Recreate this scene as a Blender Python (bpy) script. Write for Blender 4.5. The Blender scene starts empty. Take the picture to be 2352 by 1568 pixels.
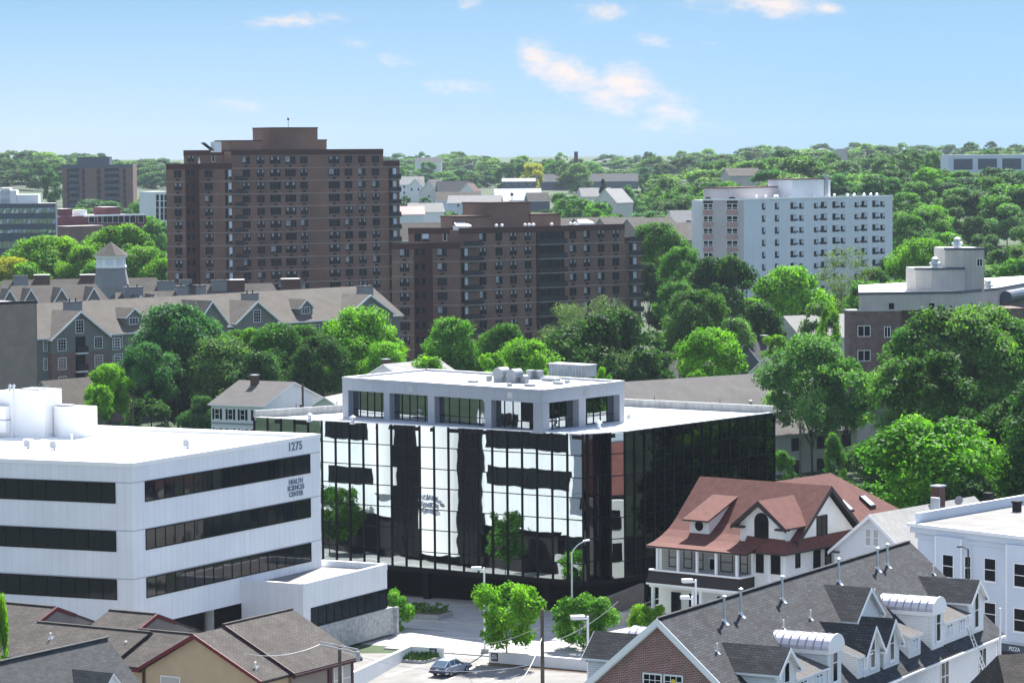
import bpy, math, random
import numpy as np
from mathutils import Vector
random.seed(7)
S = bpy.context.scene
COL = S.collection
R = math.radians
# ---------------------------------------------------------------- camera model: photo pixels (2352 wide) <-> the place, metres
F, CX, CY, HZ, H, RHO = 7000., 1176., 784., 355., 43., .008
PT = math.atan((CY-HZ)/F)
CR, SR, CP, SP = math.cos(RHO), math.sin(RHO), math.cos(PT), math.sin(PT)
EYE = np.array([0, 0, H])
def ray(q):
    x0 = (q[0]-CX)/F; y0 = (CY-q[1])/F
    x = x0*CR+y0*SR; y = -x0*SR+y0*CR
    return np.array([x, CP+y*SP, -SP+y*CP])
def PZ(q, z):
    r = ray(q); return EYE+r*((z-H)/r[2])
def PY(q, Y):
    r = ray(q); return EYE+r*(Y/r[1])
def zm(ox, oy, k): return lambda x, y: ((ox+x/k)*.91875, (oy+y/k)*.91875)
z1 = zm(0, 900, 2.6133); z2 = zm(0, 1300, 2.138); z3 = zm(780, 880, 1.96); z4 = zm(900, 1300, 2.94)
z5 = zm(1400, 1150, 2.0276); z7 = zm(1950, 1380, 3.8557); z8 = zm(1650, 1160, 3.92); z6 = zm(1550, 900, 3.92)
zt = zm(400, 280, 3.4845); zb = zm(900, 350, 2.8507); zw = zm(1600, 350, 2.45); zl = zm(0, 350, 2.413)
zg = zm(300, 680, 3.136); zh = zm(1000, 400, 3.675); zc = zm(780, 1560, 4.523); zk = zm(2300, 1480, 6.9077)
zn = zm(0, 380, 4.611)
# ---------------------------------------------------------------- materials
MATS = {}
def nodes(m):
    m.use_nodes = True
    nt = m.node_tree
    return nt, nt.nodes, nt.links, nt.nodes['Principled BSDF']
def rgb(c): return (c[0], c[1], c[2], 1)
def mk(name, c, rough=.8, var=.12, scale=.6, metal=0, spec=.3, pat=None, c2=None, pw=.22, ph=.075, mortar=.012, bump=0, streak=0):
    """procedural surface: base colour with two sizes of mottling, an optional brick / shingle / lap pattern in metres"""
    m = bpy.data.materials.new(name); MATS[name] = m
    nt, N, L, P = nodes(m)
    P.inputs['Roughness'].default_value = rough; P.inputs['Metallic'].default_value = metal
    P.inputs['Specular IOR Level'].default_value = spec
    uv = N.new('ShaderNodeUVMap'); uv.uv_map = 'UVMap'
    geo = N.new('ShaderNodeNewGeometry')
    n1 = N.new('ShaderNodeTexNoise'); n1.inputs['Scale'].default_value = scale; n1.inputs['Detail'].default_value = 5
    L.new(geo.outputs['Position'], n1.inputs['Vector'])
    mr = N.new('ShaderNodeMapRange'); mr.inputs['From Min'].default_value = .3; mr.inputs['From Max'].default_value = .7
    mr.inputs['To Min'].default_value = 1-var; mr.inputs['To Max'].default_value = 1+var
    L.new(n1.outputs['Fac'], mr.inputs['Value'])
    if pat:
        b = N.new('ShaderNodeTexBrick'); b.inputs['Scale'].default_value = 1
        b.inputs['Color1'].default_value = rgb(c); b.inputs['Color2'].default_value = rgb(c2 or c)
        d = .3 if pat != 'brick' else None
        b.inputs['Mortar'].default_value = rgb(tuple(x*d for x in c)) if d else (.33, .30, .28, 1)
        if pat == 'lap': b.inputs['Mortar'].default_value = rgb(tuple(x*.62 for x in c))
        if pat == 'panel': b.inputs['Mortar'].default_value = rgb(tuple(x*.72 for x in c)); b.offset = 0
        b.inputs['Brick Width'].default_value = pw; b.inputs['Row Height'].default_value = ph
        b.inputs['Mortar Size'].default_value = mortar; b.inputs['Mortar Smooth'].default_value = .2
        L.new(uv.outputs['UV'], b.inputs['Vector'])
        col = b.outputs['Color']
    else:
        q = N.new('ShaderNodeRGB'); q.outputs[0].default_value = rgb(c); col = q.outputs[0]
    mx = N.new('ShaderNodeVectorMath'); mx.operation = 'SCALE'
    L.new(col, mx.inputs[0]); L.new(mr.outputs[0], mx.inputs['Scale'])
    out = mx.outputs[0]
    if streak:
        mp = N.new('ShaderNodeMapping'); mp.inputs['Scale'].default_value = (2.2, .12, 1); L.new(uv.outputs['UV'], mp.inputs[0])
        n2 = N.new('ShaderNodeTexNoise'); n2.inputs['Scale'].default_value = 1; n2.inputs['Detail'].default_value = 4
        L.new(mp.outputs[0], n2.inputs['Vector'])
        m2 = N.new('ShaderNodeMapRange'); m2.inputs['From Min'].default_value = .35; m2.inputs['From Max'].default_value = .7
        m2.inputs['To Min'].default_value = 1; m2.inputs['To Max'].default_value = 1-streak
        L.new(n2.outputs['Fac'], m2.inputs['Value'])
        v2 = N.new('ShaderNodeVectorMath'); v2.operation = 'SCALE'; L.new(out, v2.inputs[0]); L.new(m2.outputs[0], v2.inputs['Scale'])
        out = v2.outputs[0]
    L.new(out, P.inputs['Base Color'])
    if bump:
        bp = N.new('ShaderNodeBump'); bp.inputs['Strength'].default_value = bump; bp.inputs['Distance'].default_value = .05
        n3 = N.new('ShaderNodeTexNoise'); n3.inputs['Scale'].default_value = 9; L.new(geo.outputs['Position'], n3.inputs['Vector'])
        L.new(n3.outputs['Fac'], bp.inputs['Height']); L.new(bp.outputs[0], P.inputs['Normal'])
    return m
def glass(name, c, rough=.06, spec=.5, metal=0, wave=.0, ws=.35):
    m = bpy.data.materials.new(name); MATS[name] = m
    nt, N, L, P = nodes(m)
    P.inputs['Base Color'].default_value = rgb(c); P.inputs['Roughness'].default_value = rough
    P.inputs['Metallic'].default_value = metal; P.inputs['Specular IOR Level'].default_value = spec
    if wave:
        geo = N.new('ShaderNodeNewGeometry')
        n = N.new('ShaderNodeTexNoise'); n.inputs['Scale'].default_value = ws; n.inputs['Detail'].default_value = 1
        L.new(geo.outputs['Position'], n.inputs['Vector'])
        b = N.new('ShaderNodeBump'); b.inputs['Strength'].default_value = 1; b.inputs['Distance'].default_value = wave
        L.new(n.outputs['Fac'], b.inputs['Height']); L.new(b.outputs[0], P.inputs['Normal'])
    return m
M = MATS
mk('white_panel', (.76, .79, .82), .5, .05, .25, pat='panel', c2=(.725, .755, .787), pw=.78, ph=60, mortar=.014, streak=.045)
mk('white_paint', (.78, .79, .80), .55, .04, .8)
mk('bright_white', (.82, .82, .82), .6, .03, .5)
mk('membrane', (.78, .78, .77), .8, .09, .3)
mk('gravel_roof', (.235, .228, .222), .9, .15, 1)
mk('soffit', (.35, .37, .40), .8, .1)
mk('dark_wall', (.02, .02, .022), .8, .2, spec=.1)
mk('concrete', (.36, .37, .37), .85, .15, 1.2, streak=.25)
mk('stone', (.36, .37, .38), .9, .28, 3.0, bump=.3)
mk('letter_grey', (.16, .19, .26), .5, .05)
mk('grey_panel', (.27, .30, .35), .5, .05, .4, pat='panel', c2=(.265, .295, .345), pw=1.5, ph=60, mortar=.02)
mk('black_frame', (.004, .004, .005), .5, .05, spec=.12)
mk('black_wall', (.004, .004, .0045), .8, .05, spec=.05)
mk('dark_frame', (.02, .02, .024), .4, .05)
mk('metal_grey', (.42, .44, .46), .35, .1, 2, metal=.7)
mk('vent_grey', (.20, .225, .25), .45, .12, 2, metal=.3)
mk('galv', (.55, .58, .62), .4, .08, 3, metal=.6)
mk('silver_roof', (.50, .49, .56), .38, .08, 2, metal=.75)
mk('red_roof', (.135, .050, .040), .9, .18, 1.6, pat='shingle', c2=(.118, .043, .036), pw=.35, ph=.14, mortar=.006)
mk('charcoal_shingle', (.022, .025, .030), .92, .28, .8, pat='shingle', c2=(.047, .052, .060), pw=.55, ph=.19, mortar=.022)
mk('brown_shingle', (.050, .044, .040), .92, .26, .8, pat='shingle', c2=(.080, .070, .064), pw=.4, ph=.17, mortar=.02)
mk('slate_shingle', (.040, .045, .050), .92, .16, 1.2, pat='shingle', c2=(.062, .066, .070), pw=.4, ph=.17, mortar=.01)
mk('taupe_shingle', (.083, .074, .064), .92, .16, .5, pat='shingle', c2=(.098, .088, .077), pw=.5, ph=.2, mortar=.012)
mk('grey_shingle', (.090, .085, .084), .92, .12, .6, pat='shingle', c2=(.105, .099, .097), pw=.5, ph=.2, mortar=.012)
mk('pale_shingle', (.27, .268, .26), .9, .12, 1.2, pat='shingle', c2=(.30, .298, .285), pw=.4, ph=.16, mortar=.008)
mk('red_brick', (.26, .065, .055), .9, .15, 2, pat='brick', c2=(.20, .05, .045), pw=.30, ph=.105, mortar=.022)
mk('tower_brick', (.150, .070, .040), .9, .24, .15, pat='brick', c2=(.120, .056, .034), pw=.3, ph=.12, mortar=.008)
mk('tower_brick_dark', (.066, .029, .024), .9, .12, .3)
mk('far_brick', (.17, .105, .085), .9, .12, .2)
mk('maroon_brick', (.10, .030, .040), .9, .15, .3)
mk('old_brick', (.085, .040, .032), .9, .25, 1.2, pat='brick', c2=(.068, .034, .028), pw=.3, ph=.12, mortar=.012)
mk('complex_brick', (.14, .068, .055), .9, .15, 1, pat='brick', c2=(.12, .06, .05), pw=.3, ph=.1, mortar=.01)
mk('band', (.27, .25, .24), .8, .2, 1.5)
mk('stucco', (.72, .72, .70), .9, .05, 1.5)
mk('tan_stucco', (.46, .36, .23), .9, .05, 1.2)
mk('taupe_wall', (.25, .215, .19), .9, .08)
mk('porch_wall', (.34, .33, .31), .9, .08, 1, pat='lap', pw=30, ph=.16, mortar=.014)  # the porch's deep shade is put into this darker siding colour
mk('cream_wall', (.43, .415, .385), .9, .08, .5, streak=.12)
mk('cream_siding', (.62, .61, .57), .8, .05, .5, pat='lap', pw=30, ph=.16, mortar=.014)
mk('white_siding', (.70, .72, .74), .7, .04, .6, pat='lap', pw=30, ph=.14, mortar=.014)
mk('blue_white', (.56, .62, .70), .7, .05, .4, pat='lap', pw=30, ph=.16, mortar=.010)
mk('apt_white', (.68, .70, .73), .8, .05, .12, streak=.08)
mk('apt_pink', (.50, .46, .47), .8, .06, .2)
mk('pink_spandrel', (.42, .27, .25), .8, .1)
mk('complex_siding', (.155, .16, .148), .8, .06, .5, pat='lap', pw=30, ph=.2, mortar=.014)
mk('complex_grey', (.20, .21, .22), .8, .06)
mk('trim_red', (.12, .012, .018), .6, .1)
mk('trim_dark', (.03, .022, .022), .6, .1)
mk('maroon_trim', (.055, .016, .022), .6, .1)
mk('slate_panel', (.065, .085, .115), .5, .08)
mk('brick_tan_wall', (.17, .15, .125), .9, .1, .8, pat='brick', c2=(.16, .14, .118), pw=.3, ph=.12, mortar=.008)
mk('wood_pole', (.10, .08, .065), .9, .3, 2)
mk('asphalt', (.36, .355, .35), .92, .12, .35, bump=.1)
mk('lot_asphalt', (.195, .19, .183), .92, .18, .5, bump=.1)
mk('pavement', (.34, .335, .33), .9, .12, .8)
mk('kerb_stone', (.45, .45, .44), .9, .1)
mk('line_paint', (.75, .75, .72), .7, .12, 2)
mk('grass', (.055, .12, .02), .95, .3, 1.5)
mk('earth', (.11, .075, .05), .95, .3, 1.5)
mk('retaining', (.15, .13, .12), .9, .15, 1)
mk('car_paint', (.36, .40, .48), .25, .03, 1, metal=.3, spec=.5)
mk('car_dark', (.03, .04, .07), .35, .05)
mk('rubber', (.015, .015, .016), .9, .1)
mk('chrome', (.6, .6, .62), .2, .05, 1, metal=.9)
mk('red_sign', (.45, .02, .035), .5, .05)
mk('sign_black', (.02, .02, .022), .5, .05)
mk('yellow_sign', (.75, .55, .04), .5, .1)
mk('chimney_brick', (.10, .055, .045), .9, .2, 2)
mk('bark', (.045, .036, .028), .95, .3, 3)
mk('aluminium', (.5, .52, .55), .35, .1, 2, metal=.8)
mk('blind', (.42, .41, .38), .7, .08, 1.5)
mk('tower_frame', (.075, .08, .095), .5, .1)
mk('tower_blind', (.30, .32, .35), .7, .3, 1)
mk('blind_blue', (.50, .58, .66), .6, .06)
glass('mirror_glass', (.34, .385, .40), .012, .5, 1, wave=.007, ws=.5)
glass('mirror_side', (.055, .057, .062), .015, .5, 1, wave=.007, ws=.5)  # same glass tinted darker, to dim the reflections of side and notch
glass('dark_glass', (.006, .007, .009), .07, .22)
glass('band_glass', (.008, .010, .013), .05, .38, wave=.012, ws=.6)
glass('house_glass', (.006, .007, .009), .12, .10)
glass('car_glass', (.05, .10, .16), .06, .7)
glass('sky_pane', (.62, .70, .78), .1, .5)
glass('teal_glass', (.03, .06, .07), .06, .6, wave=.03, ws=.3)
# ---------------------------------------------------------------- geometry helpers
class Fr:
    """a local frame: x axis X (2d), y axis turned left of it, z up"""
    def __init__(s, O, X, z=0):
        s.z = float(z); s.o = np.array(O, float)[:2]; s.X = np.array(X, float)/np.linalg.norm(X); s.Y = np.array([-s.X[1], s.X[0]])
        s.ang = math.atan2(s.X[1], s.X[0])
    def p(s, x, y, z=0):
        v = s.o+s.X*x+s.Y*y; return np.array([v[0], v[1], z+s.z])
    def loc(s, P):
        d = np.array(P)[:2]-s.o; return np.array([d@s.X, d@s.Y, P[2]])
    def hit(s, q, y=None, x=None, z=None, nrm=None, pt=None):
        """where the sight line through photo point q meets a plane of this frame"""
        r = ray(q)
        if z is not None: return s.loc(PZ(q, z))
        if nrm is not None:
            n = np.array([*(s.X*nrm[0]+s.Y*nrm[1]), nrm[2]]); o = s.p(*pt)
        else:
            a = s.Y if y is not None else s.X
            n = np.array([a[0], a[1], 0]); o = s.p(0, y, 0) if y is not None else s.p(x, 0, 0)
        return s.loc(EYE+r*(np.dot(o-EYE, n)/np.dot(r, n)))
    def sub(s, x, y, ang):
        c, n = math.cos(ang), math.sin(ang)
        return Fr(s.p(x, y), s.X*c+s.Y*n)
W0 = Fr((0, 0), (1, 0))
class MB:
    def __init__(s, fr=W0): s.fr = fr; s.v = []; s.f = []; s.m = []; s.ms = []
    def mi(s, m):
        if m not in s.ms: s.ms.append(m)
        return s.ms.index(m)
    def poly(s, pts, m):
        b = len(s.v); s.v += [s.fr.p(*p) for p in pts]; s.f.append(list(range(b, b+len(pts)))); s.m.append(s.mi(m)); return s
    def mesh(s, pts, faces, m):
        b = len(s.v); s.v += [s.fr.p(*p) for p in pts]
        k = s.mi(m) if isinstance(m, str) else None
        for i, f in enumerate(faces): s.f.append([b+j for j in f]); s.m.append(k if k is not None else s.mi(m[i]))
        return s
    def box(s, x0, x1, y0, y1, z0, z1, m, top=None):
        p = [(x0, y0, z0), (x1, y0, z0), (x1, y1, z0), (x0, y1, z0), (x0, y0, z1), (x1, y0, z1), (x1, y1, z1), (x0, y1, z1)]
        f = [(3, 2, 1, 0), (4, 5, 6, 7), (0, 1, 5, 4), (1, 2, 6, 5), (2, 3, 7, 6), (3, 0, 4, 7)]
        return s.mesh(p, f, [m, top or m, m, m, m, m])
    def prism(s, xy, z0, z1, m, top=None, bot=True):
        n = len(xy); p = [(x, y, z0) for x, y in xy]+[(x, y, z1) for x, y in xy]
        f = [[i, (i+1) % n, n+(i+1) % n, n+i] for i in range(n)]+[list(range(n, 2*n))]; ms = [m]*n+[top or m]
        if bot: f.append(list(range(n-1, -1, -1))); ms.append(m)
        return s.mesh(p, f, ms)
    def ext(s, pts, vec, m, cap=None):
        """extrude a 3d outline along vec"""
        n = len(pts); q = [tuple(np.array(p)+np.array(vec)) for p in pts]
        f = [[i, (i+1) % n, n+(i+1) % n, n+i] for i in range(n)]+[list(range(n-1, -1, -1)), list(range(n, 2*n))]
        return s.mesh([tuple(p) for p in pts]+q, f, [m]*n+[cap or m]*2)
    def slab(s, pts, t, m, edge=None):
        n = len(pts); q = [(p[0], p[1], p[2]-t) for p in pts]
        f = [list(range(n)), list(range(2*n-1, n-1, -1))]+[[i, n+i, n+(i+1) % n, (i+1) % n] for i in range(n)]
        return s.mesh(list(pts)+q, f, [m, edge or m]+[edge or m]*n)
    def tube(s, a, b, r0, r1, m, n=8):
        a = np.array(a, float); b = np.array(b, float); d = b-a; L = np.linalg.norm(d); d = d/L
        t = np.array([0, 0, 1.]) if abs(d[2]) < .9 else np.array([1., 0, 0])
        u = np.cross(d, t); u /= np.linalg.norm(u); w = np.cross(d, u)
        p = []
        for c, r in ((a, r0), (b, r1)):
            for i in range(n):
                k = 2*math.pi*i/n; p.append(tuple(c+u*r*math.cos(k)+w*r*math.sin(k)))
        f = [[i, n+i, n+(i+1) % n, (i+1) % n] for i in range(n)]+[list(range(n)), list(range(2*n-1, n-1, -1))]
        return s.mesh(p, f, m)
    def lathe(s, x, y, prof, m, n=12):
        p = []; f = []
        for r, z in prof:
            for i in range(n):
                k = 2*math.pi*i/n; p.append((x+r*math.cos(k), y+r*math.sin(k), z))
        for j in range(len(prof)-1):
            for i in range(n): f.append([j*n+i, j*n+(i+1) % n, (j+1)*n+(i+1) % n, (j+1)*n+i])
        f.append(list(range(n-1, -1, -1))); f.append([(len(prof)-1)*n+i for i in range(n)])
        return s.mesh(p, f, m)
    def frame(s, x0, x1, y, z0, z1, w, d, m):
        """a flat rectangular frame standing proud of the plane y towards -y"""
        s.box(x0, x1, y-d, y, z0, z0+w, m); s.box(x0, x1, y-d, y, z1-w, z1, m)
        s.box(x0, x0+w, y-d, y, z0+w, z1-w, m); s.box(x1-w, x1, y-d, y, z0+w, z1-w, m); return s
    def data(s, name, o=(0, 0, 0)):
        me = bpy.data.meshes.new(name)
        V = np.array(s.v)-np.array(o); me.from_pydata(V.tolist(), [], s.f)
        for m in s.ms: me.materials.append(M[m])
        me.polygons.foreach_set('material_index', s.m)
        uv = me.uv_layers.new(name='UVMap'); u = np.zeros(len(me.loops)*2)
        k = 0
        Vw = np.array(s.v)
        for f in s.f:
            P = Vw[f]; n = np.zeros(3)
            for i in range(len(f)): n += np.cross(P[i]-P[0], P[(i+1) % len(f)]-P[0])
            l = np.linalg.norm(n); n = n/l if l > 1e-12 else np.array([0, 0, 1.])
            if abs(n[2]) > .999: a = np.array([1., 0, 0]); b = np.array([0, 1., 0])
            else:
                a = np.array([-n[1], n[0], 0]); a /= np.linalg.norm(a); b = np.cross(n, a)
            for p in P: u[k] = p@a; u[k+1] = p@b; k += 2
        uv.data.foreach_set('uv', u)
        me.update(); return me
    def build(s, name, parent=None, label=None, kind=None, smooth=False):
        o = tuple(parent['at']) if parent is not None else (0, 0, 0)
        ob = bpy.data.objects.new(name, s.data(name, o)); COL.objects.link(ob)
        if parent is not None: ob.parent = parent; ob['at'] = o
        if label: ob['label'] = label
        if kind: ob['kind'] = kind
        if smooth:
            for p in ob.data.polygons: p.use_smooth = True
        return ob
def thing(name, label, cat, at, group=None):
    o = bpy.data.objects.new(name, None); COL.objects.link(o); o.location = [float(x) for x in at]
    o.empty_display_size = .5; o['at'] = [float(x) for x in at]; o['label'] = label; o['category'] = cat
    if group: o['group'] = group
    return o
def tag(o, label, cat, group=None):
    o['label'] = label; o['category'] = cat
    if group: o['group'] = group
    return o
def single(mb, name, label, cat, at, group=None):
    """a thing that is one mesh, its origin at its base"""
    o = bpy.data.objects.new(name, mb.data(name, at)); COL.objects.link(o); o.location = [float(x) for x in at]
    return tag(o, label, cat, group)
class Wall(Fr):
    """a wall from A to B, seen from outside with A at the left; x runs along it, -y is outside"""
    def __init__(s, A, B):
        A = np.array(A)[:2]; B = np.array(B)[:2]; super().__init__(A, B-A); s.L = float(np.linalg.norm(B-A))
    def h(s, q, o=0): return s.hit(q, y=-o)
WM = {}
def winmesh(style, w, h):
    k = (style, round(w, 2), round(h, 2))
    if k in WM: return WM[k]
    b = MB(); x = w/2
    fm, gm, bars, t = dict(dh=('white_paint', 'house_glass', 1, .08), dk=('black_frame', 'house_glass', 1, .08), grid=('white_paint', 'house_glass', 4, .09),
        cas=('white_paint', 'blind_blue', 5, .07), tw=('tower_frame', 'dark_glass', 2, .07), twc=('tower_frame', 'dark_glass', 6, .07), twd=('tower_frame', 'dark_glass', 9, .07), far=('dark_frame', 'dark_glass', 0, .05),
        farw=('white_paint', 'house_glass', 0, .08), sm=('dark_frame', 'dark_glass', 0, .05), twin=('white_paint', 'house_glass', 3, .08), pic=('white_paint', 'house_glass', 2, .08), dpic=('black_frame', 'house_glass', 2, .08),
        blindw=('white_paint', 'blind', 1, .07), shut=('white_paint', 'house_glass', 7, .07), apt=('dark_frame', 'dark_glass', 8, .05), loft=('white_paint', 'sky_pane', 2, .09))[style]
    b.frame(-x, x, 0, 0, h, t, .06, fm)
    b.box(-x+t, x-t, -.025, -.003, t, h-t, gm)
    if style in ('dh', 'dk', 'shut', 'blindw'): b.box(-x+t, x-t, -.05, -.03, h*.5-.03, h*.5+.03, fm)
    if style in ('dh', 'shut', 'blindw'): b.box(-x-.05, x+.05, -.10, 0, -.07, 0, fm)
    if style == 'shut':
        for sx in (-1, 1): b.box(sx*(x+.22)-.17, sx*(x+.22)+.17, -.05, 0, .0, h, 'black_frame')
    if style in ('grid', 'loft'):
        for i in (1, 2): b.box(-x+t+(w-2*t)*i/3-.02, -x+t+(w-2*t)*i/3+.02, -.04, -.028, t, h-t, fm)
        for i in (1, 2, 3): b.box(-x+t, x-t, -.042, -.03, h*i/4-.02, h*i/4+.02, fm)
    if style == 'cas':
        b.box(-.06, .06, -.05, -.03, t, h-t, fm)
        for sx in (-1, 1): b.box(sx*x*.5-x*.32, sx*x*.5+x*.32, -.035, -.027, h*.80, h*.93, 'house_glass')
    if style in ('tw', 'twc', 'twd'):
        b.box(-.04, .04, -.05, -.03, t, h-t, fm)
        if w > 1.8:
            for sx in (-1, 1): b.box(sx*x*.45-.03, sx*x*.45+.03, -.05, -.03, t, h-t, fm)
        b.box(-.38, .38, -.05, 0, -.62, -.28, 'black_frame')
        if style == 'twc':
            for sx in (-1, 1): b.box(sx*x*.55-x*.20, sx*x*.55+x*.20, -.035, -.028, h*.55, h-t-.05, 'tower_blind')
    if style == 'twd': b.box(-x*.9, -x*.1, -.035, -.028, h*.25, h-t, 'tower_blind')
    if style == 'twin': b.box(-.05, .05, -.05, -.03, t, h-t, fm); b.box(-x+t, x-t, -.048, -.03, h*.5-.03, h*.5+.03, fm)
    if style in ('pic', 'dpic'): b.box(-.04, .04, -.05, -.03, t, h-t, fm)
    if style == 'apt': b.box(-.03, .03, -.05, -.028, t, h-t, 'metal_grey'); b.box(x*.1, x-t, -.035, -.027, h*.3, h-t, 'blind_blue')
    WM[k] = b.data('window'); return WM[k]
WCOUNT = {}
def win(root, wl, s, z, w, h, style, o=.004, label=None, name='window'):
    """one window, a part of root, its foot centred at s along the wall and height z"""
    ob = bpy.data.objects.new(name, winmesh(style, w, h)); COL.objects.link(ob); ob.parent = root
    at = np.array(root['at']); P = wl.p(s, -o, z)-at
    ob.location = [float(v) for v in P]; ob.rotation_euler = (0, 0, wl.ang)
    if label: ob['label'] = label
    WCOUNT[root.name] = WCOUNT.get(root.name, 0)+1
    return ob
FONT = {}
def lettering(root, wl, text, s, z, size, mat, name='sign_lettering', o=.03, ext=.03, bold=.012, space=1.0, flip=False, line=1.0, align='CENTER'):
    c = bpy.data.curves.new('t', 'FONT'); c.body = text; c.size = size; c.extrude = ext; c.offset = bold*size; c.align_x = align; c.align_y = 'CENTER'
    c.space_character = space; c.space_line = line
    t = bpy.data.objects.new('t', c); COL.objects.link(t)
    me = bpy.data.meshes.new_from_object(t.evaluated_get(bpy.context.evaluated_depsgraph_get()))
    bpy.data.objects.remove(t)
    # stand the flat text up: x along the wall, y -> z, z -> outward
    V = np.zeros(len(me.vertices)*3); me.vertices.foreach_get('co', V); V = V.reshape(-1, 3)
    Q = np.stack([V[:, 0], -V[:, 2], V[:, 1]], 1); me.vertices.foreach_set('co', Q.ravel()); me.update()
    me.materials.clear(); me.materials.append(M[mat])
    ob = bpy.data.objects.new(name, me); COL.objects.link(ob); ob.parent = root
    at = np.array(root['at']); ob.location = [float(v) for v in wl.p(s, -o, z)-at]; ob.rotation_euler = (0, 0, wl.ang)
    return ob
def wallstrip(mb, wl, s0, s1, z0, z1, m, t=.3, o=0):
    mb.fr = wl; mb.box(s0, s1, -o, t-o, z0, z1, m); return mb
# ---------------------------------------------------------------- terrain
GD = [(-4000, 0), (440, 0), (560, 2.5), (640, 6), (740, 11), (900, 13), (1300, 17), (1600, 21), (2100, 26), (2700, 30), (3600, 33), (12000, 36)]
def sst(a, b, x):
    t = min(1, max(0, (x-a)/(b-a))); return t*t*(3-2*t)
def ground(x, y):
    z = float(np.interp(y, [g[0] for g in GD], [g[1] for g in GD]))
    if y > 200:
        a = x/y*F
        z += 11*sst(250, 700, a)*sst(740, 1000, y)*(1-.45*sst(1200, 2000, y))
        z += 5*sst(-700, -1150, a)*sst(1100, 1500, y)
    return z
# ================================================================ white office building with ribbon windows
ZR = 18.1
K = PZ((302.4, 1063), ZR); KR = PZ((735, 995.6), ZR); KL = PZ((0, 1052), ZR); KB = PZ((274, 978), ZR)
kd = (KL-K)/np.linalg.norm(KL-K); vd = (KB-KR)/np.linalg.norm(KB-KR)
KL = K+kd*30; KB = KR+vd*36
office = thing('office_building', 'white panelled office building numbered 1275 with three dark ribbon windows around it', 'office building', (K[0], K[1], 0))
wr = Wall(K, KR); wl = Wall(KL, K); ws = Wall(KR, KB)
LW = wl.L
b = MB()
FL = 4.5
xy = [tuple(p[:2]) for p in (K, KR, KB, KL)]
b.prism(xy, FL, ZR-.35, 'white_panel', 'membrane')
b.build('wall', office)
b = MB()   # parapet coping, a thin lighter edge round the roof
for w in (wr, wl, ws):
    b.fr = w; b.box(0, w.L, -.06, .35, ZR-.35, ZR, 'bright_white')
bw = Wall(KB, KL); b.fr = bw; b.box(0, bw.L, -.06, .5, ZR-.35, ZR+.25, 'bright_white')
b.build('parapet', office)
b = MB()   # storey joints
for w in (wr, wl):
    for z in (16.46, 12.5, 8.53):
        b.fr = w; b.box(0, w.L, -.012, .0, z-.035, z+.035, 'soffit')
b.build('storey_joint', office)
def ribbon(root, w, s0, s1, z0, z1, n, nm='ribbon_window'):
    b = MB(w); b.frame(s0, s1, 0, z0, z1, .09, .05, 'black_frame')
    for i in range(n):
        x0 = s0+(s1-s0)*i/n; x1 = s0+(s1-s0)*(i+1)/n
        t = random.uniform(-.012, .012)
        b.mesh([(x0+.05, -.02+t, z0+.09), (x1-.05, -.02-t, z0+.09), (x1-.05, -.02-t, z1-.09), (x0+.05, -.02+t, z1-.09)], [(0, 1, 2, 3)], 'band_glass')
        if i: b.box(x0-.045, x0+.045, -.05, 0, z0+.09, z1-.09, 'black_frame')
    return b.build(nm, root)
for z0, z1 in ((14.72, 16.44), (10.74, 12.46), (6.76, 8.47)):
    ribbon(office, wr, 1.75, 26.9, z0, z1, 18)
    ribbon(office, wl, 2.0, LW-1.55, z0, z1, 20)
lettering(office, wr, '1275', 24.45, 17.32, 1.08, 'letter_grey', bold=.022, space=1.1)
lettering(office, wr, 'HEALTH\nSCIENCES\nCENTER', 24.5, 13.64, .60, 'letter_grey', bold=.025, space=1.04, line=.92)
# sunny street front, seen mirrored in the glass block across the street
for s0, s1, zz_ in ((.3, 11.6, ((12.75, 14.6), (8.85, 10.8))), (28.3, 35, ((12.4, 14.9), (7.6, 9.4)))):
    for z0, z1 in zz_: ribbon(office, ws, s0, s1, z0, z1, 8)
b = MB(ws)
for s0, s1 in ((12.2, 15.5), (21.2, 24.9)):
    b.box(s0, s1, -.25, 0, .4, 17.2, 'dark_glass')
    for i in range(1, 4): b.box(s0+(s1-s0)*i/4-.03, s0+(s1-s0)*i/4+.03, -.3, -.25, .4, 17.2, 'black_frame')
    for k in range(1, 8): b.box(s0, s1, -.3, -.25, .4+k*2.1, .46+k*2.1, 'black_frame')
b.build('stair_window', office)
b = MB(ws)
for s0, s1, dp in ((15.5, 21.2, 1.3), (24.9, 28.2, .9)):
    a = [(s0+(s1-s0)*i/12, -dp*math.sin(math.pi*i/12)**.8) for i in range(13)]
    b.prism(a[::-1] if False else [(x, y) for x, y in a]+[(s1, .2), (s0, .2)], 1.0 if dp > 1 else 6.9, 17.7, 'bright_white')
b.build('curved_bay', office)
wem = Wall(ws.p(15.5, -1.32), ws.p(21.2, -1.32))
lettering(office, wem, 'HEALTH', 3.0, 7.1, .62, 'letter_grey', bold=.03)
lettering(office, wem, 'SCIENCES', 3.0, 6.35, .55, 'letter_grey', bold=.03)
lettering(office, wem, 'CENTER', 3.0, 5.6, .62, 'letter_grey', bold=.03)
b = MB(wem)
for x in (1.5, 4.6): b.mesh([(x+.28*math.cos(i*math.pi/4), -.02, 6.7+.2*math.sin(i*math.pi/4)) for i in range(8)], [tuple(range(8))], 'letter_grey')
b.build('emblem', office)
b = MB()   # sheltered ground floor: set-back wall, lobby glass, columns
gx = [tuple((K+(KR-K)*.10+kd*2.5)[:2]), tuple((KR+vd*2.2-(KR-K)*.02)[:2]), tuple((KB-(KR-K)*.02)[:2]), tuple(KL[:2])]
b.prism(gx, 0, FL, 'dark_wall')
b.build('ground_floor', office)
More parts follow.
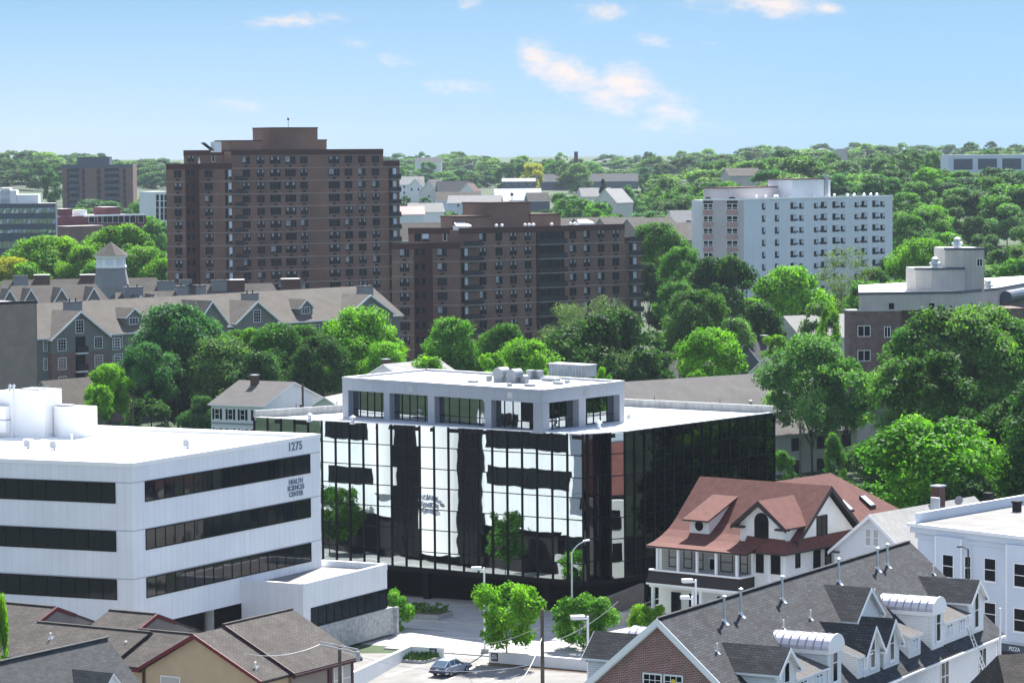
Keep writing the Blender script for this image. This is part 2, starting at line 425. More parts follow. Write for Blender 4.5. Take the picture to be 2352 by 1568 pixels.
for s in (4.9, 12.5):
    b = MB(wr); b.lathe(s, 1.2, [(.42, 0), (.42, FL)], 'concrete', 14); b.build('column', office, smooth=False)
# low wing towards the street
ZA = wr.h((553.8, 1329.7))[2]
AN = PZ((696.2, 1340.3), ZA); AR = PZ((888.6, 1294), ZA); AB = PZ((741, 1284.6), ZA); AL = PZ((553.8, 1329.7), ZA)
wa = Wall(AN, AR); wan = Wall(AL, AN); was = Wall(AR, AB)
b = MB()
axy = [tuple(p[:2]) for p in (AL, AN, AR, AB)]
b.prism(axy, 4.33, ZA-.55, 'white_panel', 'gravel_roof')
b.fr = wan; b.box(0, wan.L, 0, .3, 1.2, 4.33, 'white_panel')
b.fr = wa; b.box(.3, 3, .02, .3, 1.2, 4.33, 'white_panel')
b.build('wing_wall', office)
b = MB()
for w in (wan, wa, was): b.fr = w; b.box(0, w.L, -.05, .28, ZA-.55, ZA, 'white_panel', 'bright_white')
b.build('wing_parapet', office)
ribbon(office, wa, 1.2, wa.L-.05, 2.63, 4.33, 10)
ribbon(office, was, .05, was.L-.4, 2.63, 4.33, 5)
b = MB(wa); b.box(1.0, wa.L+1.0, -.25, .3, .25, 2.6, 'stone'); b.box(1.0, wa.L+1.0, .3, 6, 2.3, 2.6, 'stone')
b.fr = was; b.box(-.6, was.L, -1.0, -.65, .25, 2.6, 'stone')
b.build('stone_spandrel', office)
for s, y in ((wa.L+.25, .6), (wa.L*.62, 3.2), (wa.L*.3, 1.0)):
    b = MB(wa); b.lathe(s, y, [(.36, 0), (.36, .3 if s > 99 else 2.4)], 'concrete', 14); b.build('column', office)
# things bolted to the roof: split air conditioners, stub vents, white stair head and rounded tank
def roofP(q, z=ZR-.35): return PZ(q, z)
for q in ((65, 1029), (125, 1032), (431, 1028)):
    p = roofP(q); f = Fr(p, wl.X, p[2]); b = MB(f)
    b.box(-.42, .42, -.2, .2, .08, .82, 'white_paint')
    b.lathe(0, 0, [(.1, .0), (.1, .08)], 'dark_wall', 6)
    b.mesh([(.3*math.cos(i*.5236)-.05, -.21, .45+.3*math.sin(i*.5236)) for i in range(12)], [tuple(range(12))], 'soffit')
    for i in range(5): b.box(-.34, .3, -.225, -.215, .2+i*.12, .23+i*.12, 'metal_grey')
    b.build('air_conditioner', office)
for q, hh in (((165, 1013), .55), ((247, 1004), .4), ((268, 1002), .45), ((452, 1032), .3), ((95, 1037), .2)):
    p = roofP(q); b = MB(Fr(p, (1, 0), p[2])); b.lathe(0, 0, [(.06, 0), (.06, hh), (.1, hh), (.1, hh+.08)], 'bright_white', 8); b.build('vent_pipe', office)
fq = Fr(PZ((30, 1003), ZR-.3), wl.X)
b = MB(fq); z0 = ZR-.4
b.box(-.2, 3.0, .6, 3.6, z0, z0+4.3, 'bright_white'); b.box(-2.4, -.2, .2, 3.4, z0, z0+4.15, 'bright_white')
b.box(.2, 2.2, 1.0, 3.0, z0+4.3, z0+4.42, 'soffit'); b.build('stair_head', office)
b = MB(fq); b.box(-2.1, -.4, -.55, .15, z0+.5, z0+2.9, 'bright_white'); b.box(-2.2, -.3, -.6, .15, z0+1.6, z0+1.7, 'soffit')
b.lathe(-2.0, -.2, [(.3, z0+2.9), (.28, z0+3.2), (.12, z0+3.35)], 'bright_white', 12); b.build('roof_plant', office)
b = MB(fq)
a = [(3.05+3.3*i/8, 2.0-.7*math.sin(math.pi*i/8)) for i in range(9)]+[(6.35, 4.2), (3.05, 4.2)]
b.prism(a, z0, z0+2.75, 'bright_white'); b.box(3.3, 4.6, 2.2, 3.2, z0+2.75, z0+2.95, 'soffit'); b.build('roof_tank', office)
for x in (-1.0, -.6):
    b = MB(fq); b.lathe(x, 1.2, [(.13, z0+4.15), (.13, z0+4.6), (.2, z0+4.62), (.05, z0+4.8)], 'galv', 8); b.build('roof_cowl', office)
# ================================================================ black mirrored glass block
glass('mirror_pent', (.22, .25, .27), .02, .5, 1, wave=.008, ws=.5)
ZG = 17.0; GZ0 = 3.2
gA = PZ((584, 957.5), ZG); gB = PZ((1337.7, 997), ZG); gC = PZ((1433.8, 991), ZG); gE = PZ((1778.4, 946.8), ZG); gG = PZ((1188, 905), ZG+.6)
glassb = thing('glass_office', 'black mirror glass office block reflecting the white building opposite', 'office building', (gB[0], gB[1], 0))
wf = Wall(gA, gB); wc = Wall(gB, gC); wsd = Wall(gC, gE)
n1 = wc.hit(z3(1345, 600), y=0)[0]; n2 = wc.hit(z3(1462, 600), y=0)[0]
n1 = max(.25, min(n1, 1.0)); n2 = min(n2, wc.L-.5)
nd = 1.3
N1 = wc.p(n1, 0); N1i = wc.p(n1+.3, nd); N2i = wc.p(n2-.3, nd); N2 = wc.p(n2, 0)
outline = [gA, gB, N1, N1i, N2i, N2, gC, gE, gG]
walls = [(Wall(outline[i], outline[(i+1) % len(outline)])) for i in range(len(outline))]
rows = [GZ0, 4.83, 6.97, 8.96, 11.03, 12.9, 14.97, ZG]
pan = MB(); mul = MB()
for i, w in enumerate(walls):
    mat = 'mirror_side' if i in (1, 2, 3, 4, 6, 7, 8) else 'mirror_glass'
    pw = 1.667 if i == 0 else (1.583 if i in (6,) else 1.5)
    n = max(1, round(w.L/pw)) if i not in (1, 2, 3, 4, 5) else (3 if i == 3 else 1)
    if i == 0: n = 23
    pan.fr = w; mul.fr = w
    for k in range(n):
        x0 = w.L*k/n; x1 = w.L*(k+1)/n
        for j in range(7):
            a, c = random.gauss(0, .0022), random.gauss(0, .0022)
            pan.mesh([(x0, -a, rows[j]), (x1, a, rows[j]), (x1, a+c, rows[j+1]), (x0, c-a, rows[j+1])], [(0, 1, 2, 3)], mat)
        mul.box(x0-.07, x0+.07, -.11, .06, GZ0, ZG, 'black_frame')
    for z in rows[1:-1]: mul.box(0, w.L, -.035, .06, z-.042, z+.042, 'black_frame')
    mul.box(0, w.L, -.1, .06, GZ0-.12, GZ0+.05, 'black_frame')
pan.build('curtain_wall', glassb); mul.build('mullion', glassb)
b = MB(); core = [tuple(w.p(.25, .3)[:2]) for w in walls]
b.prism([tuple(p[:2]) for p in (gA, gB, N1, N1i, N2i, N2, gC, gE, gG)], ZG-.5, ZG-.12, 'black_frame', 'membrane')
b.prism([tuple(p[:2]) for p in (gA, gB, gC, gE, gG)], GZ0-.45, GZ0-.14, 'black_frame')
b.build('roof', glassb)
b = MB()
for i in (7, 8): b.fr = walls[i]; b.box(0, walls[i].L, .02, .20, ZG-.3, ZG+.66, 'concrete', 'bright_white')
for i in (0, 1, 5, 6): b.fr = walls[i]; b.box(-.02, walls[i].L, -.04, .2, ZG-.02, ZG+.07, 'bright_white')
b.fr = wc; b.box(n1-.1, n2+.1, -.04, .2, ZG-.02, ZG+.07, 'bright_white')
b.build('parapet', glassb)
# recessed ground floor behind the overhang
b = MB(); cen = (gA+gB+gE+gG)/4
inn = [tuple((p+(cen-p)/np.linalg.norm(cen-p)*4.6)[:2]) for p in (gA, gB, gC, gE, gG)]
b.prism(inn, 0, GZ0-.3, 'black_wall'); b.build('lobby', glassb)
for s in (6, 13, 20, 27, 34):
    b = MB(wf); b.box(s-.3, s+.3, 1.2, 1.8, 0, GZ0-.4, 'black_frame'); b.build('column', glassb)
for s in (5, 12, 19):
    b = MB(wsd); b.box(s-.3, s+.3, 1.2, 1.8, 0, GZ0-.4, 'black_frame'); b.build('column', glassb)
# penthouse storey
ZP = 21.0
pA = PZ((786, 865.7), ZP); pB = PZ((1246.3, 895.2), ZP); pC = PZ((1433.8, 874.1), ZP)
wpa = Wall(pA, pB); wpc = Wall(pB, pC); pD = pA+(pC-pB)
b = MB(); ph0 = ZG-.12
b.prism([tuple(p[:2]) for p in (pA, pB, pC, pD)], ZP-1.28, ZP-.2, 'grey_panel', 'membrane')
def opening_wall(b, w, ops, zh):
    b.fr = w; e = [0]
    for s0, s1 in ops: e += [s0, s1]
    e.append(w.L)
    for i in range(0, len(e), 2): b.box(e[i], e[i+1], 0, .9, ph0, zh, 'grey_panel')
    for s0, s1 in ops: b.box(s0, s1, 0, .9, ph0, ph0+.22, 'grey_panel')
opA = [(wpa.h(z3(x0, 300))[0], wpa.h(z3(x1, 300))[0]) for x0, x1 in ((178, 352), (380, 568), (600, 846), (878, 1084))]
opC = [(wpc.h(z3(x0, 300))[0], wpc.h(z3(x1, 300))[0]) for x0, x1 in ((1138, 1308), (1342, 1508))]
opening_wall(b, wpa, opA, ZP-1.28); opening_wall(b, wpc, opC, ZP-1.28)
for w in (Wall(pC, pD), Wall(pD, pA)): b.fr = w; b.box(.9, w.L-.9, 0, .4, ph0, ZP-1.28, 'grey_panel')
b.build('penthouse_wall', glassb)
b = MB()
for w in (wpa, wpc, Wall(pC, pD), Wall(pD, pA)): b.fr = w; b.box(0, w.L, -.06, .3, ZP-.2, ZP+.02, 'grey_panel', 'bright_white')
b.build('penthouse_parapet', glassb)
for w, ops in ((wpa, opA), (wpc, opC)):
    for s0, s1 in ops:
        b = MB(w); n = 5
        for k in range(n):
            x0 = s0+(s1-s0)*k/n; x1 = s0+(s1-s0)*(k+1)/n
            for za, zb_ in ((ph0+.22, ph0+.95), (ph0+.95, ZP-1.28)):
                a = random.gauss(0, .004)
                b.mesh([(x0, .72-a, za), (x1, .72+a, za), (x1, .72+a, zb_), (x0, .72-a, zb_)], [(0, 1, 2, 3)], 'mirror_pent')
            if k: b.box(x0-.035, x0+.035, .66, .75, ph0+.2, ZP-1.28, 'black_frame')
        b.box(s0, s1, .66, .75, ph0+.93, ph0+.99, 'black_frame')
        b.build('penthouse_window', glassb)
for w, s in ((wpa, .36), (wpa, .846), (wpc, .52)):
    b = MB(w); s *= w.L; b.box(s-.33, s+.33, -.03, .02, ZP-1.12+.15, ZP-.62+.15, 'metal_grey')
    for i in range(4): b.box(s-.3, s+.3, -.05, -.03, ZP-.93+i*.11, ZP-.89+i*.11, 'soffit')
    b.build('wall_grille', glassb)
# roof plant on the penthouse
zq = ZP-.2
def fan(q, r, h, lab='exhaust_fan'):
    p = PZ(q, zq); b = MB(Fr(p, wpa.X, p[2]))
    b.box(-r*.8, r*.8, -r*.8, r*.8, 0, h*.42, 'vent_grey')
    n = 12    # rounded cowl lying across
    pts = [(-r*math.cos(math.pi*i/n), -r*.8, h*.42+r*1.15*math.sin(math.pi*i/n)) for i in range(n+1)]
    b.ext(pts, (0, r*1.6, 0), 'vent_grey'); return b.build(lab, glassb)
fan(z3(930, 146), .75, 1.4); fan(z3(996, 150), .72, 1.3); fan(z3(1042, 152), .38, .9)
for q, sx, sy, h in ((z3(868, 142), .22, .22, .5), (z3(1072, 132), .33, .33, .85), (z3(1114, 132), .3, .3, .8), (z3(1170, 142), .9, .4, .25), (z3(790, 150), .45, .3, .18), (z3(968, 170), .18, .18, .3), (z3(1068, 168), .5, .3, .2), (z3(1205, 157), .5, .25, .2), (z3(1251, 152), .2, .2, .25)):
    p = PZ(q, zq); b = MB(Fr(p, wpa.X, p[2])); b.box(-sx, sx, -sy, sy, 0, h, 'vent_grey'); b.box(-sx*1.08, sx*1.08, -sy*1.08, sy*1.08, h, h+.06, 'soffit'); b.build('roof_unit', glassb)
p = PZ(z3(1250, 142), zq); b = MB(Fr(PZ(z3(1250, 128), zq), wpa.X, zq)); b.box(-3.4, 1.6, 1.0, 2.6, .1, 1.25, 'vent_grey'); b.box(-3.45, 1.65, .95, 2.65, 1.25, 1.33, 'metal_grey')
for i in range(6): b.box(-3.0+i*.8, -2.96+i*.8, .97, 1.0, .15, 1.3, 'soffit')
b.build('cooling_unit', glassb)
p = PZ(z3(600, 150), zq); b = MB(Fr(p, (1, 0), p[2])); b.lathe(0, 0, [(.03, 0), (.02, .5)], 'vent_grey', 6); b.build('vent_pipe', glassb)
# low roof: cowls and lightning rods
for q in (z3(200, 352), z3(1553, 322), z3(1405, 378), (711, 968)):
    p = PZ(q, ZG-.12); b = MB(Fr(p, (1, 0), p[2]))
    b.lathe(0, 0, [(.32, 0), (.32, .15), (.18, .25), (.18, .55), (.34, .58), (.34, .68), (.12, .85)], 'galv', 12); b.build('roof_cowl', glassb)
for t, w in ((.2, 7), (.45, 7), (.7, 7), (.92, 7), (.35, 8), (.7, 8), (.85, 8)):
    q = walls[w]; b = MB(q); s = t*q.L; b.tube((s, .1, ZG-.3), (s, .1, ZG+1.1), .035, .03, 'dark_frame', 6); b.build('lightning_rod', glassb)
for s in (2, 5.5, 9, 13.5):
    b = MB(wsd); b.tube((s, .3, ZG-.1), (s, .3, ZG+.5), .03, .02, 'dark_frame', 6); b.build('lightning_rod', glassb)
# ================================================================ dormered condominium block, brick gable towards us
P0 = PZ((1515, 1418), 15); P1 = PZ((2085, 1243), 15)
q_ = (P1-P0)[:2]; LN = float(np.linalg.norm(q_)); q_ = q_/LN
fk = Fr(P0, (q_[1], -q_[0])); TN = .862; RZ = 15.0
condo = thing('condo_block', 'long white condominium with charcoal shingle roof, brick gable end and metal barrel dormers', 'apartment house', (P0[0], P0[1], 0))
XE = 7.25; ZE = RZ-TN*XE
b = MB(fk)
b.box(-6.9, 6.9, .35, LN-.3, 0, ZE+.1, 'white_siding')
b.ext([(-6.9, LN-.32, ZE+.1), (6.9, LN-.32, ZE+.1), (0, LN-.32, RZ-.2)], (0, .12, 0), 'white_siding')
b.build('wall', condo)
b = MB(fk); b.ext([(-6.85, 0, 0), (6.85, 0, 0), (6.85, 0, ZE+.15), (0, 0, RZ-.2), (-6.85, 0, ZE+.15)], (0, .34, 0), 'red_brick'); b.build('brick_gable', condo)
b = MB(fk)
for sx in (-1, 1):
    b.slab([(0, -.35, RZ), (sx*XE, -.35, ZE), (sx*XE, LN+.3, ZE), (0, LN+.3, RZ)], .18, 'charcoal_shingle', 'dark_frame')
for i in range(100):
    y = -.3+i*(LN+.5)/100; b.box(-.14, .14, y, y+(LN+.5)/100-.03, RZ-.03, RZ+.05+random.uniform(0, .015), 'charcoal_shingle')
rf = b.build('roof', condo)
b = MB(fk)
for sx in (-1, 1):
    b.ext([(0, -.40, RZ+.03), (sx*XE, -.40, ZE+.03), (sx*XE, -.40, ZE-.42), (0, -.40, RZ-.42)], (0, .05, 0), 'bright_white')
    b.ext([(0, -.35, RZ-.2), (sx*XE, -.35, ZE-.2), (sx*XE, -.35, ZE-.5), (0, -.35, RZ-.5)], (0, .34, 0), 'white_paint')
b.build('bargeboard', condo)
b = MB(fk)
for sx in (-1, 1): b.box(sx*XE-.02, sx*XE+.10, -.3, LN+.2, ZE-.2, ZE-.05, 'bright_white')
b.build('gutter', condo)
wk0 = Wall(fk.p(-6.85, 0), fk.p(6.85, 0))
for s in (-.50, .92): win(condo, wk0, 6.85+s, 9.9, 1.3, 1.7, 'grid')
b = MB(wk0); c = fk.hit((1548, 1562), y=0); b.mesh([(6.85+.92+.16*math.cos(i*.7854), -.06, 11.2+.16*math.sin(i*.7854)) for i in range(8)], [tuple(range(8))], 'yellow_sign'); b.build('window_sticker', condo)
wkr = Wall(fk.p(6.9, .35), fk.p(6.9, LN-.3))
def yx(q, x=6.55): return fk.hit(q, x=x)
def dormer(yc, zr, xf, hw, ze, style, ww=.75, wz=None, wh=2.2, side=1, name='gable_dormer', sill=None):
    zb_ = RZ-TN*xf if sill is None else sill; xb = (RZ-zr)/TN; xe = (RZ-ze)/TN; k = side
    g = MB(fk); hw2 = hw-.28; zi = ze+.28*(zr-ze)/hw-.08
    g.ext([(k*xf, yc-hw2, zb_-.3), (k*xf, yc+hw2, zb_-.3), (k*xf, yc+hw2, zi), (k*xf, yc, zr-.12), (k*xf, yc-hw2, zi)], (-k*(xf-xb), 0, 0), 'white_siding')
    for sy in (-1, 1):
        g.slab([(k*(xf+.3), yc, zr), (k*(xf+.3), yc+sy*hw, ze), (k*xe, yc+sy*hw, ze), (k*xb, yc, zr)], .13, 'charcoal_shingle', 'white_paint')
        g.ext([(k*(xf+.30), yc, zr-.03), (k*(xf+.30), yc+sy*hw, ze-.03), (k*(xf+.30), yc+sy*hw, ze-.3), (k*(xf+.30), yc, zr-.3)], (k*.04, 0, 0), 'bright_white')
        g.box(*sorted((k*(xf+.02), k*(xf+.32))), *sorted((yc+sy*(hw-.32), yc+sy*hw)), ze-.26, ze-.12, 'white_paint')
    ob = g.build(name, condo)
    if style:
        w = Wall(fk.p(k*xf, yc-k*hw2), fk.p(k*xf, yc+k*hw2))
        win(condo, w, hw2, wz if wz else zb_+.5, ww, wh, style)
    return ob
d3l = yx(z7(1845, 490), 6.85); d3r = yx(z7(2015, 440), 6.85); d3p = yx(z7(1930, 240), 6.85)
HWD = (d3r[1]-d3l[1])/2; ZED = (d3l[2]+d3r[2])/2
Y3 = d3p[1]; Y1 = yx(z5(1170, 950), 6.85)[1]
HWD = max(1.5, min(HWD, 2.2)); ZED = max(10.6, min(ZED, 11.8))
for y in (Y1, Y3): dormer(y, 13.1, 6.55, HWD, ZED, 'dh', .85, RZ-TN*6.55+.35, 2.5)
def barrel(yc, hw, zt_, zs, xf, side=1):
    k = side; g = MB(fk); n = 14; zb_ = RZ-TN*xf
    g.box(*sorted((k*.5, k*xf)), yc-hw+.12, yc+hw-.12, zb_-.3, zs, 'white_siding')
    g.box(*sorted((k*1.5, k*(xf+.12))), yc-hw, yc+hw, zs-.28, zs, 'bright_white')
    arc = [(yc-hw*math.cos(math.pi*i/n), zs+(zt_-zs)*math.sin(math.pi*i/n)) for i in range(n+1)]
    g.ext([(k*(xf-.1), y, z) for y, z in arc], (k*.12, 0, 0), 'white_paint')
    xs = [xf+.12-(xf-1.6)*i/9 for i in range(10)]
    for i in range(9):
        g.ext([(k*xs[i], y, z+.02) for y, z in arc], (k*(xs[i+1]-xs[i]+.03), 0, 0), 'silver_roof')
        a2 = [(yc-(hw+.05)*math.cos(math.pi*j/n), zs+.02+(zt_-zs+.06)*math.sin(math.pi*j/n)) for j in range(n+1)]
        g.ext([(k*xs[i+1], y, z) for y, z in a2], (k*.05, 0, 0), 'soffit')
    a2 = [(yc-(hw+.09)*math.cos(math.pi*j/n), zs+.0+(zt_-zs+.09)*math.sin(math.pi*j/n)) for j in range(n+1)]
    g.ext([(k*(xf+.10), y, z) for y, z in a2], (k*.06, 0, 0), 'bright_white')
    g.build('barrel_dormer', condo)
    w = Wall(fk.p(k*xf, yc-k*hw), fk.p(k*xf, yc+k*hw)); win(condo, w, hw, zb_+.45, .85, 2.5, 'dh', o=.01)
bl = yx(z7(1478, 590), 6.7); br = yx(z7(1602, 520), 6.7)
HB = max(1.2, min((br[1]-bl[1])/2, 2.2)); ZS = (bl[2]+br[2])/2; YB2 = (bl[1]+br[1])/2
b1l = yx(z7(480, 945), 6.7); b1r = yx(z7(612, 890), 6.7); YB1 = (b1l[1]+b1r[1])/2
print('HWD', HWD, ZED, Y1, Y3, 'barrel', HB, ZS, YB1, YB2)
ZS = max(10.9, min(ZS, 12.0))
barrel(YB2, HB, 12.8, ZS, 6.55); barrel(YB1, HB, 12.8, ZS, 6.55)
# paired gables in the middle under one higher gable
pa = yx(z7(930, 635), 5.5); pb = yx(z7(1115, 568), 5.3)
dormer((pa[1]+pb[1])/2-.1, 14.2, 4.1, 2.45, 12.2, None, name='upper_gable_dormer', sill=11.6)
ra = yx(z7(1015, 765), 6.8)
hwm = max(1.2, min(1.9, ra[1]-yx(z7(930, 635), 6.85)[1]))
for q in (z7(930, 635), z7(1115, 568)): dormer(yx(q, 6.85)[1], 12.55, 6.55, hwm, 10.75, 'dh', .8, RZ-TN*6.55+.4, 2.3)
def shed(y0, y1, xf, zf, name='shed_dormer', wins=2):
    g = MB(fk); zb_ = RZ-TN*xf; tn2 = .30; xb = (RZ-(zf))/TN
    # roof rises backwards at a low pitch until it meets the main slope
    xb = (RZ-zf-tn2*xf)/(TN-tn2); zt_ = RZ-TN*xb
    g.box(1.5 if False else xb, xf, y0, y1, zb_-.3, zf-.08, 'white_siding')
    g.ext([(xf, y0, zf-.08), (xb, y0, zt_-.08), (xb, y0, zf-.08)], (0, y1-y0, 0), 'white_siding')
    g.slab([(xf+.22, y0-.05, zf-.06), (xf+.22, y1+.05, zf-.06), (xb-.02, y1+.05, zt_+.01), (xb-.02, y0-.05, zt_+.01)], .12, 'grey_shingle', 'bright_white')
    g.build(name, condo)
    w = Wall(fk.p(xf, y0), fk.p(xf, y1)); L = y1-y0
    for i in range(wins): win(condo, w, L*(i+.5)/wins, zb_+.45, 1.05, min(1.5, zf-zb_-.75), 'cas')
zsh = yx(z7(1720, 615), 6.55)[2]; zsh = max(10.2, min(zsh, 11.3))
shed(YB2+HB-.1, Y3-HWD+.35, 6.5, zsh); shed(Y1+HWD-.35, YB1-HB+.1, 6.5, zsh)
for ql, qr in ((z7(755, 1225), z7(872, 1180)), (z7(1250, 1022), z7(1362, 985))):
    y0 = yx(ql, 6.55)[1]; y1 = yx(qr, 6.55)[1]; shed(y0, max(y1, y0+1.6), 6.5, 10.9, 'box_dormer', 1)
print('shed', zsh, hwm, yx(z7(760, 985), 6.55))
# dormers of the far slope
dq = fk.hit(z5(145, 860), z=13.1); bq = fk.hit(z5(345, 845), z=12.75); bq2 = fk.hit(z5(455, 812), z=12.75)
print('leftdorm', dq, bq, bq2)
dormer(max(2.2, dq[1]), 13.1, 6.55, HWD, ZED, None, side=-1)
barrel(max(7, bq[1]), HB, 12.8, ZS, 6.0, -1); barrel(max(20, bq2[1]), HB, 12.8, ZS, 6.0, -1)
# windows of the long wall
for q, w_, h_ in ((z7(1585, 1190), 1.5, 2.2), (z7(1948, 1110), 1.5, 2.8)):
    c = wkr.h(q); win(condo, wkr, c[0], c[2]-h_/2, w_, h_, 'twin')
b = MB(fk)   # white entrance hood
h0 = yx(z7(980, 1230), 8.3); h1 = yx(z7(1350, 1150), 8.3)
b.slab([(6.95, h0[1], 7.9), (8.5, h0[1], 7.5), (8.5, h1[1], 7.5), (6.95, h1[1], 7.9)], .12, 'bright_white'); b.build('entrance_hood', condo)
nn = (TN, 0, 1.)
def onroof(q): return fk.hit(q, nrm=nn, pt=(0, 0, RZ))
for q, hh in ((z5(833, 815), 1.5), (z5(917, 780), 1.55), (z5(1127, 705), 1.45), (z5(1413, 615), 1.5), (z5(1610, 550), 1.4), (z5(1660, 530), 1.4)):
    p = onroof(q); b = MB(fk); x, y, z = p
    b.lathe(x, y, [(.085, z-.3), (.075, z+hh), (.16, z+hh), (.16, z+hh+.08), (.05, z+hh+.14)], 'galv', 10)
    b.lathe(x, y, [(.20, z-.2), (.09, z+.16)], 'galv', 10)
    b.slab([(x-.1, y-.17, z+.1*TN+.03), (x+.30, y-.17, z-.30*TN+.03), (x+.30, y+.17, z-.30*TN+.03), (x-.1, y+.17, z+.1*TN+.03)], .02, 'galv'); b.build('flue_pipe', condo)
for q in (z5(797, 970), z5(1133, 850), z5(1270, 800), z5(1595, 692), z5(1893, 572)):
    x, y, z = onroof(q); b = MB(fk); b.lathe(x, y, [(.06, z-.2), (.055, z+.55)], 'bright_white', 8)
    b.slab([(x-.08, y-.12, z+.08*TN+.03), (x+.2, y-.12, z-.2*TN+.03), (x+.2, y+.12, z-.2*TN+.03), (x-.08, y+.12, z+.08*TN+.03)], .02, 'galv'); b.build('vent_pipe', condo)
b = MB(fk); c = yx(z7(2120, 820), 7.1); b.tube((7.05, LN-.5, 0), (7.05, LN-.5, ZE-.1), .06, .06, 'bright_white', 8); b.build('downpipe', condo)
# ladder against the eave
lt = fk.hit(z7(1810, 705), x=7.75); lb = fk.hit(z7(1998, 1200), x=8.6); d = (lb-lt)/np.linalg.norm(lb-lt); lb2 = lt+d*(lt[2]-.0)/(-d[2])
b = MB(fk); wv = np.array([0, .26, 0])
for s in (-1, 1): b.tube(lt+wv*s, lb2+wv*s, .045, .045, 'aluminium', 6)
n = int(np.linalg.norm(lb2-lt)/.32)
for i in range(n):
    c = lt+d*.32*(i+.5); b.tube(c-wv, c+wv, .025, .025, 'aluminium', 6)
pl = fk.p(*lb2); single(b, 'ladder', 'aluminium extension ladder leaning on the eave of the white dormered condominium', 'ladder', (pl[0], pl[1], 0))
# dark shingled roof in the near corner
f0 = PZ((2292, 1503), 10.5); fn = Fr(f0, (.97, .24))
near = thing('shingled_house', 'dark brown shingled roof corner in front of the condominium wall with the ladder', 'house', (f0[0], f0[1], 0))
b = MB(fn); b.box(.5, 14, -5.2, 5, 0, 6.6, 'white_siding'); b.build('wall', near)
b = MB(fn)
b.slab([(0, 0, 10.5), (-1.2, -5.8, 6.2), (15, -5.8, 6.2), (15, 0, 10.5)], .2, 'brown_shingle', 'trim_dark'); b.slab([(0, 0, 10.5), (15, 0, 10.5), (15, 5.8, 6.2), (-1.2, 5.8, 6.2)], .2, 'brown_shingle', 'trim_dark')
b.slab([(0, 0, 10.48), (-1.2, 5.8, 6.18), (-1.2, -5.8, 6.18)], .2, 'brown_shingle', 'trim_dark')
b.build('roof', near)
# ================================================================ white house with the red roof
PL = PZ(z5(450, 425), 9); PN = PZ(z5(925, 468), 9)
yy = (PL-PN)[:2]/np.linalg.norm((PL-PN)[:2]); fh = Fr(PN, (yy[1], -yy[0]))
GH = 1.6
red = thing('red_roof_house', 'white stucco house with flared red shingle roof, arched dormer and columned porch', 'house', (PN[0], PN[1], GH))
YL, YG, XR, ZRR = 10.6, -3.0, 8.35, 14.2
prof = [(-.65, 9.0), (.6, 9.2), (1.8, 9.55), (3.0, 10.05), (4.2, 10.8), (XR, ZRR)]
b = MB(fh)
b.box(1.9, 20, .0, 10.2, GH-1, 8.95, 'stucco'); b.box(1.9, 14.2, YG, .0, GH-1, 9.2, 'stucco')
b.box(14.2, 23, -2.4, 9, GH-1, 8.9, 'stucco')
b.ext([(2.9, YG, 9.2), (13.8, YG, 9.2), (XR, YG, ZRR-.45)], (0, .3, 0), 'stucco')
b.ext([(3.2, YL-1.3, 8.9), (14, YL-1.3, 8.9), (XR, YL-1.3, ZRR-.8)], (0, .3, 0), 'stucco')
b.build('wall', red)
b = MB(fh)
yl = lambda x: 9.75+(.5*x/XR)
for i in range(len(prof)-1):
    (xa, za), (xb_, zb_) = prof[i], prof[i+1]
    yr = -.75 if xb_ <= 4.3 else -3.65
    yr0 = -.75 if xa <= 3 else -3.65
    if i < 4: b.slab([(xa, yl(xa), za), (xa, -.75, za), (xb_, -.75, zb_), (xb_, yl(xb_), zb_)], .16, 'red_roof', 'trim_dark')
    else: b.slab([(xa, yl(xa), za), (xa, -3.65, za), (xb_, -3.65, zb_), (xb_, yl(xb_), zb_)], .16, 'red_roof', 'trim_dark')
b.slab([(3.05, -3.65, 9.92), (4.25, -3.65, 10.78), (4.25, -.8, 10.78), (3.05, -.8, 9.92)], .16, 'red_roof', 'trim_dark')
b.slab([(XR, yl(XR), ZRR), (XR, -3.65, ZRR), (13.7, -3.65, 9.9), (17, 4, 7.4), (17, yl(17), 7.4)], .16, 'red_roof', 'trim_dark')
# rear wing, hipped at the far end
R0 = (9.5, 3.2, 14.02); R1 = (18.9, 3.2, 14.0)
b.slab([R0, (9.5, -1.6, 10.2), (11.3, -3.2, 9.4), (24.6, -3.2, 9.4), R1], .16, 'red_roof', 'trim_dark')
b.slab([R1, (24.6, -3.2, 9.4), (24.6, 9.6, 9.4)], .16, 'red_roof', 'trim_dark'); b.slab([R0, R1, (24.6, 9.6, 9.4), (9.5, 9.6, 9.4)], .16, 'red_roof', 'trim_dark')
# pent roof below the gable and round the corner bay
for pts in ([(1.5, YG-.75, 9.05), (14.6, YG-.75, 9.0), (13.9, YG-.02, 9.95), (2.2, YG-.02, 9.95)], [(.75, .6, 9.05), (.75, YG-.75, 9.05), (2.0, YG-.02, 10.1), (2.0, .9, 10.2)], [(.75, YG-.75, 9.05), (1.5, YG-.75, 9.05), (2.2, YG-.02, 9.95), (2.0, YG-.02, 10.1)]):
    b.slab(pts, .16, 'red_roof', 'trim_dark')
b.build('roof', red)
b = MB(fh)   # dark rake boards of the big gable
for sx in (-1, 1):
    xe = 3.05 if sx < 0 else 13.7; ze = 9.92
    b.ext([(XR, -3.68, ZRR-.02), (xe, -3.68, ze-.05), (xe, -3.68, ze-.45), (XR, -3.68, ZRR-.5)], (0, .07, 0), 'trim_dark')
b.build('bargeboard', red)
wgab = Wall(fh.p(1.9, YG), fh.p(14.2, YG))
c = wgab.h(z8(1585, 600)); win(red, wgab, c[0], c[2]-.85, 1.7, 1.75, 'dpic', label='dark framed twin window in the gable'); 
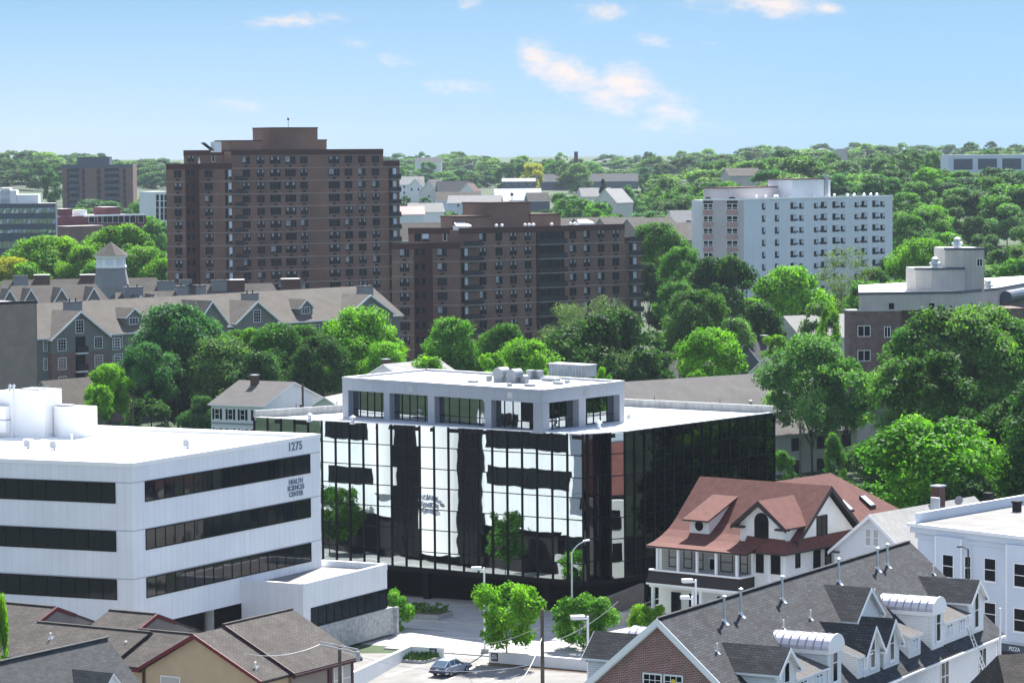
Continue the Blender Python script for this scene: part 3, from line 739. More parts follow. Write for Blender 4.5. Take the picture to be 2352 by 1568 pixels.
for q, w_, h_ in ((z8(1348, 915), .75, 1.75), (z8(1535, 905), 1.1, 2.0), (z8(1645, 890), 1.0, 1.9)):
    c = wgab.h(q); win(red, wgab, c[0], c[2]-h_/2, w_, h_, 'dk')
wbay = Wall(fh.p(1.9, 0), fh.p(1.9, YG))
for q, w_, h_ in ((z8(972, 950), .95, 1.95), (z8(1135, 965), .95, 1.95)):
    c = wbay.h(q); win(red, wbay, c[0], c[2]-h_/2, w_, h_, 'dk')
b = MB(fh)
for x, y in ((1.87, -1.45), (1.87, YG-.03), (1.87, .0)): b.box(x-.05, x+.09, y-.1, y+.1, GH, 9.0, 'white_paint')
b.build('corner_board', red)
# arched wall dormer
XD = 2.0; YD = -.62
b = MB(fh); hw, ze, zp_ = 2.2, 11.35, 13.25
b.ext([(XD, YD-hw, 9.7), (XD, YD-hw, ze-.1), (XD, YD, zp_-.15), (XD, YD+hw, ze-.1), (XD, YD+hw, 9.7)], (5.0, 0, 0), 'stucco')
b.build('dormer_wall', red)
b = MB(fh); o_ = .55; hv = 2.85; zv = 11.1
for sy in (-1, 1):
    b.slab([(XD-o_, YD, zp_+.1), (XD-o_, YD+sy*hv, zv), (4.6 if sy > 0 else 4.9, YD+sy*hv, zv), (7.0, YD, zp_+.1)], .14, 'red_roof', 'trim_dark')
    b.ext([(XD-o_-.04, YD, zp_+.05), (XD-o_-.04, YD+sy*hv, zv-.03), (XD-o_-.04, YD+sy*hv, zv-.36), (XD-o_-.04, YD, zp_-.42)], (.07, 0, 0), 'trim_dark')
    b.box(XD-o_, XD+.1, *sorted((YD+sy*1.65, YD+sy*hv)), zv-.22, zv-.06, 'trim_dark')
b.build('dormer_roof', red)
b = MB(Wall(fh.p(XD, YD+3), fh.p(XD, YD-3))); n = 10
arc = lambda r, zc: [(3-r*math.cos(math.pi*i/n), zc+r*math.sin(math.pi*i/n)) for i in range(n+1)]
b.ext([(3-.72, -.05, 9.85)]+[(x, -.05, z) for x, z in arc(.72, 11.55)]+[(3+.72, -.05, 9.85)], (0, .06, 0), 'black_frame')
b.ext([(3-.6, -.08, 9.95)]+[(x, -.08, z) for x, z in arc(.6, 11.55)]+[(3+.6, -.08, 9.95)], (0, .03, 0), 'house_glass')
b.box(2.96, 3.04, -.11, -.08, 9.95, 11.5, 'black_frame'); b.box(2.4, 3.6, -.11, -.08, 11.5, 11.58, 'black_frame')
b.build('arched_window', red)
# shed dormer with the round window
b = MB(fh); XS = 2.7
b.ext([(XS, 5.35, 9.7), (XS, 5.35, 11.0), (6.9, 5.35, 12.85), (6.9, 5.35, 12.4)], (0, 2.05, 0), 'stucco')
b.slab([(XS-.65, 7.75, 11.15), (XS-.65, 5.0, 11.15), (7.0, 5.0, 12.98), (7.0, 7.75, 12.98)], .14, 'red_roof', 'trim_dark')
b.build('shed_dormer', red)
b = MB(Wall(fh.p(XS, 7.4), fh.p(XS, 5.35)))
for r, o_, m in ((.42, .05, 'black_frame'), (.33, .07, 'house_glass')): b.ext([(1.02+r*math.cos(i*math.pi/8), -o_, 10.6+r*1.1*math.sin(i*math.pi/8)) for i in range(16)], (0, .04, 0), m)
b.build('round_window', red)
# skylights
npl = np.cross(np.array(R1)-np.array(R0), np.array((24.6, -3.2, 9.4))-np.array(R0)); npl = npl/np.linalg.norm(npl)*(1 if npl[2] > 0 else -1)
for q in (z8(2035, 372), z8(1822, 415)):
    c = fh.hit(q, nrm=tuple(npl), pt=R0); tl = (14.0-9.4)/6.4
    b = MB(fh); hx, hy = .45, .62
    for g, m, up in ((1.0, 'black_frame', .16), (.82, 'sky_pane', .2)):
        b.slab([(c[0]-hx*g, c[1]-hy*g, c[2]-hy*g*tl+up), (c[0]+hx*g, c[1]-hy*g, c[2]-hy*g*tl+up), (c[0]+hx*g, c[1]+hy*g, c[2]+hy*g*tl+up), (c[0]-hx*g, c[1]+hy*g, c[2]+hy*g*tl+up)], .18, m)
    b.build('skylight', red)
# two-storey porch
b = MB(fh); b.box(-.35, 2.0, .25, 9.6, 5.35, 5.6, 'white_paint'); b.build('porch_floor', red)
b = MB(fh)
b.ext([(-.35, .3, 6.85), (-.35, .3, 6.6), (-.75, .3, 5.95), (-.75, .3, 5.75), (-.2, .3, 5.75), (-.2, .3, 6.85)], (0, 9.3, 0), 'trim_dark')
b.ext([(2, .3, 6.85), (-.35, .3, 6.85), (-.35, .3, 6.6), (-.75, .3, 5.95), (-.75, .3, 5.75), (2, .3, 5.75)], (0, -.3, 0), 'trim_dark')
b.box(-.42, 1.95, -.06, .32, 6.78, 6.92, 'bright_white'); b.box(-.42, -.15, .32, 9.6, 6.78, 6.92, 'bright_white')
b.box(-.82, 1.95, -.08, .0, 5.62, 5.77, 'bright_white'); b.box(-.82, -.2, 0, 9.6, 5.62, 5.77, 'bright_white')
b.build('balustrade', red)
for y in (.45, 2.6, 4.6, 6.6, 8.8):
    b = MB(fh); b.box(-.28, -.08, y-.1, y+.1, 6.85, 8.85, 'white_paint'); b.build('post', red)
for y in (.45, 4.2, 5.0, 9.3):
    b = MB(fh); b.box(-.3, -.05, y-.12, y+.12, GH-1, 5.4, 'white_paint'); b.build('post', red)
b = MB(fh); b.box(1.6, 1.85, -.02, .2, 6.85, 8.85, 'white_paint'); b.build('post', red)
wp = Wall(fh.p(1.88, 9.8), fh.p(1.88, .1))
b = MB(fh); b.box(-.5, 2, .1, 9.8, 8.8, 8.95, 'white_paint'); b.build('porch_ceiling', red)
for s, st, w_ in ((1.2, 'dk', .9), (2.8, 'dk', .9), (4.0, 'dk', .9), (6.9, 'dk', 1.3), (8.7, 'dk', .8)): win(red, wp, s, 6.9, w_, 1.7, st)
b = MB(wp); b.box(5.0, 5.9, -.05, 0, 5.7, 8.1, 'stone'); b.box(5.15, 5.75, -.07, -.05, 7.0, 7.9, 'house_glass'); b.build('porch_door', red)
b = MB(fh); b.box(1.84, 1.9, .2, 9.8, 5.6, 8.8, 'porch_wall'); b.build('porch_wall', red)
for s, w_ in ((1.5, 1.0), (3.4, 1.0), (6.5, 1.2)): win(red, wp, s, 2.9, w_, 1.8, 'dk')
for x in (3, 6, 9, 13):   # far side windows, mirrored in the glass block
    w = Wall(fh.p(20, 10.2), fh.p(1.9, 10.2)); win(red, w, x, 6.2, 1.0, 1.8, 'dk'); win(red, w, x, 3.0, 1.0, 1.8, 'dk')
zr2 = zm(2000, 1180, 4.1268); zd = zm(0, 1480, 5.6)
# ================================================================ white gabled house with the pale roof
G0 = PZ(zr2(735, 430), 12.2); G1 = PZ(zr2(1800, 245), 12.2)
d = (G1-G0)[:2]; LG = float(np.linalg.norm(d)); d /= LG; fg = Fr(G0, (d[1], -d[0]))
gh = thing('gabled_house', 'plain white gabled house with pale grey roof beside the red roofed house', 'house', (G0[0], G0[1], 1))
el = fg.hit(zr2(290, 810), y=-.3); hw = abs(el[0]); ze = el[2]
print('gabled', LG, el)
hw = min(hw, 6.5); ze = max(ze, 6.5)
b = MB(fg); b.ext([(-hw+.4, 0, 0), (hw-.4, 0, 0), (hw-.4, 0, ze+.15), (0, 0, 12.0), (-hw+.4, 0, ze+.15)], (0, LG-.3, 0), 'white_siding'); b.build('wall', gh)
b = MB(fg)
for sx in (-1, 1):
    b.slab([(0, -.35, 12.2), (sx*hw, -.35, ze), (sx*hw, LG, ze), (0, LG, 12.2)], .16, 'pale_shingle', 'bright_white')
    b.ext([(0, -.38, 12.2), (sx*hw, -.38, ze), (sx*hw, -.38, ze-.3), (0, -.38, 11.85)], (0, .05, 0), 'bright_white')
b.box(-hw-.1, -hw+1.0, -.35, .1, ze-.12, ze, 'slate_shingle')
b.build('roof', gh)
wg = Wall(fg.p(-hw, 0), fg.p(hw, 0))
for q in (zr2(705, 670), zr2(785, 675)):
    c = wg.h(q); win(gh, wg, c[0], c[2]-.75, .62, 1.5, 'blindw')
def chim(root, fr, x, y, z0, z1, sx, sy, mat, cap='soffit', pots=0):
    b = MB(fr); b.box(x-sx, x+sx, y-sy, y+sy, z0, z1, mat); b.box(x-sx-.08, x+sx+.08, y-sy-.08, y+sy+.08, z1, z1+.12, cap)
    for i in range(pots): b.lathe(x-sx*.5+i*sx, y, [(.12, z1+.12), (.12, z1+.6)], 'dark_frame', 8)
    return b.build('chimney', root)
c = fg.hit(zr2(1425, 310), z=12.2); chim(gh, fg, c[0], c[1], 11, 13.6, .42, .5, 'chimney_brick')
def dish(root, q, z, fr, r=.42):
    p = fr.hit(q, z=z); b = MB(fr); x, y, z = p; b.tube((x, y, z-.8), (x, y, z), .03, .03, 'metal_grey', 6)
    b.tube((x, y-.02, z+.05), (x, y-.14, z+.1), r*.9, r, 'metal_grey', 14); b.build('satellite_dish', root)
dish(gh, zr2(1645, 300), 12.2, fg)
b = MB(fg); c = fg.hit(zr2(1440, 320), z=12.3); b.box(c[0]-.3, c[0]+.55, c[1]-1.0, c[1]-.8, 11.7, 12.9, 'galv'); b.build('flashing', gh)
# ================================================================ pale blue-white apartment building with bay windows and a shop below
BZ = 13.0
bA = PZ(zr2(1215, 430), BZ); bB = PZ((2400, 1213), BZ); bD = PZ(zr2(2300, 245), BZ)
wb = Wall(bA, bB); bl_ = thing('bay_window_building', 'pale blue white flat roofed apartment building with bay windows above a dark shopfront', 'apartment house', (bA[0], bA[1], 0))
dv = (bD-bA)/np.linalg.norm(bD-bA)*28; bC = bB+dv
print('bluewhite', bA, bB, wb.L, bD)
b = MB(); b.prism([tuple(p[:2]) for p in (bA, bB, bC, bA+dv)], 3.6, BZ-.7, 'blue_white', 'lot_asphalt'); b.build('wall', bl_)
b = MB(Wall(bA, bA+dv)); b.box(-.2, 28, -.2, .1, BZ-.7, BZ+.1, 'blue_white', 'white_paint'); 
b.fr = wb; b.box(-.45, wb.L, -.45, .2, BZ-1.5, BZ-1.0, 'blue_white'); b.box(-.6, wb.L, -.7, .3, BZ-1.0, BZ-.72, 'white_paint'); b.box(-.2, wb.L, -.1, 0, BZ-2.0, BZ-1.5, 'blue_white')
b.build('cornice', bl_)
for q, h_ in ((zr2(1945, 375), 1.6), (zr2(2238, 405), 1.0)):
    p = wb.hit(q, z=BZ-.7); b = MB(wb); b.box(p[0]-.28, p[0]+.28, p[1]-.28, p[1]+.28, BZ-.7, BZ-.7+h_*.75, 'dark_wall'); b.box(p[0]-.36, p[0]+.36, p[1]-.36, p[1]+.36, BZ-.7+h_*.75, BZ-.6+h_*.8, 'dark_wall'); b.build('roof_vent', bl_)
# three sided bay at the corner
sB0 = wb.h(zr2(1400, 800))[0]; sB1 = wb.h(zr2(1790, 800))[0]; sB2 = wb.h(zr2(2130, 800))[0]
def bay(s0, s1, dp=.75):
    b = MB(wb); b.prism([(s0, .05), (s0+.65, -dp), (s1-.65, -dp), (s1, .05)], 3.7, BZ-1.5, 'blue_white')
    for x in (s0+.65, s1-.65): b.box(x-.07, x+.07, -dp-.03, -dp+.05, 3.7, BZ-1.5, 'white_paint')
    b.build('bay', bl_)
    for z in (8.15, 4.55):
        wm = Wall(wb.p(s0+.65, -dp), wb.p(s1-.65, -dp)); win(bl_, wm, wm.L/2, z, min(1.25, wm.L-.4), 1.95, 'dh')
        for a, c in (((s0, .05), (s0+.65, -dp)), ((s1-.65, -dp), (s1, .05))):
            w = Wall(wb.p(*a), wb.p(*c)); win(bl_, w, w.L/2, z, .6, 1.95, 'dh')
bay(sB0, sB1); bay(sB2, sB2+(sB1-sB0))
sx = wb.h(zr2(1965, 800))[0]
for z in (8.15, 4.55): win(bl_, wb, sx, z, 1.3, 1.95, 'dh')
b = MB(wb); b.box(-.2, wb.L, -.25, .1, 3.35, 3.75, 'blue_white', 'white_paint'); b.build('string_course', bl_)
b = MB(wb); b.box(.1, wb.L, .1, 24, 0, 3.65, 'maroon_trim'); b.box(2.0, wb.L, -.15, .1, .0, 2.9, 'maroon_trim'); b.build('shopfront', bl_)
b = MB(wb); s0 = wb.h(zk(1420, 440))[0]; b.box(s0, wb.L, -.35, -.15, 2.75, 3.3, 'slate_panel'); b.build('shop_sign', bl_)
lettering(bl_, wb, 'PIZZA', s0+1.6, 3.03, .42, 'bright_white', o=.37, ext=.01)
b = MB(wb); s1_ = wb.h(zk(1490, 700))[0]; b.frame(s1_, wb.L, -.15, .7, 2.65, .1, .05, 'trim_dark'); b.box(s1_+.1, wb.L, -.17, -.15, .8, 2.55, 'dark_glass'); b.build('shop_window', bl_)
c = wb.h(zk(1770, 670), .2)
b = MB(wb)
for i in range(8):
    a = math.pi*(.15+.7*i/8); a2 = math.pi*(.15+.7*(i+1)/8)
    b.mesh([(c[0]+.2+r*math.cos(t), -.19, c[2]-.4+r*.8*math.sin(t)) for r, t in ((.55, a), (.62, a), (.62, a2), (.55, a2))], [(0, 1, 2, 3)], 'blind_blue')
b.build('window_emblem', bl_)
sg = Fr(PZ(zk(1690, 1040), 1.2), wb.X)
sign = thing('shop_sign_box', 'red edged black sign box with a white letter S by the shopfront', 'sign', sg.p(0, 0, 0))
b = MB(sg); b.box(-.25, 2.6, 0, .5, .0, 2.6, 'red_sign', 'bright_white'); b.box(.05, 2.6, -.03, 0, .15, 2.45, 'sign_black'); b.build('sign_panel', sign)
lettering(sign, Wall(sg.p(0, 0), sg.p(3, 0)), 'S', .45, 1.5, 1.3, 'bright_white', o=.05, ext=.01, bold=.03)
def pole_lamp(q, z, d, lab, ht, arm=.5, mat='dark_frame'):
    p = PY(q, d); b = MB(Fr((p[0], p[1]), (1, 0))); r = thing('street_lamp', lab, 'street lamp', (p[0], p[1], 0))
    b.tube((0, 0, 0), (0, 0, p[2]), .09, .06, mat, 8); b.build('pole', r)
    b = MB(Fr((p[0], p[1]), (1, 0))); b.tube((0, 0, p[2]-.05), (-arm, 0, p[2]+.2), .04, .04, mat, 6); b.box(-arm-.35, -arm, -.1, .1, p[2]+.12, p[2]+.25, mat); b.build('lamp_head', r)
    return r
pole_lamp(zr2(1735, 790), 0, 232, 'dark street lamp pole with short arm in front of the bay windows', 8)
p = PY(zk(1385, 270), 212); b = MB(Fr(p, (1, 0))); b.tube((0, 0, 0), (0, 0, p[2]), .09, .08, 'bright_white', 8); single(b, 'sign_post', 'plain white post rising beside the dark shopfront', 'post', (p[0], p[1], 0))
# ================================================================ brown roofed townhouses in the near corner
T0 = PZ((451.2, 1454.4), 9.5); ft = Fr(T0, (.86, -.52))
te = ft.hit((318, 1531.7), y=-.3); tr_ = ft.hit((601.6, 1563.9), y=-.3)
print('tan', te, tr_)
cap = 'taupe_shingle'
def townrow(fr, root, xl, xm, xh, tz, ridge_y, zl, zh_, ze, yf=-.3, back=5.5, xc=None):
    xc = xh if xc is None else xc
    """low roof with a higher roof rising through it, both on one front slope"""
    sl = (zl-ze)/(ridge_y-yf); yh = yf+(zh_-ze)/sl
    b = MB(fr)
    b.slab([(xl, yf, ze), (xc, yf, ze), (xh, ridge_y, zl), (xl, ridge_y, zl)], .2, 'brown_shingle', 'trim_dark')
    b.slab([(xl, ridge_y, zl), (xm, ridge_y, zl), (xm, yh, zh_), (xl, yh, zh_)], .2, 'brown_shingle', 'trim_dark')
    b.slab([(xl, yh, zh_), (xm, yh, zh_), (xm, yh+back, zh_-sl*back), (xl, yh+back, zh_-sl*back)], .2, 'brown_shingle', 'trim_dark')
    b.slab([(xm, ridge_y, zl), (xh, ridge_y, zl), (xh, ridge_y+back, zl-sl*back), (xm, ridge_y+back, zl-sl*back)], .2, 'brown_shingle', 'trim_dark')
    n = int((xh-xm)/.3)
    b.box(xm, xh, ridge_y-.14, ridge_y+.14, zl-.02, zl+.06, 'brown_shingle'); b.box(xl, xm-.2, yh-.14, yh+.14, zh_-.02, zh_+.06, 'brown_shingle')
    b.build('roof', root)
    b = MB(fr); b.ext([(xm-.05, yh-(zh_-zl+1)/sl, zl-1.0), (xm-.05, yh, zh_-.1), (xm-.05, yh+(zh_-zl+1)/sl, zl-1.0)], (.05, 0, 0), 'taupe_wall')
    b.box(xl+.2, xc-.2, .1, ridge_y+back-.8, 0, ze-.1, 'tan_stucco'); b.build('wall', root)
    b = MB(fr)
    for s in (-1, 1):
        k = (zh_-zl)/sl
        b.ext([(xm-.02, yh, zh_+.02), (xm-.02, yh+s*k, zl+.02), (xm-.02, yh+s*k, zl-.25), (xm-.02, yh, zh_-.28)], (.12, 0, 0), 'trim_red')
    b.build('bargeboard', root)
    return sl, yh
ry = 4.6
lo = ft.hit(zd(2700, 560) if False else z2(1040, 604), y=ry); lo2 = ft.hit(z2(780, 586), y=ry); zl_ = (lo[2]+lo2[2])/2
sl0 = (zl_-te[2])/(ry+.3)
hi = ft.hit(z2(840, 500), nrm=(0, -sl0, 1), pt=(0, -.3, te[2])); hi2 = ft.hit(z2(570, 490), nrm=(0, -sl0, 1), pt=(0, -.3, te[2]))
print('row', lo, lo2, hi, hi2, sl0)
town = thing('townhouse', 'tan stucco townhouse with red gable trim below the white office building', 'townhouse', (T0[0], T0[1], 0))
xh_ = 0.3
townrow(ft, town, hi2[0], hi[0], xh_, 0, ry, zl_, hi[2], te[2], xc=te[0]+.2)
hwL, hwR = -te[0], tr_[0]
b = MB(ft)
b.ext([(te[0]+.4, 0, 0), (tr_[0]-.4, 0, 0), (tr_[0]-.4, 0, tr_[2]-.08), (0, 0, 9.25), (te[0]+.4, 0, te[2]-.08)], (0, 8, 0), 'tan_stucco'); b.build('gable_wall', town)
b = MB(ft)
b.slab([(0, -.35, 9.5), (tr_[0], -.35, tr_[2]), (tr_[0], 9, tr_[2]), (0, 9, 9.5)], .2, 'brown_shingle', 'trim_dark')
b.slab([(0, -.35, 9.5), (te[0], -.35, te[2]), (te[0]*.4, 4, te[2]+(9.5-te[2])*.6), (0, 9, 9.5)], .2, 'brown_shingle', 'trim_dark')
b.build('gable_roof', town)
b = MB(ft)
for e in (te, tr_): b.ext([(0, -.4, 9.52), (e[0], -.4, e[2]+.02), (e[0], -.4, e[2]-.24), (0, -.4, 9.22)], (0, .06, 0), 'trim_red')
b.box(te[0]-.55, te[0]+.1, -.4, .0, te[2]-.35, te[2]-.12, 'trim_red')
b.tube((te[0]+.25, -.1, 0), (te[0]+.25, -.1, te[2]-.3), .05, .05, 'trim_dark', 6)
b.build('bargeboard', town)
wt = Wall(ft.p(te[0], 0), ft.p(tr_[0], 0))
c = wt.h(z2(912, 850)); win(town, wt, c[0], c[2]-1.25, 1.75, 1.5, 'blindw')
# right hand wing of the row
ZW = 9.72
cr0 = ft.hit(z2(1195, 575), x=0); cr1 = ft.hit(z2(1560, 475), x=0)
ce0 = ft.hit(z2(1590, 832), y=cr0[1]); ce1 = ft.hit(z2(1920, 752), y=cr1[1])
print('wing', cr0, cr1, ce0, ce1)
xr_, yf_, yb_ = 0.0, cr0[1], cr1[1]; xe_, ze_ = (ce0[0]+ce1[0])/2, ZW-.492*(ce0[0]+ce1[0])/2
wing = thing('townhouse_wing', 'townhouse wing with wide brown shingle roof and maroon trim beside the car park wall', 'townhouse', ft.p(xr_, yf_, 0))
b = MB(ft)
b.slab([(xr_, yf_, ZW), (xe_, yf_, ze_), (xe_, yb_, ze_), (xr_, yb_, ZW)], .22, 'brown_shingle', 'maroon_trim')
wl_ = min(xe_-xr_, 7)
b.slab([(xr_, yf_, ZW), (xr_, yb_, ZW), (xr_-wl_*.5, yb_, ZW-(ZW-ze_)*.5), (xr_-wl_*.5, yf_, ZW-(ZW-ze_)*.5)], .22, 'brown_shingle', 'maroon_trim')
b.box(xr_-.14, xr_+.14, yf_, yb_, ZW-.02, ZW+.06, 'brown_shingle')
b.build('roof', wing)
b = MB(ft); b.ext([(xr_-wl_*.45, yf_+.3, 0), (xe_-.5, yf_+.3, 0), (xe_-.5, yf_+.3, ze_-.1), (xr_, yf_+.3, ZW-.3), (xr_-wl_*.45, yf_+.3, 7)], (0, yb_-yf_-.8, 0), 'taupe_wall'); b.build('wall', wing)
b = MB(ft); b.ext([(xr_, yf_-.03, ZW+.02), (xe_, yf_-.03, ze_+.02), (xe_, yf_-.03, ze_-.4), (xr_, yf_-.03, ZW-.4)], (0, .06, 0), 'maroon_trim'); b.box(xe_-.02, xe_+.08, yf_, yb_, ze_-.3, ze_-.1, 'maroon_trim'); b.build('bargeboard', wing)
ww_ = Wall(ft.p(xe_-.5, yf_+.3), ft.p(xe_-.5, yb_-.5))
c = ww_.h(z2(1830, 840)); 
for k in (-.6, .6): win(wing, ww_, min(c[0]+k, ww_.L-.8), ze_-2.4, 1.1, 2.0, 'blindw')
b = MB(ww_); c = ww_.h(z2(1765, 830)); b.box(c[0]-.35, c[0]+.1, -.12, 0, 0, ze_-.2, 'maroon_trim'); b.box(ww_.L-.3, ww_.L, -.12, 0, 0, ze_-.2, 'maroon_trim'); b.build('pilaster', wing)
# second pair, further to the west
sh = PZ((451.2-243, 1454.4-17.5), 9.5); fA = Fr(sh, (.86, -.52))
townB = thing('townhouse', 'brown roofed townhouse with bare red trimmed triangle gable, behind the slate roof', 'townhouse', (sh[0], sh[1], 0))
townrow(fA, townB, hi2[0]-4, hi[0], xh_+1.5, 0, ry, zl_, hi[2], te[2])
def roofvent(root, fr, q, nrm, pt):
    p = fr.hit(q, nrm=nrm, pt=pt); b = MB(fr); x, y, z = p
    b.lathe(x, y, [(.06, z-.1), (.055, z+.42), (.09, z+.45)], 'bright_white', 8); b.slab([(x-.2, y-.25, z-.15), (x+.2, y-.25, z-.15), (x+.2, y+.2, z+.18), (x-.2, y+.2, z+.18)], .02, 'aluminium'); b.build('vent_pipe', root)
roofvent(town, ft, zd(1765, 765), (0, -sl0, 1), (0, -.3, te[2])); roofvent(townB, fA, zd(710, 650), (0, -sl0, 1), (0, -.3, te[2]))
sR = (9.5-tr_[2])/tr_[0]; roofvent(town, ft, z2(1365, 790), (sR, 0, 1), (0, 0, 9.5))
# slate roof in front
SRZ = 11.2; s0_ = PZ(zd(50, 955), SRZ); s1_ = PZ(zd(1500, 632), SRZ); dd = (s1_-s0_)[:2]; LS = float(np.linalg.norm(dd)); fs_ = Fr(s0_, (dd[1], -dd[0]))
slate = thing('slate_roof_house', 'house with worn dark slate grey roof and small dormer at the picture corner', 'house', (s0_[0], s0_[1], 0))
print('slate', LS)
rk = fs_.hit(zd(1960, 1260), y=LS); ts = max(.5, (SRZ-rk[2])/max(rk[0], .5)); hwS = 6.0
b = MB(fs_)
for sx in (-1, 1): b.slab([(0, -8, SRZ), (sx*hwS, -8, SRZ-ts*hwS), (sx*hwS, LS, SRZ-ts*hwS), (0, LS, SRZ)], .2, 'slate_shingle', 'trim_dark')
b.box(-.16, .16, -8, LS, SRZ-.02, SRZ+.07, 'slate_shingle'); b.build('roof', slate)
b = MB(fs_); b.ext([(-hwS+.4, -7.5, 0), (hwS-.4, -7.5, 0), (hwS-.4, -7.5, SRZ-ts*hwS), (0, -7.5, SRZ-.25), (-hwS+.4, -7.5, SRZ-ts*hwS)], (0, LS+7.2, 0), 'taupe_wall'); b.build('wall', slate)
dp = fs_.hit(zd(960, 1080), nrm=(ts, 0, 1), pt=(0, 0, SRZ)); df = fs_.hit(zd(1600, 1115), z=dp[2]); yc = (dp[1]+df[1])/2
print('slate dormer', dp, df, ts)
b = MB(fs_); xf = min(df[0], dp[0]+6); hwd = 1.5; xbk = (SRZ-dp[2])/ts
for sy in (-1, 1): b.slab([(xf+.2, yc, dp[2]), (xf+.2, yc+sy*hwd, dp[2]-1.5), (xbk+1.5/ts, yc+sy*hwd, dp[2]-1.5), (xbk, yc, dp[2])], .12, 'slate_shingle', 'white_paint')
b.ext([(xf, yc-hwd+.2, dp[2]-4), (xf, yc+hwd-.2, dp[2]-4), (xf, yc+hwd-.2, dp[2]-1.4), (xf, yc, dp[2]-.12), (xf, yc-hwd+.2, dp[2]-1.4)], (-(xf-xbk), 0, 0), 'white_siding'); b.build('dormer', slate)
# ================================================================ ground, street, car park
xs = sorted(set([-6000, -3500, -2200, -1500]+list(range(-1000, 1001, 60))+[1500, 2200, 3500, 6000]))
ys = [-1500, -200, 60, 160, 240, 300, 360, 420, 440, 480, 520, 560, 600, 640, 680, 720, 760, 800, 860, 920, 980, 1050, 1130, 1220, 1320, 1450, 1600, 1800, 2100, 2500, 3000, 4000, 6000, 9000]
V = [(x, y, ground(x, y)) for y in ys for x in xs]; nx = len(xs)
Fc = [(j*nx+i, j*nx+i+1, (j+1)*nx+i+1, (j+1)*nx+i) for j in range(len(ys)-1) for i in range(nx-1)]
mk('ground_mix', (.035, .058, .025), .95, .5, .06)
b = MB(); b.mesh(V, Fc, 'ground_mix'); b.build('ground', kind='structure')
r0 = PZ((952, 1427), 0); r1 = PZ((1089, 1436.5), 0); fs = Fr(r1, (r1-r0)[:2])
nr = fs.hit((1122, 1500), z=0); nr2 = fs.hit((1000, 1487), z=.9)
print('road frame', fs.X, 'near edge', nr, nr2)
YN = -17.0 if nr[1] < -20 else nr[1]+1.2
YN = max(-16, min(-11, (nr[1]+nr2[1])/2+2.0))
def sheet(name, fr, pts, z, m, kind='structure'):
    b = MB(fr); b.poly([(x, y, z) for x, y in pts], m); return b.build(name, kind=kind)
sheet('street', fs, [(-150, YN), (200, YN), (200, 0), (-150, 0)], .012, 'asphalt')
b = MB(fs)
b.box(-150, 60, 0, .25, 0, .14, 'kerb_stone'); b.box(-150, 60, .25, 4.6, 0, .12, 'pavement'); b.build('pavement', kind='structure')
b = MB(fs); b.box(-150, -8.6, YN-.25, YN, 0, .14, 'kerb_stone'); b.box(-1.2, 60, YN-.25, YN, 0, .14, 'kerb_stone'); b.box(-1.2, 60, YN-1.6, YN-.25, 0, .12, 'pavement'); b.build('kerb', kind='structure')
sheet('forecourt', fs, [(-60, 4.6), (14, 4.6), (14, 14), (-60, 14)], .03, 'pavement')
for y in (YN*.5-.12, YN*.5+.12):
    b = MB(fs); b.poly([(-150, y-.06, .016), (200, y-.06, .016), (200, y+.06, .016), (-150, y+.06, .016)], 'line_paint'); b.build('road_marking', kind='structure')
sheet('pavement', fs, [(-75, YN-16), (-8.4, YN-16), (-8.4, YN-.3), (-75, YN-.3)], .007, 'pavement')
for t in (-70, -40, -10, 18): sheet('road_patch', fs, [(t, -4), (t+9, -4.2), (t+9, -3.7), (t, -3.6)], .015, 'lot_asphalt')
b = MB(); b.poly([(-75, 170, .004), (60, 170, .004), (60, 262, .004), (-75, 262, .004)], 'lot_asphalt'); b.build('yard', kind='structure')
lot = [PZ(q, 0)[:2] for q in ((700, 1620), (820, 1555), (925, 1500), (1020, 1507), (1120, 1512), (1420, 1530), (1600, 1700))]
b = MB(); b.poly([(p[0], p[1], .008) for p in lot], 'lot_asphalt'); b.build('car_park', kind='structure')
apron = [PZ(q, 0)[:2] for q in ((1018, 1508), (1122, 1514), (1150, 1484), (1000, 1476))]
b = MB(); b.poly([(p[0], p[1], .02) for p in apron], 'asphalt'); b.build('drive', kind='structure')
for a, c in (((835, 585), (1252, 456)), ((1230, 585), (1345, 548)), ((1490, 648), (1905, 448)), ((1890, 665), (2110, 590)), ((2040, 665), (2352, 560))):
    A = PZ(zc(*a), 0); B = PZ(zc(*c), 0); w = Wall(A, B); b = MB(w); b.poly([(0, -.06, .013), (w.L, -.06, .013), (w.L, .06, .013), (0, .06, .013)], 'line_paint'); b.build('parking_line', kind='structure')
# low white walls
wt0 = PZ((944, 1483), .95); wt1 = PZ((1017.5, 1487), .95); wt2 = PZ((815, 1540), 1.55)
lw = thing('boundary_wall', 'low white rendered wall with NO EXIT sign, corner beside the grass bed', 'wall', (wt1[0], wt1[1], 0))
b = MB(); w1 = Wall(wt0, wt1); w2 = Wall(wt2, wt0); b.fr = w1; b.box(-.2, w1.L, 0, .3, 0, .95, 'white_paint', 'bright_white')
b.fr = w2; b.ext([(-8, 0, 0), (w2.L, 0, 0), (w2.L, 0, .95), (-8, 0, 1.75)], (0, .3, 0), 'white_paint'); b.build('wall', lw)
wv0 = PZ((1123, 1495), .95); wv1 = PZ((1335, 1513), .95); wv = Wall(wv0, wv1)
lw2 = thing('boundary_wall', 'long low white wall with NO EXIT sign behind the parking lot tree', 'wall', (wv0[0], wv0[1], 0))
b = MB(wv); b.box(0, wv.L+14, 0, .3, 0, .95, 'white_paint', 'bright_white'); b.build('wall', lw2)
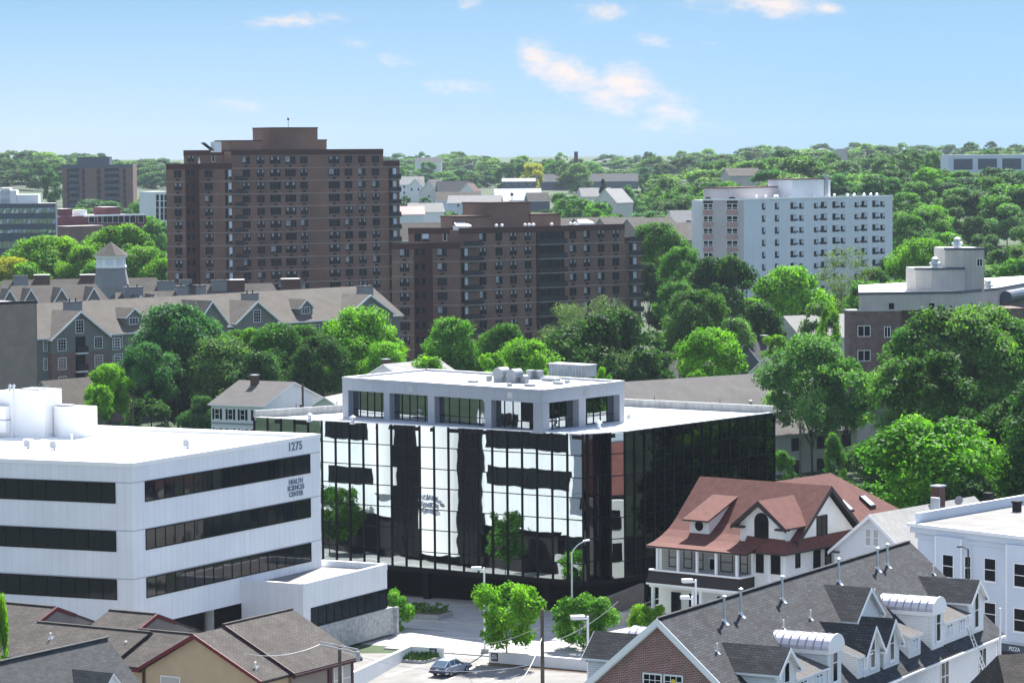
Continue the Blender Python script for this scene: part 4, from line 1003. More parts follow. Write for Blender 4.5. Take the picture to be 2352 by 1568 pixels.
for w, q, root in ((w1, zc(1370, 297), lw), (wv, zc(2065, 345), lw2)):
    c = w.h(q); s = c[0]
    b = MB(w); b.box(s-.32, s+.32, -.05, 0, .18, .86, 'sign_black'); b.build('sign_panel', root)
    lettering(root, w, 'NO\nEXIT', s, .53, .27, 'bright_white', o=.055, ext=.004, bold=.02, line=.85)
# grass bed
g = [PZ(zc(*q), 0)[:2] for q in ((965, 425), (1060, 350), (1130, 335), (1420, 372), (1440, 400), (1250, 445))]
b = MB(); b.poly([(p[0], p[1], .22) for p in g], 'grass')
gb = b.build('grass_bed', kind='stuff'); gb['label'] = 'green grass bed beside the low white wall'; gb['category'] = 'grass'
b = MB()
for i in range(len(g)): w = Wall(g[i], g[(i+1) % len(g)]); b.fr = w; b.box(0, w.L, -.15, .0, 0, .25, 'kerb_stone')
b.build('kerb', kind='structure')
rs = np.random.RandomState(4); b = MB()
gc = np.mean(g, 0)
for i in range(900):
    k = rs.randint(len(g)); a, c = rs.rand(2); 
    if a+c > 1: a, c = 1-a, 1-c
    p = gc+(g[k]-gc)*a+(g[(k+1) % len(g)]-gc)*c; h_ = .15+.35*rs.rand(); t = rs.rand()*6.28; dx, dy = .12*math.cos(t), .12*math.sin(t)
    b.poly([(p[0]-dx, p[1]-dy, .2), (p[0]+dx, p[1]+dy, .2), (p[0]+dx*.4+.1*rs.randn(), p[1]+dy, .2+h_)], 'grass')
o = b.build('grass', kind='stuff'); o['label'] = 'tufts of green grass growing in the bed by the wall'; o['category'] = 'grass'
# earth strip under the lot tree
e = [PZ(q, 0)[:2] for q in ((1125, 1517), (1400, 1540), (1420, 1552), (1120, 1528))]
b = MB(); b.poly([(p[0], p[1], .02) for p in e], 'earth'); b.build('planting_strip', kind='structure')
# raised planters and the retaining wall in front of the glass block
pl0 = PZ((948, 1408), .6); pl1 = PZ((1005, 1412), .6); w = Wall(pl0, pl1)
pt_ = thing('planter', 'pale concrete planter with dark shrubs under the glass block overhang', 'planter', (pl0[0], pl0[1], 0))
b = MB(w); b.box(-4, w.L, 0, 3, 0, .6, 'concrete', 'earth'); b.build('box', pt_)
b = MB(w)
for i in range(260):
    x, y, z = rs.uniform(-3.8, w.L-.2), rs.uniform(.2, 2.8), .6+.7*rs.rand()**1.5; s = .22
    t = rs.rand()*6.28; b.poly([(x-s*math.cos(t), y-s*math.sin(t), z), (x, y, z-.12), (x+s*math.cos(t), y+s*math.sin(t), z+.05), (x, y, z+.2)], 'grass')
b.build('shrubbery', pt_)
q0 = PZ((1395, 1413), 1.2); q1 = PZ((1540, 1382), 1.6); w = Wall(q0, q1)
rt = thing('retaining_wall', 'brown retaining wall and ramp between the glass block and the porch house', 'wall', (q0[0], q0[1], 0))
b = MB(w); b.ext([(-3, 0, 0), (w.L, 0, 0), (w.L, 0, 1.6), (-3, 0, .9)], (0, .35, 0), 'concrete'); b.build('wall', rt)
b = MB(w); b.ext([(-1, 3.5, 0), (w.L, 3.5, 0), (w.L, 3.5, 3.0), (-1, 3.5, 1.3)], (0, .4, 0), 'retaining'); b.build('wall', rt)
b = MB(w); b.tube((-.2, .17, .9), (w.L, .17, 2.3), .03, .03, 'metal_grey', 6)
for i in range(8): x = w.L*i/8; b.tube((x, .17, .9), (x, .17, .9+1.4*i/8+.1), .025, .025, 'metal_grey', 6)
b.build('handrail', rt)
# ---------------------------------------------------------------- car
ra = PZ(zc(1575, 592), 0); fa = PZ(zc(1757, 541), 0); dx = (fa-ra)[:2]; WBm = float(np.linalg.norm(dx)); print('wheelbase', WBm)
fc = Fr(ra, dx); WB = 2.45
SC = 1.0
car = thing('parked_car', 'silver blue three door hatchback with sloping rear glass parked in the lot', 'car', (ra[0], ra[1], 0))
# frame: x forward from the rear axle, y to the left; near side wheels at y=0
yw = .0; Wd = 1.62
def sec(x): # (half width low, sill z, belt z, roof half width, roof z)
    pass
lower = [(-.85, .38, .62, .74), (-.78, .30, .80, .78), (-.2, .25, .88, .81), (.9, .23, .90, .82), (1.9, .24, .88, .81), (2.6, .26, .83, .80), (3.15, .30, .72, .76), (3.28, .36, .60, .70)]
b = MB(fc); cy = Wd/2
ring = []
for x, z0, z1_, hw_ in lower:
    ring.append([(x, cy-hw_+.05, z0), (x, cy-hw_, z0+.18), (x, cy-hw_+.01, z1_-.08), (x, cy-hw_+.09, z1_), (x, cy+hw_-.09, z1_), (x, cy+hw_-.01, z1_-.08), (x, cy+hw_, z0+.18), (x, cy+hw_-.05, z0)])
pts = [p for r_ in ring for p in r_]; n = 8
Fs = [(i*n+j, i*n+(j+1) % n, (i+1)*n+(j+1) % n, (i+1)*n+j) for i in range(len(ring)-1) for j in range(n)]+[tuple(range(n-1, -1, -1)), tuple((len(ring)-1)*n+j for j in range(n))]
b.mesh(pts, Fs, 'car_paint')
b.box(-.86, 3.2, cy-.805, cy-.79, .42, .50, 'car_dark'); b.build('body', car)
cab = [(-.72, .84, .80, .64), (.02, 1.28, .86, .56), (.75, 1.33, .88, .55), (1.15, 1.30, .88, .56), (1.95, .90, .87, .66)]
b = MB(fc)
R2 = [[(x, cy-.72, zb_), (x, cy-hw_, zt_), (x, cy+hw_, zt_), (x, cy+.72, zb_)] for x, zt_, zb_, hw_ in cab]
pts = [p for r_ in R2 for p in r_]
Fs = []; ms = []
for i in range(4):
    for j, m in ((0, 'car_glass'), (1, 'car_paint' if i in (1, 2) else 'car_glass'), (2, 'car_glass')):
        Fs.append((i*4+j, i*4+j+1, (i+1)*4+j+1, (i+1)*4+j)); ms.append(m)
b.mesh(pts, Fs, ms); b.build('cabin', car)
b = MB(fc)
for x0, x1, z0_, z1_ in ((-.1, .06, .86, 1.28), (.78, .86, .88, 1.32), (1.12, 1.95, .88, 1.30)):
    pass
for s in (-1, 1):
    e = cy+s*.73
    b.tube((-.72, cy+s*.66, .86), (.02, cy+s*.57, 1.29), .045, .045, 'car_paint', 6); b.tube((1.95, cy+s*.68, .9), (1.15, cy+s*.57, 1.31), .04, .04, 'car_paint', 6)
    b.tube((.72, e-.02*s, .88), (.76, cy+s*.56, 1.33), .045, .045, 'car_paint', 6); b.tube((-.05, e-.02*s, .88), (.02, cy+s*.57, 1.29), .09, .08, 'car_paint', 6)
b.tube((-.72, cy-.66, .86), (-.72, cy+.66, .86), .04, .04, 'car_paint', 6); b.build('pillar', car)
for nm, x in (('wheel', 0), ('wheel', WB)):
    for y in (.06, Wd-.06):
        b = MB(fc); b.tube((x, y-.09, .29), (x, y+.09, .29), .29, .29, 'rubber', 18); wl2 = b.build('wheel', car)
        b = MB(fc); s = -1 if y < 1 else 1; b.tube((x, y+s*.085, .29), (x, y+s*.105, .29), .17, .15, 'chrome', 14)
        r_ = b.build('rim', None); r_.parent = wl2; r_.data.transform(__import__('mathutils').Matrix.Translation([-v for v in car['at']]))
b = MB(fc); b.box(-.98, -.80, cy-.78, cy+.78, .36, .52, 'car_dark'); b.build('bumper', car)
b = MB(fc); b.box(3.2, 3.38, cy-.74, cy+.74, .36, .52, 'car_dark'); b.build('bumper', car)
b = MB(fc); b.box(-.875, -.83, cy-.72, cy+.72, .58, .76, 'car_dark'); b.build('tail_panel', car)
for s in (-1, 1):
    b = MB(fc); b.box(-.89, -.87, cy+s*.53-.15, cy+s*.53+.15, .61, .74, 'trim_red'); b.build('tail_light', car)
b = MB(fc); b.box(-.895, -.87, cy-.17, cy+.17, .60, .71, 'sky_pane'); b.build('number_plate', car)
b = MB(fc); b.box(1.62, 1.78, cy-.92, cy-.78, .86, .98, 'car_dark'); b.build('mirror', car)
car.location.z = 0
# ---------------------------------------------------------------- lamps, utility poles, wires
def lamp_box(q, d, lab, side=-1, hw=.42, g='shoebox street lamps'):
    p = PY(q, d); fr = Fr((p[0], p[1]), (1, .15)); r = thing('street_lamp', lab, 'street lamp', (p[0], p[1], 0), g)
    b = MB(fr); b.tube((0, 0, 0), (0, 0, p[2]+.1), .10, .085, 'white_paint', 10); b.box(-.3, .3, -.3, .3, 0, .5, 'concrete'); b.build('pole', r)
    b = MB(fr); b.tube((0, 0, p[2]-.1), (side*.4, 0, p[2]-.1), .05, .05, 'white_paint', 6)
    x0, x1 = sorted((side*.25, side*(.25+2*hw))); b.prism([(x0, -hw*.7), (x1, -hw*.7), (x1, hw*.7), (x0, hw*.7)], p[2]-.1, p[2]+.16, 'white_paint', 'bright_white'); b.box(x0+.08, x1-.08, -hw*.5, hw*.5, p[2]-.16, p[2]-.1, 'concrete'); b.build('lamp_head', r)
lamp_box((1112, 1305), 261, 'white box headed lamp rising behind the round parking lot tree')
lamp_box((1350, 1417), 222, 'white box headed lamp nearest the dormered roof, below the cobra lamp', hw=.5)
lamp_box((1598, 1333), 236, 'white box headed lamp in front of the porch balustrade', hw=.42)
lamp_box((1590, 1372), 246, 'white box headed lamp low against the porch posts, behind the roof ridge', hw=.36)
p = PY((1313, 1268), 266); fr = Fr((p[0], p[1]), (1, 0)); r = thing('street_lamp', 'tall cobra head street lamp with curved arm before the glass block', 'street lamp', (p[0], p[1], 0))
b = MB(fr); b.tube((0, 0, 0), (0, 0, p[2]), .10, .07, 'galv', 10); b.build('pole', r)
b = MB(fr)
pp = [(0, 0, p[2]-.1), (.25, 0, p[2]+.35), (.6, 0, p[2]+.7), (1.05, 0, p[2]+.95)]
for i in range(3): b.tube(pp[i], pp[i+1], .05, .05, 'galv', 8)
b.build('arm', r)
b = MB(fr); b.ext([(1.0, -.14, p[2]+.92), (1.55, -.16, p[2]+1.02), (1.62, -.1, p[2]+1.08), (1.5, -.1, p[2]+1.16), (1.0, -.1, p[2]+1.04)], (0, .3, 0), 'bright_white'); b.build('lamp_head', r)
def upole(q, d, lab, r=.16, arm=None, gz=0):
    p = PY(q, d); fr = Fr((p[0], p[1]), (1, 0)); t = thing('utility_pole', lab, 'utility pole', (p[0], p[1], gz))
    b = MB(fr); b.tube((0, 0, gz), (0, 0, p[2]), r*1.15, r*.85, 'wood_pole', 10); b.build('pole', t)
    if arm:
        a, c = PY(arm[0], d), PY(arm[1], d); fr2 = W0
        for o_ in (-.22, .22):
            b = MB(); b.tube((a[0], d+o_, a[2]+o_*.3), (c[0], d+o_, c[2]+o_*.3), .06, .06, 'bright_white' if False else 'stone', 6); b.build('crossarm', t)
        b = MB(); b.lathe(c[0], d, [(.14, c[2]-.7), (.14, c[2]-.1), (.08, c[2])], 'soffit', 10); b.build('insulator', t)
    return p
pa_ = upole((1245, 1398), 222, 'bare brown utility pole standing in front of the parking lot tree', .15)
pb_ = upole(zc(312, 245), 204, 'utility pole with double crossarm beside the brown townhouse roof', .14, (zc(90, 215), zc(520, 300)))
upole((1838, 970), 330, 'thin grey utility pole between the glass block and the red roof', .14, gz=0)
upole((695, 882), 345, 'dark utility pole behind the white shuttered house', .14)
upole((305, 918), 352, 'slim pale utility pole below the tall green tree', .10)
def cable(a, c, lab, sag=.8, r=.02):
    b = MB(); n = 14; a = np.array(a); c = np.array(c)
    pt = [a+(c-a)*i/n-np.array([0, 0, sag*4*(i/n)*(1-i/n)]) for i in range(n+1)]
    for i in range(n): b.tube(pt[i], pt[i+1], r, r, 'metal_grey', 5)
    single(b, 'cable', lab, 'cable', tuple(a))
cable(PY((1245, 1435), 222), PY((1020, 1470), 268), 'thin wire from the brown pole towards the street')
cable(PY((1245, 1462), 222), PY((1185, 1568), 190), 'thick drooping cable from the brown pole over the car park', .6, .035)
cable(PY(zc(330, 300), 204), PY((1245, 1520), 222), 'low wire strung from the crossarm pole to the brown pole', 1.0)
cable(PY(zc(90, 225), 204), PY((560, 1500), 190), 'wire leaving the crossarm over the townhouse roof', .4)
cable(PY((1245, 1480), 222), PY((1420, 1380), 262), 'wire rising from the brown pole behind the street tree', .5)
# ================================================================ brown brick apartment towers
def W2(q0, d0, q1, d1):
    a = PY(q0, d0); c = PY(q1, d1); return Wall(a, c)
def tower(root, segs, gz, bands, depth, cols, wst, seed, maxw=100):
    """segs: (wall, roof z, material); bands: z of every floor line; cols: per wall (s, w, h, kind)"""
    rnd = random.Random(seed); jobs = []
    for (w, zr, m) in segs:
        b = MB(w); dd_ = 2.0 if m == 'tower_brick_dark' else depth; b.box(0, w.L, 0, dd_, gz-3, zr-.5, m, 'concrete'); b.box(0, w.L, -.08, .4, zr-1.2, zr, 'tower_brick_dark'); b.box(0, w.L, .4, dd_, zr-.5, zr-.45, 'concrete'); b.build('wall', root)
    for i, z in enumerate(bands):
        b = MB()
        for (w, zr, m) in segs:
            if z < zr-.3 and m != 'tower_brick_dark': b.fr = w; b.box(0, w.L, -.06, .1, z-.09, z+.05, 'band')
        if b.v: b.build('floor_band', root)
    for wi, s, ww, hh, kind, z0, nfl, step in cols:
        w, zr, m = segs[wi]
        for k in range(nfl):
            z = z0-k*step
            if z < gz: break
            jobs.append((z, wi, s, ww, hh, kind))
    return jobs
def place(root, segs, jobs, seed, maxw=100):
    rnd = random.Random(seed); jobs.sort(key=lambda j: -j[0]); rest = MB(); nrest = 0
    for i, (z, wi, s, ww, hh, kind) in enumerate(jobs):
        w = segs[wi][0]; st = kind if kind != 'tw' else rnd.choice(['tw', 'tw', 'twc', 'twc', 'twd'])
        if i < maxw: win(root, w, s, z, ww, hh, st)
        else:
            me = winmesh(st, ww, hh); V = [tuple(v.co) for v in me.vertices]
            rest.fr = Fr(w.p(s, -.004), w.X); Fx = [tuple(p.vertices) for p in me.polygons]
            rest.mesh([(v[0], v[1], v[2]+z) for v in V], Fx, [me.materials[p.material_index].name for p in me.polygons]); nrest += 1
    if nrest: rest.build('window', root, kind='stuff', label='the remaining lower windows')
def balcony(root, w, s0, s1, zs, dp, mat='slate_panel', rail='dark_frame'):
    for z in zs:
        b = MB(w); b.box(s0, s1, -dp, 0, z-.1, z+.06, 'band'); b.box(s0, s1, -dp, -dp+.05, z+.06, z+1.05, rail); b.box(s0, s0+.05, -dp, 0, z+.06, z+1.05, rail); b.box(s1-.05, s1, -dp, 0, z+.06, z+1.05, rail)
        b.build('balcony', root)
def balcony1(root, w, s0, s1, z, dp):
    b = MB(w); b.box(s0, s1, -dp, 0, z-.1, z+.06, 'band'); b.box(s0, s1, -dp, -dp+.05, z+.06, z+1.05, 'dark_frame'); b.box(s1-.05, s1, -dp+.05, 0, z+.06, z+1.05, 'dark_frame')
    r = random.random()
    if r < .5: x = s0+(s1-s0)*random.uniform(.2, .7); b.box(x, x+.5, -dp*.7, -dp*.3, z+.06, z+.9, random.choice(['bright_white', 'blind', 'slate_panel', 'red_sign']))
    b.build('balcony', root)
# ---- tall tower
D0 = 650
tA = PY(zt(66, 1400), D0); tB = PY(zt(232, 1400), D0-1); tB2 = PY(zt(352, 1400), D0+1.5); tC = PY(zt(640, 1400), D0); tDd = PY(zt(1955, 1400), D0+21); tEe = PY(zt(2095, 1400), D0+23)
w0 = Wall(tA, tB); w1_ = Wall(tB, tB2); w2_ = Wall(tB2, tC); w3 = Wall(tC, tDd); w4 = Wall(tDd, tEe)
tall = thing('apartment_tower', 'tallest dark brown brick apartment tower with stepped roof and rows of small windows', 'apartment tower', (tA[0], tA[1], ground(tA[0], tA[1])))
zrl = w0.h(zt(66, 452))[2]; zrm = w3.h(zt(1300, 326))[2]; zre = w4.h(zt(2090, 425))[2]
print('tower z', zrl, zrm, zre, w3.L)
segs = [(w0, zrl, 'tower_brick'), (w1_, zrl, 'tower_brick_dark'), (w2_, zrl, 'tower_brick'), (w3, zrm, 'tower_brick'), (w4, zre, 'tower_brick')]  # shade of the angled face put in as darker brick
bz0 = w3.h(zt(700, 378))[2]; st_ = 2.74
zb0 = [bz0-i*st_ for i in range(14)]
print('band0', bz0, [round(w3.h(zt(700, y))[2], 2) for y in (480, 600, 712, 825, 935, 1048)], [round(w3.h(zt(1900, y))[2], 2) for y in (357, 468, 575, 685)])
cols = []
def cz(wi, xs_, kind, h_, skip=0, n=13):
    for x, ww in xs_:
        s = segs[wi][0].h(zt(x, 900))[0]
        cols.append((wi, s, ww, h_, kind, bz0-skip*st_-.30-h_, n, st_))
cz(3, [(755, 1.9), (880, 1.9), (1008, 2.7), (1140, 2.7), (1258, 1.9), (1520, 2.8), (1645, 1.95), (1762, 1.95), (1882, 1.95)], 'tw', 1.62)
cz(0, [(160, 1.75)], 'tw', 1.62, 1, 12); cz(2, [(428, 1.85)], 'tw', 1.62, 1, 12); cz(1, [(247, .8), (290, .8)], 'sm', 1.2, 1, 12); cz(2, [(600, 1.5)], 'apt', 2.1, 1, 12)
cz(4, [(2030, 1.9)], 'apt', 2.0, 1, 12)
jobs = tower(tall, segs, tall.location[2], zb0, 17, cols, None, 3); place(tall, segs, jobs, 5)
sb = [w3.h(zt(640, 900))[0]+.05, w3.h(zt(715, 900))[0]]
for w, s0, s1, dp in ((w3, 0, sb[1], 1.25), (w4, 1.2, w4.L-.05, .9)):
    for z in zb0[2:]: balcony1(tall, w, s0, s1, z, dp)
def pent(root, w, x0, x1, y1, dy, dep, f=zt, mat='tower_brick', zbase=None, yref=300):
    s0 = w.hit(f(x0, yref), y=dy)[0]; s1 = w.hit(f(x1, yref), y=dy)[0]; z = w.hit(f((x0+x1)/2, y1), y=dy)[2]
    b = MB(w); b.box(s0, s1, dy, dy+dep, zbase, z-.25, mat); b.box(s0-.1, s1+.1, dy-.1, dy+dep+.1, z-.25, z, 'tower_brick_dark'); b.build('penthouse', root); return s0, s1, z
pent(tall, w3, 597, 885, 246, 3, 6, zbase=zrm-.6); a = pent(tall, w3, 966, 1374, 134, 4, 8, zbase=zrm-.6); pent(tall, w3, 1376, 1452, 240, 5, 5, zbase=zrm-.6)
b = MB(w3); s = w3.hit(zt(1118, 150), y=6)[0]; b.tube((s, 6, a[2]-.2), (s, 6, a[2]+1.6), .05, .04, 'dark_frame', 6); b.lathe(s, 6, [(.02, a[2]+1.5), (.26, a[2]+1.7), (.26, a[2]+1.95), (.02, a[2]+2.15)], 'dark_frame', 10); b.build('beacon', tall)
b = MB(w3); s0 = w3.hit(zt(470, 320), y=1.5)[0]; s1 = w3.hit(zt(535, 320), y=1.5)[0]
b.slab([(s0-2.2, 1.4, zrm+1.6), (s0, 1.4, zrm+.0), (s0, 3.2, zrm+.0), (s0-2.2, 3.2, zrm+1.6)], .12, 'dark_frame'); b.box(s0, s1, 1.5, 3, zrm-.5, zrm+1.75, 'white_paint'); b.build('roof_hatch', tall)
for (x0, x1), q in (((240, 300), 0), ((556, 625), 0)):
    s = w3.hit(zt((x0+x1)/2, 415))[0] if False else None
b = MB(w2_)   # set back top storey over the left block
zt0 = zrl-.6; sA = w2_.hit(zt(207, 400), y=2.5)[0]
b.box(sA, w2_.L, 2.5, 14, zt0, zrm-.5, 'tower_brick', 'concrete'); b.box(sA-.05, w2_.L, 2.42, 2.9, zrm-1.2, zrm, 'tower_brick_dark'); b.box(sA, w2_.L, 2.44, 2.6, bz0-.09, bz0+.05, 'band'); b.build('wall', tall)
wtop = Wall(w2_.p(sA, 2.5), w2_.p(w2_.L, 2.5))
for x, ww, st2 in ((270, 1.7, 'twc'), (590, 1.9, 'apt'), (465, .7, 'farw')): win(tall, wtop, wtop.h(zt(x, 410))[0], zt0+.9, ww, 1.55, st2)
b = MB(w2_); s = w2_.hit(zt(341, 420), y=1)[0]; b.lathe(s, 1.0, [(.35, zt0), (.30, zt0+.4), (.05, zt0+1.9)], 'bright_white', 8); b.build('parasol', tall)
# ---- lower brown block
E0 = 590
lA = PY(zb(228, 1100), E0); lB = PY(zb(385, 1100), E0-1); lB2 = PY(zb(520, 1100), E0+1.5); lC = PY(zb(715, 1100), E0); lD = PY(zb(1888, 1100), E0+24); lE = PY(zb(2003, 1100), E0+26)
v0 = Wall(lA, lB); v1 = Wall(lB, lB2); v2 = Wall(lB2, lC); v3 = Wall(lC, lD); v4 = Wall(lD, lE)
low = thing('apartment_tower', 'lower dark brown brick apartment block with balconies, in front of the tallest tower', 'apartment tower', (lA[0], lA[1], ground(lA[0], lA[1])))
zl0 = v0.h(zb(300, 735))[2]; zl3 = v3.h(zb(1300, 612))[2]; zl4 = v4.h(zb(1950, 692))[2]
bz1 = v3.h(zb(760, 655))[2]
print('low z', zl0, zl3, zl4, bz1, [round(v3.h(zb(760, y))[2], 2) for y in (775, 880, 980, 1083)], [round(v3.h(zb(1850, y))[2], 2) for y in (637, 735, 830, 925, 1020)])
segl = [(v0, zl0, 'tower_brick'), (v1, zl0, 'tower_brick_dark'), (v2, zl0, 'tower_brick'), (v3, zl3, 'tower_brick'), (v4, zl4, 'tower_brick')]  # darker brick again carries the shade of the angled face
cols = []; stl = 2.83
def cl(wi, xs_, kind, h_, skip=0, n=10):
    for x, ww in xs_:
        s = segl[wi][0].h(zb(x, 900))[0]; cols.append((wi, s, ww, h_, kind, bz1-skip*stl-.32-h_, n, stl))
cl(3, [(875, 1.75), (990, 1.75), (1093, 1.75), (1197, 1.75), (1300, 1.9), (1405, 1.9), (1517, 1.75), (1617, 1.75), (1718, 1.75), (1823, 1.75)], 'tw', 1.65)
cl(0, [(318, 2.0)], 'tw', 1.65, 1, 9); cl(2, [(586, 2.0)], 'tw', 1.65, 1, 9); cl(1, [(405, .85), (452, .85)], 'sm', 1.3, 1, 9); cl(4, [(1945, 1.8)], 'apt', 2.0, 1, 9); cl(3, [(745, 1.6)], 'apt', 2.1, 1, 9)
zbl = [bz1-i*stl for i in range(10)]
jobs = tower(low, segl, low.location[2], zbl, 16, cols, None, 4); place(low, segl, jobs, 6)
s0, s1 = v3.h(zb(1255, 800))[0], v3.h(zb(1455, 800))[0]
b = MB(v3); b.box(s0, s1, -.06, -.0, low.location[2], bz1-.3, 'dark_wall'); b.build('balcony_shade', low)  # flat dark sheet painting in the shade of a recess
for a, c, w in ((s0, s1, v3), (v3.h(zb(720, 800))[0], v3.h(zb(845, 800))[0], v3), (v4.L*.1, v4.L-.05, v4)):
    for z in zbl[1:]: balcony1(low, w, a, c, z, 1.1)
pent(low, v3, 700, 930, 540, 3, 6, zb, zbase=zl3-.6, yref=580); a = pent(low, v3, 920, 1215, 442, 4, 9, zb, zbase=zl3-.6, yref=580); pent(low, v3, 1216, 1430, 525, 3.5, 7, zb, zbase=zl3-.6, yref=580)
b = MB(v3); s = v3.hit(zb(1083, 430), y=6)[0]; b.tube((s, 6, a[2]-.2), (s, 6, a[2]+1.2), .05, .04, 'dark_frame', 6); b.lathe(s, 6, [(.02, a[2]+1.1), (.3, a[2]+1.3), (.3, a[2]+1.6), (.02, a[2]+1.85)], 'dark_frame', 10); b.build('beacon', low)
b = MB(v2); zt0 = zl0-.6; sA = v2.hit(zb(345, 690), y=2.2)[0]
b.box(sA, v2.L, 2.2, 13, zt0, zl3-.5, 'tower_brick', 'concrete'); b.box(sA-.05, v2.L, 2.12, 2.6, zl3-1.2, zl3, 'tower_brick_dark'); b.box(sA, v2.L, 2.14, 2.3, bz1-.09, bz1+.05, 'band'); b.build('wall', low)
wtop = Wall(v2.p(sA, 2.2), v2.p(v2.L, 2.2))
for x, ww, st2 in ((440, 3.0, 'apt'), (730, 2.0, 'twc'), (606, .8, 'farw')): win(low, wtop, wtop.h(zb(x, 700))[0], zt0+.8, ww, 1.6, st2)
for x, sz in ((725, 1.6), (960, .9), (1000, .9), (1165, .5), (1195, .5), (1225, .5), (1355, .5), (1490, .5), (1520, .5), (1600, 1.4)):
    p = v3.hit(zb(x, 612), y=2.0); b = MB(v3)
    if sz > 1.2: b.slab([(p[0]-1.8, 1.2, zl3+.4), (p[0]+1.8, 1.2, zl3+.4), (p[0]+1.2, 2.8, zl3+1.0), (p[0]-1.2, 2.8, zl3+1.0)], .3, 'bright_white'); b.box(p[0]-1.6, p[0]+1.2, 1.3, 2.7, zl3-.5, zl3+.4, 'white_paint')
    else: b.lathe(p[0], 1.5, [(.2, zl3-.5), (.2, zl3+.1), (.4, zl3+.15), (.3, zl3+.45), (.08, zl3+.55)], 'bright_white', 10)
    b.build('roof_cowl', low)
# ================================================================ white seven storey block on the hill
N0 = 690
nA = PY(zw(384, 600), N0+2); nB = PY(zw(636, 600), N0); nB2 = PY(zw(742, 600), N0+6); nC = PY(zw(1547, 600), N0+34)
x0_, x1_, x2_ = Wall(nA, nB), Wall(nB, nB2), Wall(nB2, nC)
apt = thing('apartment_block', 'white seven storey apartment block with paired windows on the wooded hill', 'apartment house', (nB[0], nB[1], ground(nB[0], nB[1])))
zA = x0_.h(zw(500, 352))[2]; zB = x2_.h(zw(800, 352))[2]; zC = x2_.h(zw(1500, 341))[2]; print('apt z', zA, zB, zC, x2_.L, x0_.L)
zB = (zB+zC)/2; gz = apt.location[2]
b = MB()
for w, m in ((x0_, 'apt_pink'), (x1_, 'apt_white'), (x2_, 'apt_white')): b.fr = w; b.box(0, w.L, 0, 14, gz-4, zB-.4, m, 'membrane'); b.box(0, w.L, -.1, .3, zB-.45, zB, 'white_paint')
b.build('wall', apt)
r0z = x2_.h(zw(840, 425))[2]; stp = (x2_.h(zw(840, 425))[2]-x2_.h(zw(840, 722))[2])/4; print('apt floors', r0z, stp)
jobs = []
for k in range(8):
    for x, ww, hh in ((757, 1.0, 1.5), (838, 1.25, 1.5), (938, 1.75, 1.5), (988, 1.35, 1.3), (1078, 1.35, 1.2), (1126, 1.9, 1.5), (1196, 1.9, 1.5), (1242, 1.4, 1.3), (1327, 1.4, 1.2), (1373, 1.9, 1.5), (1440, 1.9, 1.5), (1485, 1.5, 1.3)):
        if r0z-k*stp > gz: jobs.append((r0z-k*stp, 2, x2_.h(zw(x, 500))[0], ww, hh, 'apt'))
place(apt, [(x0_,), (x1_,), (x2_,)], jobs, 8)
for k in range(8):
    for x in (963, 1103, 1219, 1351, 1463): s = x2_.h(zw(x, 500))[0]; b = MB(x2_); b.box(s-.28, s+.28, -.05, 0, r0z-k*stp+.1, r0z-k*stp+.5, 'dark_frame'); b.build('wall_grille', apt)
for x0s, x1s in ((388, 448), (530, 600)):
    b = MB(x0_)
    s0 = x0_.h(zw(x0s, 500))[0]; s1 = x0_.h(zw(x1s, 500))[0]
    for k in range(7):
        z = r0z-k*stp+.15
        b.box(s0, s1, -.06, 0, z, z+1.45, 'dark_glass'); b.box(s0, s1, -.09, 0, z-1.15, z, 'pink_spandrel'); b.frame(s0, s1, -.06, z, z+1.45, .12, .05, 'white_paint'); b.box((s0+s1)/2-.08, (s0+s1)/2+.08, -.1, 0, z, z+1.45, 'white_paint'); b.box(s0, s1, -.1, -.05, z+.45, z+.55, 'white_paint')
    z = r0z+1.6; n = 8; b.ext([((s0+s1)/2-(s1-s0)/2*math.cos(math.pi*i/n), -.06, z+1.5*math.sin(math.pi*i/n)) for i in range(n+1)], (0, .06, 0), 'dark_glass')
    b.build('bay_window', apt)
pent(apt, x1_, 548, 842, 287, 4, 7, zw, 'apt_pink', zB-.6, 330); a = pent(apt, x2_, 933, 1166, 236, 3, 8, zw, 'apt_white', zB-.6, 300)
b = MB(x2_); s = x2_.hit(zw(1140, 300), y=2.9)[0]; b.box(s-.5, s+.5, 2.7, 2.95, zB, zB+4.8, 'metal_grey'); b.tube((s, 3.5, a[2]), (s+.4, 3.5, a[2]+1.6), .05, .04, 'metal_grey', 6); b.box(s-1.2, s+1.6, 3.45, 3.55, a[2]+1.1, a[2]+1.2, 'metal_grey'); b.build('roof_ladder', apt)
for x in (712, 768, 826, 840, 924, 1065, 1190, 1272, 1312, 1372, 1413, 1450):
    p = x2_.hit(zw(x, 348), y=1.5); b = MB(x2_); b.lathe(p[0], 1.5, [(.25, zB-.5), (.25, zB+.1), (.42, zB+.15), (.35, zB+.45), (.1, zB+.6)], 'galv', 10); b.build('roof_cowl', apt)
